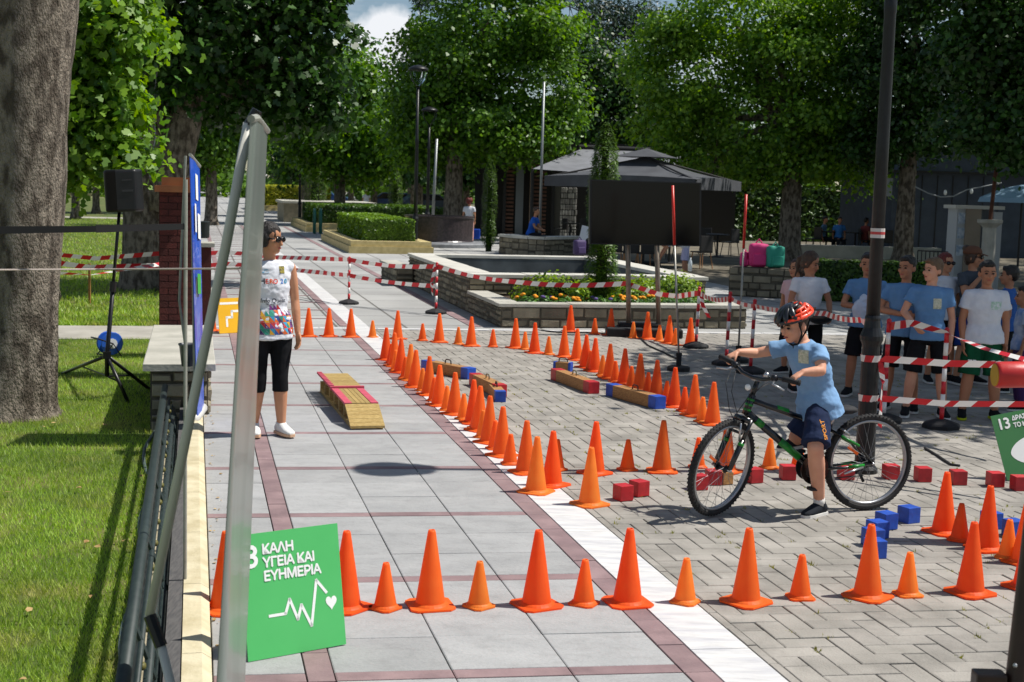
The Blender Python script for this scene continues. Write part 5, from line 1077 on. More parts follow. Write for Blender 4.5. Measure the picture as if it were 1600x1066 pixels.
# ---- parked cars far behind (between the trunks)
M_carb = mat('blue car paint', C('#2a4d86'), .3, coat=.6); M_card = mat('dark car paint', C('#1c2f42'), .3, coat=.6); M_win = mat('car glass', C('#14181c'), .1); M_tyre = mat('tyre', C('#131313'), .9)
def car(p, rz, m, label):
    r = empty('parked_car', p); tag(r, label, 'car', 'parked cars'); R = Matrix.Rotation(rz, 3, 'Z')
    f = lambda x, y, z: p + R @ Vector((x, y, z))
    MB().prism([(-2.1, .35), (2.1, .35), (2.15, .75), (1.9, .95), (1.0, 1.0), (.45, 1.45), (-1.3, 1.48), (-2.0, 1.0), (-2.15, .8)], -.85, .85, f=lambda x, y, z: f(x, z, y)).build('body', m, r)
    for s in (-1, 1): MB().prism([(-1.75, 1.02), (.82, 1.02), (.38, 1.38), (-1.25, 1.41)], .852 * s, .862 * s, f=lambda x, y, z: f(x, z, y)).build('window', M_win, r)
    for x in (-1.35, 1.35):
        for s in (-1, 1):
            MB().lathe([(.32, -.1), (.32, .1)], c=f(x, s * .8, .32), seg=14, M=R @ Matrix.Rotation(math.pi / 2, 3, 'X')).build('wheel', M_tyre, r)
    for s in (-1, 1): MB().box(f(2.12, s * .6, .72), (.05, .3, .12), rz).build('headlight', M_white, r)
car(G(625, 333), .1, M_carb, 'blue car parked between the trees behind the hedges'); car(G(672, 335), .3, M_card, 'dark car parked beside the trunk behind the fountain'); car(G(505, 325), .05, M_carb, 'distant blue car parked under the promenade trees')
# ---- far monument
mo = empty('monument', G(380, 303)); tag(mo, 'distant pinkish stepped monument with a pale obelisk', 'monument'); c = G(382, 302); M_ps = mat('pink steps', C('#b58a80'), .9, C('#a67c74'), scale=.4); M_gs = mat('pale far steps', C('#a5a29a'), .9)
for k, (hw, z0, z1, m) in enumerate(((13, 0, .5, M_gs), (11.5, .5, 1.0, M_gs), (9, 1.0, 1.5, M_ps), (6.5, 1.5, 2.0, M_ps), (4, 2.0, 2.5, M_ps))): MB().box(c + Vector((0, 14, (z0 + z1) / 2)), (hw * 2, hw * 1.6, z1 - z0), -.2).build('step', m, mo)
MB().box(c + Vector((.4, 14, 5.2)), (1.3, 1.3, 5.4), -.2, taper=.6).build('obelisk', mat('pale obelisk', C('#c6c8ca'), .8), mo)
# ================================================================ trees
M_plane = mat('plane bark', C('#9a8f80'), .95, C('#5a5044'), scale=5, detail=14, bump=1.0, bscale=30, stretch=(2.2, 2.2, 1), lo=.42, hi=.6, bdist=.07, grime=.45, gscale=9)
M_lf = leafmat('plane leaves', C('#2e5414'), C('#6f9a2c'), .42); M_lfd = leafmat('shaded plane leaves', C('#1c3a14'), C('#3f6424'), .3); M_lfy = leafmat('bright leaves', C('#3c681a'), C('#84aa3c'), .42); M_pine = leafmat('pine needles', C('#16291a'), C('#2f4a2c'), .15); M_lff = leafmat('far leaves', C('#335518'), C('#6d9430'), .4)  # darker leaf copy carries the shade of backlit crowns in its colour
GAPS = [(598, 12, 48, 42), (560, 20, 22, 20), (890, 18, 16, 9)]        # open sky between the crowns, as in the photograph
def lobe(px, py, rx, ry, d, dz=1.0):
    s = d / FPX; return (P(px, py, d), rx * s, max(rx, ry) * s * dz, ry * s)
def tree(name, label, base, lobes, nleaf, size, m, trunk, sd, shape='quad', clump=.5, bark=None, grp=None, branches=18, droop=.4, nclus=None, flat=.6):
    """trunk: list of (point, radius). lobes: ellipsoids (centre, rx, ry, rz) that carry clumps of leaves"""
    g_ = np.random.default_rng(sd); rnd = random.Random(sd); root = empty(name, base); tag(root, label, 'tree', grp)
    sat = []
    for c, rx, ry, rz in lobes:
        for q in range(4):
            a = rnd.uniform(0, 6.28); e = rnd.uniform(-.9, .7); k_ = rnd.uniform(.28, .45); d_ = Vector((math.cos(a) * math.cos(e) * rx, math.sin(a) * math.cos(e) * ry, math.sin(e) * rz)) * rnd.uniform(.85, 1.15); sat.append((Vector(c) + d_, rx * k_, ry * k_, rz * k_))
    main = lobes; lobes = list(lobes) + sat
    vol = np.array([l[1] * l[3] for l in lobes]); vol = vol / vol.sum(); nclus = nclus or max(40, nleaf // 55); cc = []; nn = []
    for (c, rx, ry, rz), w in zip(lobes, vol):
        k = max(4, int(nclus * w)); t = g_.uniform(0, 2 * np.pi, k); cz = g_.uniform(-1, 1, k); sn = np.sqrt(1 - cz ** 2); d = np.stack([sn * np.cos(t), sn * np.sin(t), cz], 1)
        r = g_.uniform(.45, 1.0, k) ** .6; cc.append(np.array(c) + d * r[:, None] * np.array([rx, ry, rz])); nn.append(d)
    cc = np.concatenate(cc); nn = np.concatenate(nn); k = len(cc); idx = g_.integers(0, k, nleaf); off = g_.normal(0, 1, (nleaf, 3)) * clump * np.array([1, 1, flat]) * g_.uniform(.5, 1.1, k)[idx][:, None]
    pts = cc[idx] + off; nr = nn[idx] * .6 + off / clump * .25
    rel = pts - np.array(cC); ww = rel @ np.array(cF); qx = 800 + FPX * (rel @ np.array(cR)) / ww; qy = 533 - FPX * (rel @ np.array(cU)) / ww; keep = np.ones(len(pts), bool)
    for gx_, gy_, ga, gb in GAPS: keep &= ((qx - gx_) / ga) ** 2 + ((qy - gy_) / gb) ** 2 > .75 + .5 * g_.random(len(pts))
    pts = pts[keep]; nr = nr[keep]
    V, F = leaf_cloud(pts, nr, size, shape, .55, sd, .55, droop); link('crown', np_mesh('crown', V, F, m, root.location), root)
    b = MB(); pts_ = [Vector(p) for p, r in trunk]; rad = [r for p, r in trunk]
    b.tube(pts_, rad, 14)
    o0 = pts_[-1]; r0 = rad[-1]; sel = rnd.sample(range(k), min(branches, k))
    for l in main:
        e = Vector(l[0]); mid = o0.lerp(e, .5) + Vector((rnd.uniform(-.1, .1), rnd.uniform(-.1, .1), rnd.uniform(0, .15))) * (e - o0).length; b.tube([o0 - Vector((0, 0, r0)), mid, e], [r0 * .7, r0 * .4, r0 * .15], 7)
    for i in sel:
        e = Vector(cc[i]); j = min(main, key=lambda q: (q[0] - e).length); b.tube([Vector(j[0]), Vector(j[0]).lerp(e, .5) + Vector((0, 0, .05)), e], [r0 * .18, r0 * .1, r0 * .04], 5)
    me = b.mesh('trunk', bark or M_plane, root.location, True)
    if r0 > .15:
        for v in me.vertices:
            w_ = v.co + root.location; nz_ = noise.noise(Vector((w_.x * 3, w_.y * 3, w_.z * 1.2))) * .035 + noise.noise(w_ * 9) * .012; d = Vector((v.normal.x, v.normal.y, 0)); v.co += d * nz_
    link('trunk', me, root); return root
def up_trunk(g_, top, r, lean=0.0, n=6, r1=None):
    return [(g_ + Vector((lean * t, 0, (top - g_.z) * t)), r * (1.45 - 4.5 * t if t < .1 else 1) * (1 - .35 * t) if r1 is None else r + (r1 - r) * t) for t in [0, .04, .1] + [.1 + .9 * k / n for k in range(1, n + 1)]]
# big plane tree at the left edge
gA = G(28, 648, LZ); d = gA.y
tr_pts = []
for (px, yy, r) in ((14, 652, .50), (14, 640, .46), (16, 615, .42), (20, 585, .40), (22, 540, .385), (24, 480, .375), (26, 400, .38), (29, 300, .385), (33, 200, .40), (37, 100, .42), (41, 0, .44), (45, -80, .46), (50, -160, .5)):
    p = P(px, yy, d); p.z = max(p.z, LZ - .05); tr_pts.append((p, r))
def dense(tp, n=5):
    out = []
    for i in range(len(tp) - 1):
        for k in range(n): t = k / n; out.append((tp[i][0].lerp(tp[i + 1][0], t), tp[i][1] * (1 - t) + tp[i + 1][1] * t))
    return out + [tp[-1]]
class _T: pass
tree('plane_tree', 'massive plane tree trunk with mottled grey bark on the near lawn', gA, [(Vector((-5.2, 12.5, 8.2)), 2.6, 3, 1.8), (Vector((-7.5, 12, 8.5)), 2.5, 3, 2), (Vector((-5, 15, 9)), 2.5, 2.5, 2)], 7000, .24, M_lf, dense(tr_pts, 4), 11, 'star', .6)
# leafy tree behind it
gB = G(70, 470, LZ); tree('plane_tree', 'bright leafy plane tree hanging over the lawn behind the massive trunk', gB, [lobe(*q, 17.5) for q in ((150, 20, 60, 60), (130, 90, 55, 45), (155, 150, 45, 40), (120, 190, 50, 40), (150, 235, 45, 30), (105, 260, 45, 32), (60, 120, 70, 110), (190, 30, 25, 40))], 12000, .13, M_lfy, up_trunk(gB, 4.5, .2), 12, 'star', .28, droop=1.0)
# dark double-trunk tree
gC = G(228, 452, LZ); dC = gC.y
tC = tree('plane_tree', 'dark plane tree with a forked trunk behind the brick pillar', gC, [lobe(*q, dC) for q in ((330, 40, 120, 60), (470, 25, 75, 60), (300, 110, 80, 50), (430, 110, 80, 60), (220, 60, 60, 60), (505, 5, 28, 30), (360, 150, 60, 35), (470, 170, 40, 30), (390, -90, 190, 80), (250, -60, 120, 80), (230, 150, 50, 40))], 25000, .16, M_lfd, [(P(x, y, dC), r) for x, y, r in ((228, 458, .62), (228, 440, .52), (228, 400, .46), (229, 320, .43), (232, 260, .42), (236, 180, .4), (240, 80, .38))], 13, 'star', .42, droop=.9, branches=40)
MB().tube([P(x, y, dC - .1) for x, y in ((252, 330), (268, 270), (284, 210), (300, 150), (318, 90), (340, 30))], [.36, .36, .33, .3, .27, .22], 12).build('limb', M_plane, tC, smooth=True)
# hanging wire on the dark trunk
tag(MB().tube([P(x, y, dC - .75) for x, y in ((236, 5), (237, 40), (243, 75), (247, 100), (242, 140), (241, 180), (243, 215), (238, 240), (232, 262), (235, 277))], .012, 5).build('wire', mat('pale cable', C('#8f9498'), .6), org=P(240, 140, dC)), 'loose pale wire hanging down the dark forked trunk', 'wire')
def std(label, px, py_, d_lobes, lobes, n, size, m, r, sd, top_py=None, name='plane_tree', shape='quad', clump=.6, grp='park trees', z=0, **k):
    g_ = G(px, py_, z); d_ = g_.y if d_lobes is None else d_lobes; g_ = P(px, py_, d_); g_.z = z
    ls = [lobe(*q, d_) for q in lobes]; top = sum(l[0].z for l in ls) / len(ls) - .5
    return tree(name, label, g_, ls, n, size, m, up_trunk(g_, max(2.2, top), r), sd, shape, clump, grp=grp, **k)
std('sunlit tree on the far left side of the promenade', 330, 318, 62, ((350, 190, 60, 60), (310, 230, 45, 40), (380, 150, 40, 40), (345, 120, 60, 50)), 16000, .22, M_lf, .3, 21, z=LZ)
std('small far tree at the end of the promenade', 440, 300, 125, ((440, 240, 36, 30), (455, 270, 25, 20)), 3000, .5, M_lf, .3, 22)
std('broad tree shading the back hedge beside the promenade', 530, 345, 66, ((520, 160, 60, 60), (548, 110, 32, 30), (590, 190, 60, 50), (510, 230, 55, 45), (480, 130, 35, 50), (575, 250, 50, 35)), 26000, .24, M_lf, .3, 23, clump=.6)
std('tree between the promenade and the back hedge', 478, 338, 80, ((470, 210, 30, 45), (480, 260, 35, 25)), 4000, .35, M_lfd, .3, 24)
std('large sunlit tree crown rising above the fountain', 708, 345, 54, ((760, 50, 110, 60), (700, 110, 90, 70), (835, 130, 75, 70), (740, 190, 110, 55), (672, 50, 32, 40), (840, 50, 60, 55), (660, 170, 50, 60), (850, 195, 50, 45), (780, -60, 120, 60), (690, 235, 60, 30), (800, 232, 70, 26), (640, 225, 40, 35)), 52000, .19, M_lf, .4, 25, clump=.5)
std('dark pine behind the large sunlit tree', 930, 330, 80, ((930, 30, 50, 35), (980, 15, 40, 40), (890, 10, 30, 25), (960, 90, 45, 45), (1000, 60, 40, 40)), 9000, .35, M_pine, .3, 26, name='pine_tree', shape='thin', clump=.9)
std('thin dark pine top beyond the promenade gap', 648, 320, 95, ((655, 0, 14, 16), (660, 60, 14, 25), (655, 110, 16, 30)), 3000, .4, M_pine, .3, 27, name='pine_tree', shape='thin', clump=.8)
std('leafy tree behind the parasol and pavilion', 930, 330, 66, ((940, 130, 60, 50), (905, 190, 50, 45), (990, 180, 55, 45), (960, 225, 60, 25), (900, 80, 40, 40)), 18000, .22, M_lfd, .3, 28)
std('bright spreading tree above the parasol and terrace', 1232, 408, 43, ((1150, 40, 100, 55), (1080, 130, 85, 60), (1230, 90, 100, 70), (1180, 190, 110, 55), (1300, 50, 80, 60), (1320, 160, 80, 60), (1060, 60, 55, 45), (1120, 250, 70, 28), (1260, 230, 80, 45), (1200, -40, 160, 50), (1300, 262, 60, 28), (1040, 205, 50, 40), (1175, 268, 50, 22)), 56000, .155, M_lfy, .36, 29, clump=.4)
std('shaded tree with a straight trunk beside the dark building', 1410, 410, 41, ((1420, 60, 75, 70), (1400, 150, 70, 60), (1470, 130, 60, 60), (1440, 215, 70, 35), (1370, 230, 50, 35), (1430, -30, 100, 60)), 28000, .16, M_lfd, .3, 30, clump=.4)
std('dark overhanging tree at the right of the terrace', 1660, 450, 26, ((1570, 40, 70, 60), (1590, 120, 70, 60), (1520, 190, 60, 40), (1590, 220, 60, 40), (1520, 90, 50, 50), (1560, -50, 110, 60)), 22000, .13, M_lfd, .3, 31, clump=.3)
# shade tree outside the frame on the right (its shadow covers the children)
gM = Vector((9.8, 15.6, 0)); tree('plane_tree', 'plane tree standing right of the children that shades them', gM, [(Vector((9.0, 15.2, 7)), 2.6, 2.4, 1.6), (Vector((10.6, 14.4, 7.5)), 2.4, 2.2, 1.8), (Vector((7.6, 16.6, 7.4)), 1.9, 1.7, 1.3), (Vector((10.2, 17.2, 7.6)), 2.4, 2.0, 1.6), (Vector((8.0, 14.0, 6.6)), 1.4, 1.0, .9)], 17000, .22, M_lf, up_trunk(gM, 5.5, .3), 33, 'star', .5)
# unseen trees added over the terrace (crowns above the frame) to keep it in shade
for i, (x, y, r, zt) in enumerate(((14.5, 24.5, 3.6, 8.6), (18.5, 31, 4.2, 9.6), (14, 34, 3.6, 10.2), (24, 39, 5, 11), (17.5, 44, 4.2, 12), (30, 48, 5, 12.5))):
    g_ = Vector((x, y, 0)); tree('plane_tree', 'added unseen plane tree whose crown shades the cafe terrace', g_, [(Vector((x, y, zt)), r, r, r * .45), (Vector((x - r * .5, y - r * .4, zt + .6)), r * .6, r * .6, r * .4), (Vector((x + r * .5, y + r * .5, zt + .3)), r * .6, r * .6, r * .4)], 9000, .3, M_lf, up_trunk(g_, zt - 1.5, .28), 90 + i, 'quad', .6, grp='added shade trees over the terrace')
# grove trunks behind
GR = [(505, 328, 90), (548, 333, 95), (585, 330, 100), (640, 326, 110), (655, 338, 85), (728, 338, 80), (770, 330, 100), (1050, 345, 70), (1130, 350, 72), (1290, 352, 75), (1370, 350, 80), (1460, 350, 85), (1560, 352, 80), (1630, 355, 75)]
for i, (px, py_, d_) in enumerate(GR):
    w = 48 if px < 1000 else 70; right = px > 1000
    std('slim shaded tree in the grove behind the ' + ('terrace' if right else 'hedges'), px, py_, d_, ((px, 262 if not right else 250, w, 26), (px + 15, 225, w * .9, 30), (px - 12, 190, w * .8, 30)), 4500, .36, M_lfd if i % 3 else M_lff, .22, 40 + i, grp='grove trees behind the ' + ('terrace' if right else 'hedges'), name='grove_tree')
for i, (px, py_, d_) in enumerate(((72, 338, 46), (118, 318, 70), (150, 312, 82), (20, 315, 75), (300, 318, 85))):
    std('slim dark tree on the far left lawn', px, py_, d_, ((px, 235, 60, 30), (px + 20, 200, 50, 35), (px - 20, 170, 50, 40)), 4500, .3, M_lff, .22 if i else .3, 60 + i, grp='trees on the far left lawn', name='lawn_tree', z=LZ)
# the far wood that closes the view
rgw = np.random.default_rng(77); n = 46000; px = rgw.uniform(-150, 1750, n); dd = rgw.uniform(165, 210, n)
hgt = 9 + 3.5 * np.sin(px * .013) + 2.5 * np.sin(px * .041 + 1) + 1.5 * np.sin(px * .11); gap = np.exp(-((px - 418) / 38) ** 2); hgt = hgt * (1 - .62 * gap)
X = (px - 800) / FPX * dd; Z = rgw.uniform(0, 1, n) ** .8 * hgt; lump = np.sin(px * .3) * np.cos(Z * 1.3) * 2; pts = np.stack([X, dd + lump, Z], 1)
V, F = leaf_cloud(pts, np.tile(np.array([0, -.6, .5]), (n, 1)), 1.1, 'quad', .4, 78, .6); o = link('far_wood', np_mesh('far_wood', V, F, M_lff)); tag(o, 'far belt of trees closing the view behind the park', 'wood', kind='stuff')
# ================================================================ bicycle
BR0 = G(1352, 797); BR0.z = .002
BFW = Vector((-.958, -.286, 0)).normalized(); BLF = Vector((-BFW.y, BFW.x, 0))
def B(x, y, z): return BR0 + BFW * x + BLF * y + Vector((0, 0, z))
WR = .313; HUBF = Vector((1.045, 0, WR)); HB = Vector((.885, 0, .64)); HT = Vector((.842, 0, .765)); AX = (HT - HB).normalized()
STEER = Matrix.Rotation(math.radians(29), 3, AX)
def S(x, y, z): q = HB + STEER @ (Vector((x, y, z)) - HB); return B(q.x, q.y, q.z)
_q = HB + STEER @ (HUBF - HB); ZC = _q.z - WR                   # keep the steered wheel on the ground
bike = empty('bicycle', B(.4, 0, 0)); tag(bike, 'black and green mountain bicycle the boy is straddling', 'bicycle')
M_fr = mat('bike black gloss', C('#0e1012'), .25, coat=.4); M_grn = mat('bike green', C('#178a28'), .35, C('#0f6a20'), scale=40); M_al = mat('bike alloy', C('#b9bbbd'), .3, metal=.9); M_tyr = mat('tyre rubber', C('#1b1b1c'), .85, C('#2a2928'), scale=30); M_rim = mat('rim alloy', C('#a8aaac'), .35, metal=.8); M_wire = mat('brake cable', C('#0b0b0c'), .5); M_dkal = mat('dark alloy', C('#303236'), .4, metal=.7)
def wheel(cfn, c):
    """cfn maps local bike coords to the place; c = hub centre (local); wheel plane is local x-z"""
    def W_(r, a, y): return cfn(c[0] + r * math.cos(a), c[1] + y, c[2] + r * math.sin(a))
    b = MB(); seg = 56
    prof = [(.262, -.013), (.268, -.0155), (.279, -.012), (.279, .012), (.268, .0155), (.262, .013), (.258, 0)]
    def ringmesh(prof, seg):
        m_ = MB(); n = len(prof); vs = [W_(r, 2 * math.pi * k / seg, y) for k in range(seg) for r, y in prof]; fs = [(k * n + i, k * n + (i + 1) % n, ((k + 1) % seg) * n + (i + 1) % n, ((k + 1) % seg) * n + i) for k in range(seg) for i in range(n)]; return m_.add(vs, fs)
    w = ringmesh(prof, seg).build('wheel', M_rim, bike, smooth=True)
    tp = [(.272 + .021 * (1 + math.cos(t)), .0225 * math.sin(t)) for t in [2 * math.pi * k / 10 for k in range(10)]]
    t_ = ringmesh(tp, seg)
    for k in range(70):
        a = 2 * math.pi * k / 70
        for row, (yy, rr) in enumerate(((-.018, .303), (-.006, .311), (.006, .311), (.018, .303))):
            aa = a + (.5 * 2 * math.pi / 70 if row % 2 else 0); da = .014; dy = .0045
            vs = [W_(r, aa + sa * da, yy + sy * dy) for r in (rr - .005, rr + .004) for sa, sy in ((-1, -1), (1, -1), (1, 1), (-1, 1))]; t_.add(vs, [(4, 5, 6, 7), (0, 1, 5, 4), (1, 2, 6, 5), (2, 3, 7, 6), (3, 0, 4, 7)])
    t_.build('tyre', M_tyr, w, smooth=False)
    s_ = MB()
    for k in range(32):
        a = 2 * math.pi * k / 32; sd = 1 if k % 2 else -1; a2 = a + (.9 if (k // 2) % 2 else -.9); s_.tube([W_(.022, a2, sd * .03), W_(.263, a, sd * .004)], .0011, 4, cap=False)
    s_.build('spokes', mat('steel spokes', C('#8c8e90'), .55, metal=.6), w); MB().tube([W_(0, 0, -.05), W_(0, 0, .05)], .014, 10).build('hub', M_dkal, w, smooth=True)
    f_ = MB()
    for sd in (-1, 1): f_.tube([W_(0, 0, sd * .028), W_(0, 0, sd * .032)], .026, 12)
    f_.build('hub_flange', M_dkal, w)
    for k in range(3):
        a = .6 + k * 2.1; MB().add([W_(r, a + da, .01) for r, da in ((.1, -.1), (.19, -.06), (.19, .06), (.1, .1))], [(0, 1, 2, 3)]).build('spoke_reflector', mat('orange reflector', C('#e8641a'), .3), w) if k == 0 else None
    return w
wheel(lambda x, y, z: B(x, y, z), (0, 0, WR)); wheel(lambda x, y, z: S(x, y, z) - Vector((0, 0, ZC)), HUBF)
BBk = Vector((.405, 0, .285)); SEATT = Vector((.285, 0, .56))
def bt(name, pts, r, m=M_fr, par=None, fn=B, seg=12, **k): return MB().tube([fn(*p) for p in pts], r, seg, **k).build(name, m, par or bike, smooth=True)
DTe = HB + (HT - HB) * .15; TTe = HB + (HT - HB) * .75
bt('down_tube', [DTe, BBk], .024); bt('top_tube', [TTe, SEATT + Vector((.0, 0, -.02))], .018); bt('seat_tube', [BBk, SEATT], .018); bt('head_tube', [HB, HT], .025)
for p0, p1, t0, t1, r in ((DTe, BBk, .14, .24, .0246), (DTe, BBk, .5, .8, .0246), (TTe, SEATT, .32, .46, .0187)):
    bt('green_decal', [p0.lerp(p1, t0), p0.lerp(p1, t1)], r, M_grn, seg=12)
for t in (.2, .45, .7): bt('green_band', [HB.lerp(HT, t), HB.lerp(HT, t + .1)], .0262, M_grn)
for s_ in (-1, 1):
    bt('chain_stay', [BBk + Vector((-.03, s_ * .03, 0)), Vector((.2, s_ * .045, .29)), Vector((0, s_ * .055, WR))], .0095); bt('seat_stay', [SEATT + Vector((-.0, s_ * .018, -.03)), Vector((.1, s_ * .045, .43)), Vector((0, s_ * .055, WR))], .0085)
    bt('green_decal', [Vector((.24, s_ * .042, .5)).lerp(Vector((.1, s_ * .045, .43)), .1), Vector((.1, s_ * .0452, .43))], .0096, M_grn); bt('green_decal', [Vector((.17, s_ * .047, .2935)), Vector((.06, s_ * .053, .305))], .0105, M_grn)
bt('axle', [Vector((0, -.07, WR)), Vector((0, .07, WR))], .008, M_al)
# fork (steered)
def SZ(x, y, z): return S(x, y, z)
dn = -AX; CR = HB + dn * .03
bt('fork_crown', [CR + Vector((0, -.062, 0)), CR + Vector((0, .062, 0))], .02, M_fr, fn=S)
for s_ in (-1, 1):
    top_ = CR + Vector((0, s_ * .058, 0)); low_ = Vector((HUBF.x, s_ * .058, HUBF.z - ZC)); md_ = top_.lerp(low_, .38)
    bt('stanchion', [top_ - dn * .01, md_], .0135, M_fr, fn=S); bt('fork_leg', [md_, low_], [.019, .016], M_fr, fn=S); bt('green_decal', [md_.lerp(low_, .1), md_.lerp(low_, .2)], [.0196, .0192], M_grn, fn=S)
    bt('brake_arm', [md_.lerp(low_, .02) + Vector((.02, -s_ * .01, 0)), md_ + Vector((.03, -s_ * .012, .11))], .007, M_al, fn=S, seg=6)
bt('brake_bridge', [CR.lerp(Vector((HUBF.x, 0, HUBF.z)), .3) + Vector((.02, -.05, .02)), CR.lerp(Vector((HUBF.x, 0, HUBF.z)), .3) + Vector((.02, .05, .02))], .01, M_dkal, fn=S, seg=6)
bt('front_axle', [Vector((HUBF.x, -.075, HUBF.z - ZC)), Vector((HUBF.x, .075, HUBF.z - ZC))], .009, M_al, fn=S)
# stem and bar
ST = HT + AX * .09; BC = Vector((ST.x + .055, 0, ST.z + .03))
bt('steerer', [HT, ST], .017, M_fr, fn=S); bt('stem', [ST + Vector((-.01, 0, 0)), BC], .016, M_al, fn=S)
barpts = [Vector((BC.x + dx, y, BC.z + dz)) for y, dx, dz in ((-.30, -.055, .045), (-.17, -.03, .04), (-.08, 0, .01), (0, 0, 0), (.08, 0, .01), (.17, -.03, .04), (.30, -.055, .045))]
bt('handlebar', barpts, .0125, M_fr, fn=S, seg=10)
GRIP = {}
for s_ in (-1, 1):
    a_ = Vector((BC.x - .037, s_ * .195, BC.z + .041)); e_ = Vector((BC.x - .0555, s_ * .305, BC.z + .0455)); bt('grip', [a_, e_], .0175, M_rub, fn=S); GRIP[s_] = (S(*a_), S(*e_))
    bt('bar_end_ring', [e_.lerp(a_, .05), e_], .02, M_rub, fn=S)
    bt('brake_lever', [Vector((BC.x - .02, s_ * .15, BC.z + .03)), Vector((BC.x + .035, s_ * .175, BC.z + .01)), Vector((BC.x + .03, s_ * .26, BC.z - .005))], [.009, .007, .006], M_al, fn=S, seg=6)
    bt('lever_clamp', [Vector((BC.x - .01, s_ * .135, BC.z + .035)), Vector((BC.x - .015, s_ * .165, BC.z + .04))], .02, M_dkal, fn=S)
    bt('brake_cable', [Vector((BC.x + .03, s_ * .15, BC.z + .01)), Vector((BC.x + .13, s_ * .1, BC.z - .05)), Vector((BC.x + .15, s_ * .03, BC.z - .2)), Vector((BC.x + .09, 0, BC.z - .3)), Vector((BC.x + .04, -s_ * .02, BC.z - .33))], .0028, M_wire, fn=S, seg=5)
    bt('gear_cable', [Vector((BC.x + .02, s_ * .12, BC.z + .01)), Vector((BC.x + .1, s_ * .07, BC.z - .1)), Vector((BC.x + .06, s_ * .03, BC.z - .24)), Vector((BC.x - .02, s_ * .02, BC.z - .28))], .0026, M_wire, fn=S, seg=5)
bt('bell', [Vector((BC.x + .005, .1, BC.z + .035)), Vector((BC.x + .005, .1, BC.z + .06))], [.022, .012], M_al, fn=S)
# drive train (right side is away from the camera, chainring left visible through frame)
def disc(name, c, r, y0, y1, m, par=bike, hole=.0, seg=28):
    b = MB(); vs = []; 
    for y in (y0, y1):
        for rr in (r, hole): vs += [B(c[0] + rr * math.cos(2 * math.pi * k / seg), y, c[2] + rr * math.sin(2 * math.pi * k / seg)) for k in range(seg)]
    fs = []
    for k in range(seg):
        k2 = (k + 1) % seg; fs += [(k, k2, seg + k2, seg + k), (2 * seg + k2, 2 * seg + k, 3 * seg + k, 3 * seg + k2), (k2, k, 2 * seg + k, 2 * seg + k2), (seg + k, seg + k2, 3 * seg + k2, 3 * seg + k)]
    return b.add(vs, fs).build(name, m, par)
disc('chainring', BBk, .085, -.052, -.047, M_dkal, hole=.045); disc('chain_guard', BBk, .097, .04, .044, M_fr, hole=.062); disc('crank_spider', BBk, .06, .036, .041, M_dkal, hole=.012); disc('cassette', (0, 0, WR), .045, -.05, -.03, M_dkal, hole=.014)
bt('bottom_bracket', [BBk + Vector((0, -.06, 0)), BBk + Vector((0, .06, 0))], .021, M_dkal)
CA = math.radians(-62); cv = Vector((math.cos(CA), 0, math.sin(CA))) * .15
PEDL = BBk + Vector((0, .075, 0)) + Vector((.03, 0, cv.z * .8)); PEDR = BBk + Vector((0, -.075, 0)) + Vector((cv.x * .6, 0, -cv.z * .7))
for pe, s_ in ((PEDL, 1), (PEDR, -1)):
    bt('crank', [BBk + Vector((0, s_ * .06, 0)), pe], [.014, .011], M_dkal, seg=8); q = pe + Vector((0, s_ * .035, 0))
    MB().bbox(B(*q), (.085, .06, .022), .006, M=Matrix((BFW, BLF, Vector((0, 0, 1)))).transposed()).build('pedal', M_rub, bike)
bt('chain', [Vector((.0, -.05, WR + .045)), Vector((.405, -.05, .285 + .085))], .004, M_dkal, seg=5); bt('chain', [Vector((.0, -.05, WR - .1)), Vector((.405, -.05, .285 - .085))], .004, M_dkal, seg=5)
bt('derailleur', [Vector((0, -.06, WR - .03)), Vector((.03, -.06, WR - .07)), Vector((-.01, -.06, WR - .14))], .011, M_dkal, seg=6)
bt('kickstand', [Vector((.07, .06, WR - .02)), Vector((.22, .09, WR - .05))], .007, M_al, seg=6)
bt('seat_post', [SEATT, Vector((.262, 0, .63))], .0135, M_al); bt('rear_brake', [Vector((.17, .045, .5)), Vector((.22, .03, .54)), Vector((.2, -.03, .52))], .008, M_al, seg=6)
sd_ = MB(); sd_.loft([(B(x, 0, .655 + dz), BLF, Vector((0, 0, 1)), w, h) for x, w, h, dz in ((.13, .06, .02, .005), (.16, .075, .028, .005), (.22, .06, .028, 0), (.3, .03, .024, -.003), (.38, .018, .018, -.008), (.4, .01, .01, -.01))], 14); sd_.build('saddle', M_rub, bike, smooth=True)
bt('front_reflector', [S(*BC) - S(*BC) + Vector((BC.x + .03, 0, BC.z - .06)), Vector((BC.x + .04, 0, BC.z - .06))], .02, M_white, fn=S)
# ================================================================ people
Zv = Vector((0, 0, 1))
def remesh(mb, voxel, smooth_it=2, name='m'):
    me = mb.mesh(name, [], None); ob = bpy.data.objects.new('tmp', me)
    r = ob.modifiers.new('r', 'REMESH'); r.mode = 'VOXEL'; r.voxel_size = voxel; r.use_smooth_shade = True
    if smooth_it:
        sm = ob.modifiers.new('s', 'SMOOTH'); sm.iterations = smooth_it; sm.factor = .5
    out = evaluated(ob); bpy.data.meshes.remove(me); return out
def wrinkle(me, amp, sc=(14, 14, 22), seed=0.0):
    me.update(); n = len(me.vertices); co = np.zeros(n * 3, dtype=np.float32); no = np.zeros(n * 3, dtype=np.float32); me.vertices.foreach_get('co', co); me.vertices.foreach_get('normal', no)
    co = co.reshape(-1, 3); no = no.reshape(-1, 3); nf = noise.noise
    h = np.array([nf((x * sc[0] + seed, y * sc[1], z * sc[2])) + .5 * nf((x * 30, y * 30 + seed, z * 44)) for x, y, z in co.tolist()], dtype=np.float32)
    co = co + no * (amp * h)[:, None]; me.vertices.foreach_set('co', co.ravel()); me.update()
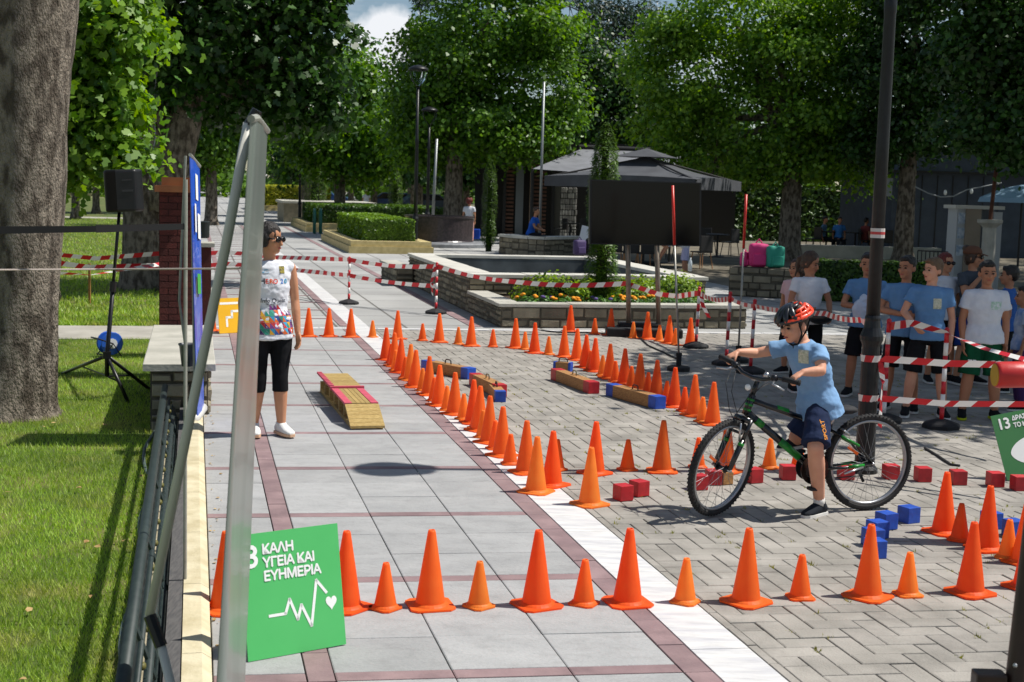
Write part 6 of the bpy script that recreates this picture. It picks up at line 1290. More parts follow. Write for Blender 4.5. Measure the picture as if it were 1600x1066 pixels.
def place(me, name, m, parent=None, org=None):
    me.materials.clear(); me.materials.append(m); org = ORG[parent.name] if parent is not None else org
    me.transform(Matrix.Translation(-org)); me.polygons.foreach_set('use_smooth', [True] * len(me.polygons)); me.update(); me.name = name
    return link(name, me, parent, org)
def bvh_of(me, org): return BVHTree.FromPolygons([v.co + org for v in me.vertices], [tuple(p.vertices) for p in me.polygons])
def decal(bvh, c, front, up_, w, h, m, name, parent, nx=6, ny=6, lift=.003, rot=0.0):
    front = front.normalized(); rt = up_.cross(front).normalized() * -1; rt = front.cross(up_).normalized(); up_ = rt.cross(front).normalized(); vs = []; ok = True
    # rt points to the viewer's left when looking along -front: flip so +x reads rightwards for someone facing the print
    rt = -rt
    for j in range(ny + 1):
        for i in range(nx + 1):
            a, b_ = (i / nx - .5) * w, (j / ny - .5) * h; a, b_ = a * math.cos(rot) - b_ * math.sin(rot), a * math.sin(rot) + b_ * math.cos(rot)
            o = c + rt * a + up_ * b_ + front * .25; hit = bvh.ray_cast(o, -front, .6); vs.append((hit[0] if hit[0] is not None else c + rt * a + up_ * b_) + front * lift)
    fs = [(j * (nx + 1) + i, j * (nx + 1) + i + 1, (j + 1) * (nx + 1) + i + 1, (j + 1) * (nx + 1) + i) for j in range(ny) for i in range(nx)]
    return MB().add(vs, fs).build(name, m, parent)
def text_on(bvh, body, c, front, up_, size, m, parent, bold=.001, lift=.004, rot=0.0):
    me = text_mesh(body, size, bold, align='CENTER'); front = front.normalized(); rt = -front.cross(up_).normalized(); up_ = front.cross(rt).normalized(); up_ = up_ if up_.z > 0 else -up_; vs = []
    for v in me.vertices:
        a, b_ = v.co.x, v.co.y; a, b_ = a * math.cos(rot) - b_ * math.sin(rot), a * math.sin(rot) + b_ * math.cos(rot)
        hit = bvh.ray_cast(c + rt * a + up_ * b_ + front * .3, -front, .6); vs.append((hit[0] if hit[0] is not None else c + rt * a + up_ * b_) + front * lift)
    return MB().add(vs, [tuple(p.vertices) for p in me.polygons]).build('lettering', m, parent)
SKIN = {'a': mat('skin fair', C('#d9a184'), .55, C('#cf9478'), scale=9, spec=.35), 'b': mat('skin olive', C('#b98263'), .55, C('#ad775a'), scale=9, spec=.35), 'c': mat('skin tan', C('#c48d6c'), .55, C('#b98262'), scale=9, spec=.35)}
HAIR = {k: mat('hair ' + k, C(a), .5, C(b_), scale=40, bump=.6, bscale=120, stretch=(1, 1, .3)) for k, a, b_ in (('black', '#17120f', '#241b16'), ('brown', '#3a281c', '#4c3626'), ('dark red', '#5a1a14', '#742318'), ('grey', '#8d8a86', '#a5a29c'), ('blond brown', '#5e4630', '#735a3e'))}
M_eye = mat('dark iris', C('#1c120c'), .2); M_lip = mat('lips', C('#a4544a'), .5); M_sole = mat('white sole', C('#d9d8d2'), .7); M_sun = mat('sunglasses', C('#08080a'), .12)
def cloth(name, a, b_=None, bump=.25): return mat('cloth ' + name, C(a), .9, C(b_ or a), scale=10, bump=bump, bscale=26, spec=.2)
def hand(mb, wr, d, palm, side, s, curl=.35, grip=False, thumb_out=.6):
    """palm + five fingers. d: forearm-to-finger direction, palm: palm normal (the way the palm faces), side: thumb-side vector"""
    d = d.normalized(); palm = (palm - d * palm.dot(d)).normalized(); side = d.cross(palm) if side is None else (side - d * side.dot(d) - palm * side.dot(palm)).normalized()
    L_ = .075 * s; kn = wr + d * L_
    mb.loft([(wr - d * .02 * s, side, palm, .023 * s, .018 * s), (wr + d * .01 * s, side, palm, .026 * s, .016 * s), (wr + d * L_ * .6, side, palm, .036 * s, .015 * s), (kn, side, palm, .036 * s, .013 * s)], 12)
    for i, (off, ln) in enumerate(((.027, .062), (.009, .072), (-.009, .066), (-.026, .05))):
        p0 = kn + side * off * s - d * .008 * s; a = curl * (.8 + .12 * i); pts = [p0]; dd = d.copy(); seg = (.42, .33, .27)
        for k in range(3):
            t = a * (.7 if k == 0 else 1.0); dd = (dd * math.cos(t) + palm * math.sin(t)).normalized(); q = palm * math.cos(t) - (dd * 0); palm_l = (palm - dd * palm.dot(dd)); palm_use = palm_l.normalized() if palm_l.length > .05 else palm
            pts.append(pts[-1] + dd * ln * s * seg[k])
            if grip:  # keep curling round the bar
                ax = dd.cross(palm_use); nd = palm_use; palm = palm
        if grip:
            pts = [p0]; 
            for k in range(3):
                t = (.55, 1.55, 2.5)[k]; v_ = d * math.cos(t) + palm * math.sin(t); pts.append(pts[-1] + v_ * ln * s * seg[k])
        mb.tube(pts, [.0095 * s, .009 * s, .0082 * s, .0068 * s], 8)
    t0 = wr + d * .02 * s + side * .024 * s; td = (d * .75 + side * thumb_out + palm * (.45 if grip else .2)).normalized(); t1 = t0 + td * .034 * s; t2 = t1 + (td * .6 + d * .5 + palm * (.6 if grip else .15)).normalized() * .03 * s
    mb.tube([t0 - td * .01, t0, t1, t2], [.012 * s, .0125 * s, .0105 * s, .008 * s], 8)
def head_frame(face): 
    f = face.normalized(); l = Zv.cross(f).normalized(); u = f.cross(l).normalized(); return l, f, u            # l = person's left
def limb(mb, a, b_, c, r, seg=12, bulge=1.12):
    """two-segment limb a-b-c with radii r=(ra, rmid1, rb, rmid2, rc)"""
    mb.tube([a, a.lerp(b_, .35), b_.lerp(a, .12), b_, b_.lerp(c, .3), b_.lerp(c, .7), c], [r[0], r[1], r[2] * 1.02, r[2], r[3], (r[3] + r[4]) / 2 * .98, r[4]], seg)
    mb.ell(b_, r[2] * 1.0, seg=10, rings=7); mb.ell(a, r[0], seg=10, rings=7)
def person(J, label, skin='b', hair='black', hairstyle='short', top=None, bottom=None, shoe='#1c1d20', sole='#d9d8d2', s=1.0, voxel=.0075, build=1.0, glasses=False, sleeve=.55, hem=.0, shorts_len=.95, legging=False, vest=False, hands=('relaxed', 'relaxed'), cap=None, face=True, sock=None, grp=None, hang=0.0):
    """J: joints in the place (pel, chest, neck, head, face, bf and L/R tuples)"""
    bf = J['bf'].normalized(); base = J['base']; lat = Zv.cross(bf).normalized()      # person's left
    pel, chest, neck, head = J['pel'], J['chest'], J['neck'], J['head']; up_t = (chest - pel).normalized(); bfT = (bf - up_t * bf.dot(up_t)).normalized(); latT = up_t.cross(bfT); latT = latT if latT.dot(lat) > 0 else -latT
    mb = MB(); w = s * build
    sh_l, sh_r = J['L']['sh'], J['R']['sh']; shc = (sh_l + sh_r) / 2
    rings = [(pel - up_t * .05 * s, latT, bfT, .115 * w, .085 * w), (pel + up_t * .03 * s, latT, bfT, .125 * w, .09 * w), (pel.lerp(chest, .45), latT, bfT, .11 * w, .08 * w), (chest, latT, bfT, .128 * w, .09 * w), (chest.lerp(shc, .6), latT, bfT, .136 * w, .084 * w), (shc + up_t * .012 * s, latT, bfT, .128 * w, .066 * w), (shc + up_t * .04 * s, latT, bfT, .075 * w, .052 * w), (shc + up_t * .055 * s, latT, bfT, .05 * w, .046 * w)]
    mb.loft(rings, 18); nd = (head - neck).normalized()
    mb.tube([shc, neck, neck + nd * .06 * s], [.05 * s, .044 * s, .043 * s], 12)
    l, f, u = head_frame(J['face']); HM = Matrix((l, f, u)).transposed(); hs = J.get('hs', s)
    def HP(x, y, z): return head + HM @ (Vector((x, y, z)) * hs)
    mb.tube([neck, HP(0, -.015, -.06)], [.044 * s, .048 * hs], 12)
    mb.ell(HP(0, -.012, .03), Vector((.073, .09, .082)) * hs, HM, 16, 11); mb.ell(HP(0, .022, -.03), Vector((.06, .062, .078)) * hs, HM, 14, 9); mb.ell(HP(0, .055, -.083), Vector((.032, .03, .024)) * hs, HM, 10, 7)
    mb.ell(HP(0, .088, -.022), Vector((.012, .018, .026)) * hs, HM, 10, 7); mb.ell(HP(0, .1, -.034), Vector((.014, .013, .011)) * hs, HM, 10, 7)
    mb.ell(HP(0, .074, -.06), Vector((.024, .014, .014)) * hs, HM, 10, 7); mb.ell(HP(.034, .068, -.025), Vector((.022, .018, .02)) * hs, HM, 8, 6); mb.ell(HP(-.034, .068, -.025), Vector((.022, .018, .02)) * hs, HM, 8, 6)
    for sx in (-1, 1): mb.ell(HP(sx * .075, -.012, -.012), Vector((.011, .02, .031)) * hs, HM, 8, 7)
    for k in ('L', 'R'):
        j = J[k]; limb(mb, j['sh'], j['el'], j['wr'], [x * s * build ** .5 for x in (.035, .038, .032, .033, .0215)]); limb(mb, j['hip'], j['kn'], j['an'], [x * s * build ** .5 for x in (.064, .066, .05, .052, .032)])
        mb.tube([j['an'], j['an'] - Zv * .03 * s], .032 * s, 10)
        hm = j.get('hand') or {}; dd = hm.get('d', (j['wr'] - j['el']).normalized()); hand(mb, j['wr'], dd, hm.get('palm', (-lat if k == 'L' else lat) * 1.0 + bf * .2), hm.get('side', bf), hm.get('s', s), hm.get('curl', .4), hm.get('grip', False))
    body = place(remesh(mb, voxel, 2), 'person', SKIN[skin], None, base); tag(body, label, 'person', grp)
    # ---- hair
    if hairstyle:
        hb = MB()
        if hairstyle == 'short':
            hb.ell(HP(0, -.022, .042), Vector((.079, .09, .082)) * hs, HM, 16, 10); hb.ell(HP(0, .045, .082), Vector((.055, .035, .028)) * hs, HM, 12, 7); hb.ell(HP(0, -.06, -.005), Vector((.062, .045, .06)) * hs, HM, 12, 8)
            for sx in (-1, 1): hb.ell(HP(sx * .062, -.018, .02), Vector((.018, .04, .045)) * hs, HM, 10, 7)
        elif hairstyle in ('tail', 'bun', 'bob', 'curly'):
            hb.ell(HP(0, -.02, .04), Vector((.081, .094, .084)) * hs, HM, 16, 10); hb.ell(HP(0, -.05, -.02), Vector((.074, .06, .075)) * hs, HM, 12, 8)
            for sx in (-1, 1): hb.ell(HP(sx * .068, -.012, -.005), Vector((.017, .05, .065)) * hs, HM, 10, 8)
            if hairstyle == 'tail': hb.tube([HP(0, -.1, .03), HP(.01, -.14, .0), HP(.015, -.135, -.09), HP(.01, -.125, -.2)], [.022 * hs, .034 * hs, .028 * hs, .008 * hs], 10)
            if hairstyle == 'bun': hb.ell(HP(0, -.085, .09), Vector((.045, .045, .04)) * hs, HM)
            if hairstyle == 'bob': hb.ell(HP(0, -.07, -.08), Vector((.085, .05, .09)) * hs, HM)
            if hairstyle == 'curly':
                for a in range(26): t = a * 2.4; z_ = -.7 + a / 26 * 1.5; rr = math.sqrt(max(0, 1 - z_ * z_ * .8)); hb.ell(HP(.095 * rr * math.cos(t), -.03 + .095 * rr * min(.45, math.sin(t)), .035 + .1 * z_), .04 * hs, seg=8, rings=6)
        hm_ = remesh(hb, max(voxel, .007), 1); wrinkle(hm_, .006 * hs, (40, 40, 18), 3.0); place(hm_, 'hair', HAIR[hair], body)
    # ---- face details
    if face:
        for sx in (-1, 1):
            MB().ell(HP(sx * .031, .079, .0), Vector((.0135, .008, .007)) * hs, HM, 10, 7).build('eye', M_eye, body, smooth=True)
            MB().loft([(HP(sx * x, y, z), f, u, .006 * hs, .0038 * hs) for x, y, z in ((.013, .09, .018), (.03, .088, .024), (.048, .076, .019))], 8).build('eyebrow', HAIR[hair], body)
        MB().ell(HP(0, .0865, -.061), Vector((.021, .006, .0065)) * hs, HM, 10, 7).build('mouth', M_lip, body, smooth=True)
    if glasses:
        gb = MB()
        for sx in (-1, 1): gb.ell(HP(sx * .033, .089, .0), Vector((.03, .012, .021)) * hs, HM, 12, 8); gb.tube([HP(sx * .06, .075, .005), HP(sx * .078, .0, .003)], .005 * hs, 6)
        gb.tube([HP(-.02, .1, .005), HP(.02, .1, .005)], .005 * hs, 6); gb.build('sunglasses', M_sun, body, smooth=True)
    if cap:
        cb = MB(); cb.loft([(HP(0, -.018, z), l, f, r * .085 * hs, r * .1 * hs) for z, r in ((.035, 1.02), (.06, 1.02), (.09, .9), (.115, .6), (.125, .2))], 18); cb.loft([(HP(0, .06, .04), l, u, .07 * hs, .006 * hs), (HP(0, .11, .03), l, u, .06 * hs, .005 * hs), (HP(0, .145, .018), l, u, .035 * hs, .004 * hs)], 12); cb.build('cap', cloth('cap ' + cap, cap), body, smooth=True)
    # ---- shirt
    shirt = None
    if top:
        tb = MB(); ex = .016 * s; h_ = hem * s
        R2 = [(pel - up_t * (.06 * s + h_), latT, bfT, .16 * w + ex * .6, .12 * w + ex * .6)] + [(c, a, b_, x + ex, y + ex) for c, a, b_, x, y in rings[1:6]]
        R2[1] = (R2[1][0], latT, bfT, R2[1][3] + .02 * s, R2[1][4] + .016 * s)
        tb.loft(R2 + [(shc + up_t * .046 * s, latT, bfT, .078 * w, .062 * w), (shc + up_t * .053 * s, latT, bfT, .062 * w, .056 * w)], 20)
        for k in ('L', 'R'):
            j = J[k]
            if not vest:
                e_ = j['sh'].lerp(j['el'], sleeve); tb.tube([j['sh'] + (shc - j['sh']) * .4, j['sh'] - Zv * .002, j['sh'].lerp(j['el'], sleeve * .55), e_], [.046 * w, .05 * w, .051 * w, .057 * w], 14)
            else: tb.ell(j['sh'] + (shc - j['sh']) * .2, (.05 * w,) * 3, seg=12, rings=8)
        sm = remesh(tb, max(voxel * 1.1, .008), 2); wrinkle(sm, .0085 * s, (9, 9, 17), seed=base.x * 7); shirt = place(sm, 'shirt', top, body)
    if bottom:
        bb_ = MB(); ex = .012 * s if legging else .02 * s
        bb_.loft([(pel - up_t * .085 * s, latT, bfT, .108 * w + ex * .5, .09 * w + ex * .5), (pel - up_t * .03 * s, latT, bfT, .127 * w + ex * .7, .094 * w + ex * .7), (pel + up_t * .06 * s, latT, bfT, .118 * w + ex * .6, .085 * w + ex * .6)], 18)
        for k in ('L', 'R'):
            j = J[k]; hp, kn, an = j['hip'], j['kn'], j['an']
            if legging:
                e_ = kn.lerp(an, .28) if shorts_len > 1 else hp.lerp(kn, shorts_len); bb_.tube([hp, hp.lerp(kn, .4), kn.lerp(hp, .1), kn, e_] if shorts_len > 1 else [hp, hp.lerp(kn, .4), e_], ([.084 * w, .077 * w, .057 * w, .056 * w, .057 * w] if shorts_len > 1 else [.084 * w, .077 * w, .06 * w]), 14)
                if shorts_len > 1.5: bb_.tube([e_, kn.lerp(an, .6), an + Zv * .01], [.057 * w, .05 * w, .042 * w], 12)
            else:
                e_ = hp.lerp(kn, shorts_len); bb_.tube([hp + (pel - hp) * .1, hp.lerp(kn, .35), hp.lerp(kn, shorts_len * .75), e_], [.07 * w, .08 * w, .082 * w, .088 * w], 14)
            if hp.z - kn.z > .1: bb_.ell(hp, (.07 * w,) * 3, seg=12, rings=8)
        bm2 = remesh(bb_, max(voxel * 1.1, .008), 2); wrinkle(bm2, .005 * s if not legging else .0015, seed=base.y * 5); J['bottom_obj'] = place(bm2, 'leggings' if legging else 'shorts', bottom, body)
    # ---- shoes
    for k in ('L', 'R'):
        j = J[k]; an = j['an']; t = j.get('toe', bf).normalized(); gz = j.get('gz', 0.0); tl = Vector((t.x, t.y, t.z)); ln = .215 * s; hl = Vector((an.x, an.y, 0)) - Vector((t.x, t.y, 0)).normalized() * .055 * s
        hl.z = an.z - .075 * s; sd2 = Zv.cross(t).normalized(); up2 = t.cross(sd2).normalized()
        def FPt(a, z): return hl + t * (a * ln) + up2 * (z * s)
        sb_ = MB(); sb_.loft([(FPt(a, z), sd2, up2, w2 * s, h2 * s) for a, z, w2, h2 in ((-.04, .03, .02, .018), (.03, .04, .034, .036), (.25, .048, .036, .046), (.45, .042, .039, .04), (.7, .03, .042, .028), (.92, .023, .036, .02), (1.02, .02, .02, .012))], 14); sb_.tube([FPt(.22, .05), an + Zv * .012 * s], [.042 * s, .04 * s], 12)
        so_ = place(remesh(sb_, max(voxel, .007), 1), 'shoe', cloth('shoe ' + shoe, shoe, bump=.1), body)
        sl_ = MB(); sl_.loft([(FPt(a, .008), sd2, t, w2 * s, .001) for a, w2 in ((0, .03),)], 4) if False else None
        out = [(-.05, .018), (0, .034), (.3, .037), (.65, .043), (.9, .038), (1.03, .018)]
        poly = [FPt(a, 0) + sd2 * w2 * s for a, w2 in out] + [FPt(a, 0) - sd2 * w2 * s for a, w2 in reversed(out)]; n = len(poly)
        MB().add([p - up2 * .004 * s for p in poly] + [p + up2 * .016 * s for p in poly], [tuple(range(n - 1, -1, -1)), tuple(range(n, 2 * n))] + [(i, (i + 1) % n, n + (i + 1) % n, n + i) for i in range(n)]).build('sole', cloth('sole ' + sole, sole, bump=.05), so_)
        if sock: MB().tube([an - Zv * .01, an + (j['kn'] - an).normalized() * .05 * s], [.039 * s, .036 * s], 12).build('sock', cloth('sock ' + sock, sock), body, smooth=True)
    return body, shirt
def stand(g_, h, yaw, lean=0.0, armL=None, armR=None, face_yaw=None, face_pitch=0.0, stance=.1, step=0.0, s=None, bent=None):
    """joints of a standing figure: g_ ground point, h height, yaw = direction the body faces (radians, 0 = +x)"""
    s = s or h / 1.45; bf = Vector((math.cos(yaw), math.sin(yaw), 0)); lat = Zv.cross(bf); fz = face_yaw if face_yaw is not None else yaw; g_ = Vector(g_)
    fv = Vector((math.cos(fz) * math.cos(face_pitch), math.sin(fz) * math.cos(face_pitch), math.sin(face_pitch)))
    def at(x, y, z): return g_ + bf * (x * h) + lat * (y * h) + Zv * (z * h)
    J = dict(base=Vector(g_), bf=bf, face=fv, pel=at(0, 0, .53), chest=at(lean * .5, 0, .70), neck=at(lean, 0, .835), head=at(lean * 1.2 + .006, 0, .925), hs=.98 * (h / 1.45) ** .6)
    for k, sg, arm in (('L', 1, armL), ('R', -1, armR)):
        sh = at(lean * .9, sg * .104, .79); el = at(lean * .7 - .01, sg * .135, .625); wr = at(lean * .6 + .03, sg * .13, .485)
        if arm: el = at(arm[0][0], sg * arm[0][1], arm[0][2]); wr = at(arm[1][0], sg * arm[1][1], arm[1][2])
        J[k] = dict(sh=sh, el=el, wr=wr, hip=at(0, sg * .058, .5), kn=at(.012 + sg * step * .5, sg * stance * .8, .275), an=at(-.01 + sg * step, sg * stance, .058), toe=(bf + lat * sg * .2).normalized())
    return J, s
FACE_CAM = -math.pi / 2
T_blue_shade = cloth('shaded blue tee', '#6690bd', '#5f88b3'); T_white = cloth('white tee', '#dfe1e6', '#d3d6dd'); T_black = cloth('black shorts', '#131417', '#1b1c20'); T_navy = cloth('navy shorts', '#1c2742', '#222e4c'); T_green = cloth('green shorts', '#14593a', '#114c32'); T_leg = cloth('black leggings', '#0f1012', '#15161a', .1)  # blue tee is darkened: the children's shade is put into its colour
M_lab = mat('shirt label', C('#d8d6c4'), .7, C('#aab094'), scale=60)
# ---- boy on the bicycle
def BP(px, py_, s_):
    d = ray(px, py_); o = BR0 + BLF * s_; t = (o - cC).dot(BLF) / d.dot(BLF); return cC + d * t
gl0, gl1 = GRIP[1]; gr0, gr1 = GRIP[-1]; gL = (gl0 + gl1) / 2; gR = (gr0 + gr1) / 2
s_ = .98; J = dict(base=B(.3, .1, 0), bf=(BFW + BLF * .12).normalized(), face=(BFW * .93 + BLF * .22 - Zv * .28).normalized(), pel=BP(1279, 632, 0) , chest=BP(1268, 575, 0), neck=BP(1252, 531, .0), head=BP(1241, 507, .0), hs=.97)
axL = (gl1 - gl0).normalized(); axR = (gr1 - gr0).normalized()
shL, shR = BP(1281, 549, .14), BP(1230, 543, -.14)
wrL = gL - (gL - BP(1284, 578, .22)).normalized() * .075 + Zv * .028; wrR = gR - (gR - BP(1180, 550, -.2)).normalized() * .075 + Zv * .028
J['L'] = dict(sh=shL, el=BP(1283, 580, .23), wr=wrL, hip=BP(1279, 642, .085), kn=BP(1274, 700, .21), an=None, toe=(BFW + BLF * .45).normalized(), hand=dict(d=(gL - wrL).normalized() + Zv * .1, palm=-Zv, side=-axL, grip=True, s=.95))
ft_ = G(1276, 806); ft_.z = .075; J['L']['an'] = ft_ + Vector((.02, .03, .0))
J['R'] = dict(sh=shR, el=BP(1182, 552, -.23), wr=wrR, hip=BP(1276, 640, -.075), kn=BP(1244, 684, -.12), an=B(*(PEDR + Vector((-.03, -.06, .1)))), toe=(BFW - Zv * .12).normalized(), hand=dict(d=(gR - wrR).normalized() + Zv * .1, palm=-Zv, side=-axR, grip=True, s=.95))
boy, shirt = person(J, 'boy in blue shirt, navy shorts and helmet straddling the bicycle', 'a', 'brown', 'short', cloth('sunlit blue tee', '#7fa4ca', '#769bc2'), T_navy, '#22262c', '#d9d8d2', s_, .0068, 1.07, shorts_len=.92, hem=.015, sock='#d9d8d2')  # lighter copy of the blue tee, with the sunlight put into its colour
bv = bvh_of(shirt.data, ORG[shirt.name]); ch = BP(1257, 560, 0.0); fr_ = (J['bf'] * .75 + BLF * .66).normalized(); decal(bv, BP(1257, 557, .08), fr_, Zv, .07, .085, M_lab, 'chest_label', shirt)
bo = J['bottom_obj']; bvb = bvh_of(bo.data, ORG[bo.name]); text_on(bvb, 'SPORT', BP(1283, 670, .2), BLF, Zv, .038, mat('orange print', C('#d98a1e'), .7), bo, .0008, rot=math.pi / 2)
# helmet
l, f, u = head_frame(J['face']); HMt = Matrix((l, f, u)).transposed(); hd = J['head']
def HPb(x, y, z): return hd + HMt @ (Vector((x, y, z)) * .97)
hel = empty('helmet', hd); tag(hel, 'black and orange vented bicycle helmet worn by the boy', 'helmet')
M_hb = mat('helmet black', C('#17191d'), .3, coat=.3); M_ho = mat('helmet orange', C('#e8421a'), .35, coat=.3); M_pad = mat('helmet foam', C('#0a0a0b'), .9)
def shell(th, ph, ex=0.0): return HPb((.1 + ex) * math.cos(ph) * math.sin(th), -.012 + (.135 + ex) * math.cos(ph) * math.cos(th), .035 + (.098 + ex) * math.sin(ph))
# inner shell
vs = []; fs = []; nth, nph = 28, 9
for j in range(nph + 1):
    for i in range(nth): vs.append(shell(2 * math.pi * i / nth, .05 + (math.pi / 2 - .06) * j / nph, -.012))
for j in range(nph):
    for i in range(nth): fs.append((j * nth + i, j * nth + (i + 1) % nth, (j + 1) * nth + (i + 1) % nth, (j + 1) * nth + i))
MB().add(vs, fs).build('liner', M_pad, hel, smooth=True)
def rib(th0, th1, ph0, ph1, w0, w1, m, nm, n=10):
    """curved ribs of the shell as thick strips"""
    pts = [shell(th0 + (th1 - th0) * t, ph0 + (ph1 - ph0) * t) for t in [k / n for k in range(n + 1)]]; b = MB(); rings_ = []
    for i, p in enumerate(pts):
        d = (pts[min(i + 1, n)] - pts[max(i - 1, 0)]).normalized(); nrm_ = (p - HPb(0, -.012, 0)).normalized(); sd2 = d.cross(nrm_).normalized(); t = i / n; rings_.append((p, sd2, nrm_, (w0 + (w1 - w0) * t) * (1 - .3 * abs(2 * t - 1)), .012))
    return b.loft(rings_, 10).build(nm, m, hel, smooth=True)
for a in (0, .55, -.55, 1.1, -1.1): rib(a, a * .55 , .12, 1.5, .024, .02, M_hb, 'front_rib')
for sg in (1, -1):
    rib(sg * .5, sg * 2.75, .16, .3, .02, .016, M_ho, 'orange_band'); rib(sg * .9, sg * 2.7, .42, .62, .012, .012, M_ho, 'orange_rib'); rib(sg * 1.2, sg * 2.6, .72, .95, .011, .011, M_ho, 'orange_rib')
    for a, p0, p1 in ((1.3, .2, .75), (1.75, .22, .85), (2.2, .25, .9), (2.6, .28, .9)): rib(sg * a, sg * (a + .22), p0, p1, .011, .01, M_ho, 'orange_rib')
    rib(sg * .1, sg * 1.6, .12, .14, .016, .014, M_hb, 'rim'); rib(sg * 1.6, sg * 3.14, .14, .1, .014, .014, M_hb, 'rim'); rib(sg * .6, sg * 2.4, 1.1, 1.3, .016, .012, M_hb, 'top_rib')
    MB().tube([HPb(sg * .085, .03, .03), HPb(sg * .078, .015, -.05), HPb(sg * .05, .035, -.115)], .005, 6).build('strap', M_pad, hel); MB().tube([HPb(sg * .08, -.07, .03), HPb(sg * .076, -.03, -.04), HPb(sg * .05, .035, -.115)], .005, 6).build('strap', M_pad, hel)
MB().tube([HPb(.05, .035, -.115), HPb(0, .045, -.128), HPb(-.05, .035, -.115)], .006, 6).build('chin_strap', M_pad, hel); MB().tube([HPb(.01, .045, -.125), HPb(.02, .06, -.2)], .005, 6).build('strap_end', M_pad, hel)
# ---- woman by the banner
gw = (G(418, 676) + G(398, 686)) / 2 + Vector((.055, 0, 0)); gw.z = 0
yw = math.radians(-62); J, s_ = stand(gw, 1.69, yw, .0, ((-.01, .128, .632), (.035, .128, .485)), ((-.0, .128, .632), (.03, .125, .485)), face_yaw=math.radians(-22), face_pitch=-.08, stance=.06, step=.02)
s_ = 1.07; J['hs'] = 1.08
wo_, ws = person(J, 'woman in white printed sports vest, black leggings and sunglasses', 'c', 'black', 'tail', T_white, T_leg, '#dcdcd8', '#cfa98a', s_, .0085, 1.06, glasses=True, vest=True, legging=True, shorts_len=1.2, hem=.05)
bv = bvh_of(ws.data, ORG[ws.name]); fw_ = J['bf']; rt_ = Vector((-fw_.y, fw_.x, 0))      # her left
cz = J['chest']
for i, (t, c_) in enumerate((('H', '#1d2230'), ('E', '#d8432a'), ('R', '#e0632a'), ('O', '#d8432a'), ('2', '#2f6fc2'), ('0', '#2f9ac2'))):
    text_on(bv, t, cz + rt_ * (-.09 + i * .034 + (.02 if i > 3 else 0)) + Zv * .05, fw_, Zv, .06 if i == 0 else .05, mat('print ' + c_, C(c_), .7), ws, .0012)
text_on(bv, 'Info Quest', cz + rt_ * .0 + Zv * -.1, fw_, Zv, .046, mat('print dark', C('#1d2230'), .7), ws, .0006); text_on(bv, 'TECHNOLOGIES', cz + rt_ * .0 + Zv * -.128, fw_, Zv, .017, mat('print dark', C('#1d2230'), .7), ws, .0002)
decal(bv, cz + rt_ * .07 + Zv * .14, fw_, Zv, .045, .055, mat('crest print', C('#3a3a20'), .7, C('#a89a3a'), scale=70), 'crest', ws); decal(bv, cz + rt_ * -.06 + Zv * .13, fw_, Zv, .05, .03, mat('blue logo print', C('#5aa2c8'), .7, C('#e6e8ec'), scale=60), 'logo', ws)
pc = [mat('pattern ' + c_, C(c_), .7) for c_ in ('#c2302e', '#1f4f9a', '#2a8f7a', '#e0a428', '#7a3a86', '#d8642a', '#3aa0c8', '#4a2a5a')]
rnd = random.Random(5)
for k in range(12):
    ang = -1.45 + 2.9 * k / 11; dirv = fw_ * math.cos(ang) + rt_ * math.sin(ang)
    nrow = 5 if k in (5, 6, 7, 2) else 4
    for r_ in range(nrow):
        c = J['pel'] + Zv * (-.075 + r_ * .048); q = []; w2 = .019
        for up_tri in (0, 1):
            pts = [(-w2, 0), (w2, 0), (w2 if up_tri else -w2, .044)] if not up_tri else [(w2, .004), (w2, .046), (-w2, .046)]
            if r_ == nrow - 1 and up_tri: continue
            vs = []
            sd2 = Zv.cross(dirv).normalized()
            for a, b_ in pts:
                hit = bv.ray_cast(c + sd2 * a + Zv * b_ + dirv * .3, -dirv, .5); vs.append((hit[0] if hit[0] is not None else c + sd2 * a + Zv * b_ + dirv * .14) + dirv * .003)
            MB().add(vs, [(0, 1, 2)]).build('printed_triangle', pc[rnd.randrange(8)], ws)
# ---- children watching from the shade
def kid(px, pyb, ytop, yaw, label, **k):
    g_ = G(px, pyb); w = proj(g_)[2]; h = 2.0 - (ytop - (295 + .028 * (px - 800))) / (FPX / w); armL = k.pop('armL', None); armR = k.pop('armR', None); fy = k.pop('face_yaw', None); fp = k.pop('face_pitch', 0.0); st_ = k.pop('stance', .09); bl = k.get('build', 1.0)
    J, s_ = stand(g_, h, yaw, k.pop('lean', 0.0), armL, armR, fy, fp, st_, k.pop('step', .0)); return J, person(J, label, s=s_, voxel=k.pop('voxel', .0105), **k)
D_ = math.radians
J1, (k1, s1) = kid(1345, 620, 394, D_(-110), 'boy in light blue shirt and black shorts half behind the lamp', skin='b', hair='black', top=T_blue_shade, bottom=T_black, armR=((.03, .15, .64), (.1, .03, .63)), armL=((.03, .15, .64), (.1, .03, .62)))
J2, (k2, s2) = kid(1404, 642, 398, D_(-115), 'dark-haired boy in light blue shirt with arms crossed beside the lamp', skin='b', hair='black', top=T_blue_shade, bottom=T_black, armR=((.03, .15, .65), (.1, -.02, .63)), armL=((.0, .15, .64), (.08, .1, .6)), face_yaw=D_(-135))
J3, (k3, s3) = kid(1443, 652, 401, D_(-100), 'fair-haired boy in light blue shirt holding the striped tape', skin='a', hair='blond brown', top=T_blue_shade, bottom=T_black, armR=((.02, .16, .66), (.12, .1, .585)), face_yaw=D_(-150), stance=.11)
J4, (k4, s4) = kid(1528, 655, 406, D_(-95), 'stout boy in white shirt and green shorts watching', skin='b', hair='black', top=T_white, bottom=T_green, build=1.16, stance=.1, shoe='#16181a', sole='#b8c22a')
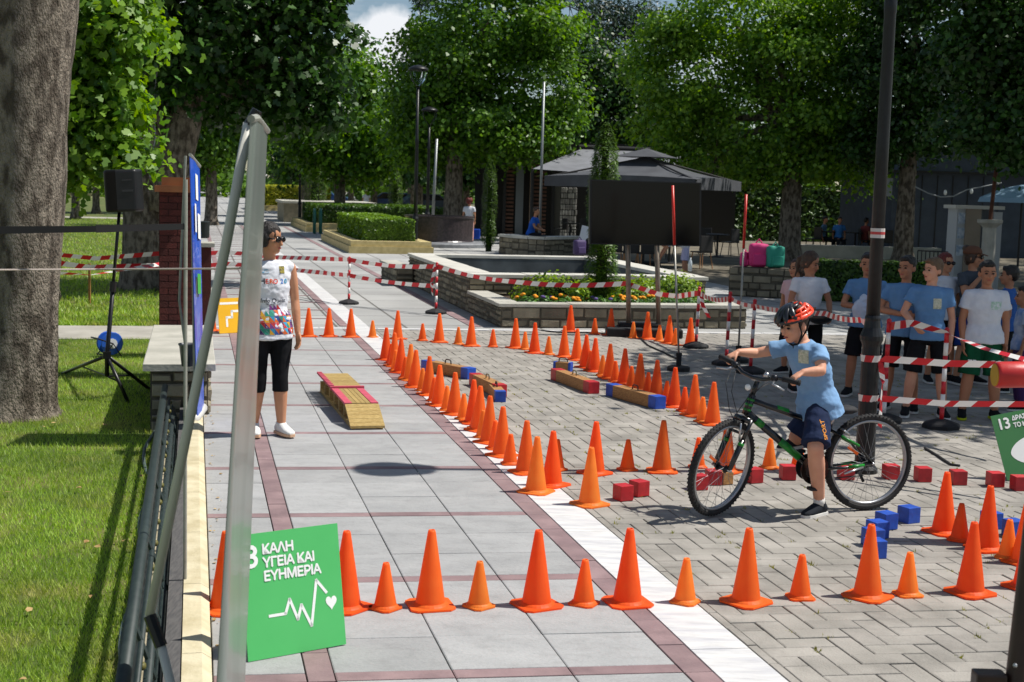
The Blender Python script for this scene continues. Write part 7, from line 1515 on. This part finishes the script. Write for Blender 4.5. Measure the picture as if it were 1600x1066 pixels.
for (Jk, sk, dx, m_) in ((J1, s1, .06, M_lab), (J2, s2, .05, M_lab), (J3, s3, .05, M_lab)):
    bv = bvh_of(sk.data, ORG[sk.name]); lf_ = Zv.cross(Jk['bf']); decal(bv, Jk['chest'] + lf_ * dx + Zv * .03, Jk['bf'], Zv, .075, .095, m_, 'chest_label', sk)
bv = bvh_of(s4.data, ORG[s4.name]); lf_ = Zv.cross(J4['bf']); decal(bv, J4['chest'] + lf_ * .07 + Zv * .04, J4['bf'], Zv, .1, .075, mat('green shirt motif', C('#8fc0a0'), .7, C('#dfe1e6'), scale=40), 'chest_motif', s4)
bo = J4['bottom_obj']; bvb = bvh_of(bo.data, ORG[bo.name])
text_on(bvb, 'ER', J4['R']['hip'].lerp(J4['R']['kn'], .62), J4['bf'], Zv, .085, M_white, bo, .002); text_on(bvb, 'OR', J4['L']['hip'].lerp(J4['L']['kn'], .62), J4['bf'], Zv, .085, M_white, bo, .002)
kid(1256, 612, 392, D_(-75), 'girl with ponytail in white shirt holding a helmet', skin='b', hair='brown', hairstyle='tail', top=T_white, bottom=T_black, armL=((.02, .15, .65), (.1, .12, .56)), armR=((.02, .15, .65), (.1, .05, .6)), face_yaw=D_(-40), face_pitch=-.3, shorts_len=1.8, legging=True)
kid(1236, 585, 404, D_(-140), 'child in pale pink shirt half hidden behind the girl', skin='c', hair='brown', hairstyle='tail', top=cloth('pink tee', '#d9b8bc'), bottom=T_black)
kid(1466, 598, 394, D_(-80), 'woman with dark red hair and sunglasses behind the fair-haired boy', skin='c', hair='dark red', hairstyle='bob', top=T_white, bottom=T_black, glasses=True, face_yaw=D_(-70))
kid(1508, 600, 384, D_(-60), 'woman with a bun and brown cap holding her chin', skin='c', hair='brown', hairstyle='bun', top=cloth('grey top', '#4a5058'), bottom=cloth('blue skirt', '#1f3f8a'), glasses=True, cap='#6b4a3a', armR=((.06, .13, .66), (.1, .02, .79)), face_yaw=D_(-30))
kid(1566, 612, 414, D_(160), 'dark-haired boy in blue shirt turned away behind the stout boy', skin='b', hair='black', top=cloth('blue tee', '#3b66ac'), bottom=T_black)
kid(1590, 640, 446, D_(170), 'small child in white and blue top near the right edge', skin='b', hair='black', top=cloth('white blue tee', '#c9d2e4', '#7d9acb'), bottom=cloth('purple trousers', '#4a2f5e'), shorts_len=1.8, legging=True)
kid(1612, 605, 408, D_(-150), 'long-haired girl at the right edge of the crowd', skin='b', hair='brown', hairstyle='bob', top=cloth('white blue tee', '#c9d2e4', '#7d9acb'), bottom=cloth('pink trousers', '#8a4a72'), shorts_len=1.8, legging=True)
# ---- people further away
FARV = .026
def far_person(px, pyb, h, yaw, label, **k):
    g_ = G(px, pyb); J, s_ = stand(g_, h, yaw, armL=k.pop('armL', None), armR=k.pop('armR', None), step=k.pop('step', 0)); return J, person(J, label, s=s_ * .95, voxel=k.pop('voxel', FARV), **k)
far_person(732, 381, 1.62, D_(75), 'red-haired woman in white top walking away with bags by the fountain', skin='c', hair='dark red', hairstyle='curly', top=T_white, bottom=cloth('pale pink trousers', '#c99a92'), face=False, shorts_len=1.8, legging=True, step=.04)
c = G(738, 381) + Vector((.12, .1, .35)); tag(MB().bbox(c, (.3, .14, .36), .04).build('hand_bag', cloth('blue bag', '#2148a8'), org=c), 'blue shopping bag carried by the red-haired woman', 'bag')
far_person(572, 340, 1.7, D_(-80), 'pale-haired person in white shirt and jeans behind the hedge', skin='c', hair='grey', top=T_white, bottom=cloth('jeans', '#2c3f66'), face=False, shorts_len=1.8, legging=True)
for i, (x, y, m_) in enumerate(((895, 368, '#56657e'), (914, 369, '#3f4d66'), (880, 369, '#2f3a58'))): far_person(x, y, 1.5, D_(-60 - 40 * i), 'child standing in front of the mottled white stone wall', skin='b', hair='black', top=cloth('child tee ' + m_, m_), bottom=T_black, face=False, grp='children by the white stone wall')
# seated man in blue
g_ = G(828, 398) + Vector((0, .25, 0)); g_.z = 0; J, s_ = stand(g_, 1.75, D_(-20), .08, ((.12, .12, .64), (.22, .05, .6)), ((.12, .12, .64), (.22, .05, .6)))
for k in J:
    if isinstance(J[k], Vector) and k not in ('base', 'bf', 'face'): J[k] = J[k] - Zv * .29
for k in ('L', 'R'):
    for q in ('sh', 'el', 'wr', 'hip'): J[k][q] = J[k][q] - Zv * .29
    J[k]['kn'] = J[k]['hip'] + J['bf'] * .42 + Zv * .02; J[k]['an'] = J[k]['kn'] + J['bf'] * .05 - Zv * .48
person(J, 'man in blue shirt sitting on the pale curved stone wall', 'c', 'brown', 'short', cloth('bright blue tee', '#2a62c4'), cloth('dark trousers', '#20232a'), s=1.1, voxel=.018, face=False, shorts_len=1.8, legging=True)
# girl bending over the basin
g_ = G(1078, 440); g_ = Vector((g_.x, g_.y + 1.0, 0)); J, s_ = stand(g_, 1.5, D_(180), 0)
pel = J['pel']; J['chest'] = pel + Vector((-.24, 0, .1)); J['neck'] = pel + Vector((-.42, 0, .1)); J['head'] = pel + Vector((-.55, 0, .06)); J['face'] = Vector((-.7, -.1, -.7))
for k, sg in (('L', 1), ('R', -1)): J[k]['sh'] = pel + Vector((-.38, -sg * .16, .07)); J[k]['el'] = pel + Vector((-.5, -sg * .2, -.12)); J[k]['wr'] = pel + Vector((-.6, -sg * .18, -.3))
person(J, 'girl in white clothes bending over beside the basin corner', 'b', 'brown', 'tail', T_white, cloth('lilac shorts', '#b9b8d8'), s=1.02, voxel=.016, face=False)
# seated cafe guests
for i, (x, y, c_) in enumerate(((1310, 393, '#3f7ac0'), (1285, 392, '#5a7a9a'), (1350, 395, '#7a3a3a'))):
    g_ = G(x, y) + Vector((0, .1, 0)); g_.z = 0; J, s_ = stand(g_, 1.7, D_(-90 + 60 * i), .03)
    for k in J:
        if isinstance(J[k], Vector) and k not in ('base', 'bf', 'face'): J[k] = J[k] - Zv * .4
    for k in ('L', 'R'):
        for q in ('sh', 'el', 'wr', 'hip'): J[k][q] = J[k][q] - Zv * .4
        J[k]['kn'] = J[k]['hip'] + J['bf'] * .42; J[k]['an'] = J[k]['kn'] + J['bf'] * .03 - Zv * .37
    person(J, ['seated cafe guest in bright blue top in the shade', 'seated cafe guest in grey-blue top in the shade', 'seated cafe guest in dark red top in the shade'][i], 'b', 'black', 'short', cloth('guest ' + c_, c_), cloth('dark trousers', '#20232a'), s=1.08, voxel=.022, face=False, shorts_len=1.8, legging=True)
c = J1['R']['wr'] + Vector((0, -.06, -.02)); bgm = MB(); bgm.ell(c, (.09, .06, .12), seg=14, rings=10); bgm.ell(c + Vector((.02, 0, .1)), (.05, .04, .06), seg=10, rings=7); me_ = remesh(bgm, .012, 1); wrinkle(me_, .014, (25, 25, 25)); o = place(me_, 'plastic_bag', cloth('white plastic', '#c9d2e2'), None, c); tag(o, 'crumpled white bag held by the boy behind the lamp', 'bag')
# helmet held by the girl
c = G(1268, 612); c = Vector((c.x, c.y - .22, .8)); tag(MB().ell(c, (.13, .11, .08), seg=14, rings=8).build('held_helmet', M_hb, org=c, smooth=True), 'dark helmet held by the girl in white', 'helmet')
# ---- near post with red padded tube at the right edge
yq = 3.9; pp = [P(1640, -60, yq + .6), P(1612, 560, yq + .2), P(1590, 900, yq), P(1570, 1066, yq - .05)]; gq = P(1556, 1180, yq - .1)
M_br = mat('brown painted steel', C('#2c1c14'), .5, C('#3a261b'), scale=14)
np_ = empty('steel_post', P(1570, 1066, yq)); tag(np_, 'dark brown leaning steel post with a bracket at the right edge', 'post')
b0 = P(1545, 1360, yq - .12); b0.z = 0.0
MB().tube([b0, P(1590, 1066, yq), P(1618, 830, yq + .02), P(1650, 500, yq + .1)], .036, 12).build('shaft', M_br, np_, smooth=True)
MB().bbox(P(1545, 1062, yq), (.09, .06, .05), .008).build('bracket', M_br, np_); MB().ell(P(1586, 1040, yq - .045), .007, seg=8, rings=6).build('bolt', M_al, np_)
MB().lathe([(.09, 0), (.09, .012)], c=b0, seg=14).build('foot_plate', M_br, np_)
t0 = P(1555, 586, 8.0); t1 = P(1680, 584, 8.0); tb_ = empty('padded_tube', t0); tag(tb_, 'red padded tube with a yellow end at the striped tape', 'tube')
MB().tube([t0, t0.lerp(t1, .04), t1], [.072, .078, .078], 18).build('padding', mat('red vinyl', C('#c42a26'), .4, C('#b3211f'), scale=8, bump=.2, bscale=12), tb_, smooth=True); MB().tube([t0 + Vector((-.006, 0, 0)), t0 + Vector((.004, 0, 0))], .066, 18).build('end_cap', mat('yellow foam', C('#b9922a'), .8), tb_)
gz = Vector((t1.x - .05, t1.y, 0)); MB().tube([gz, Vector((gz.x, gz.y, t1.z - .07))], .03, 10).build('support', M_br, tb_)

bpy.data.scenes.remove(TMP)
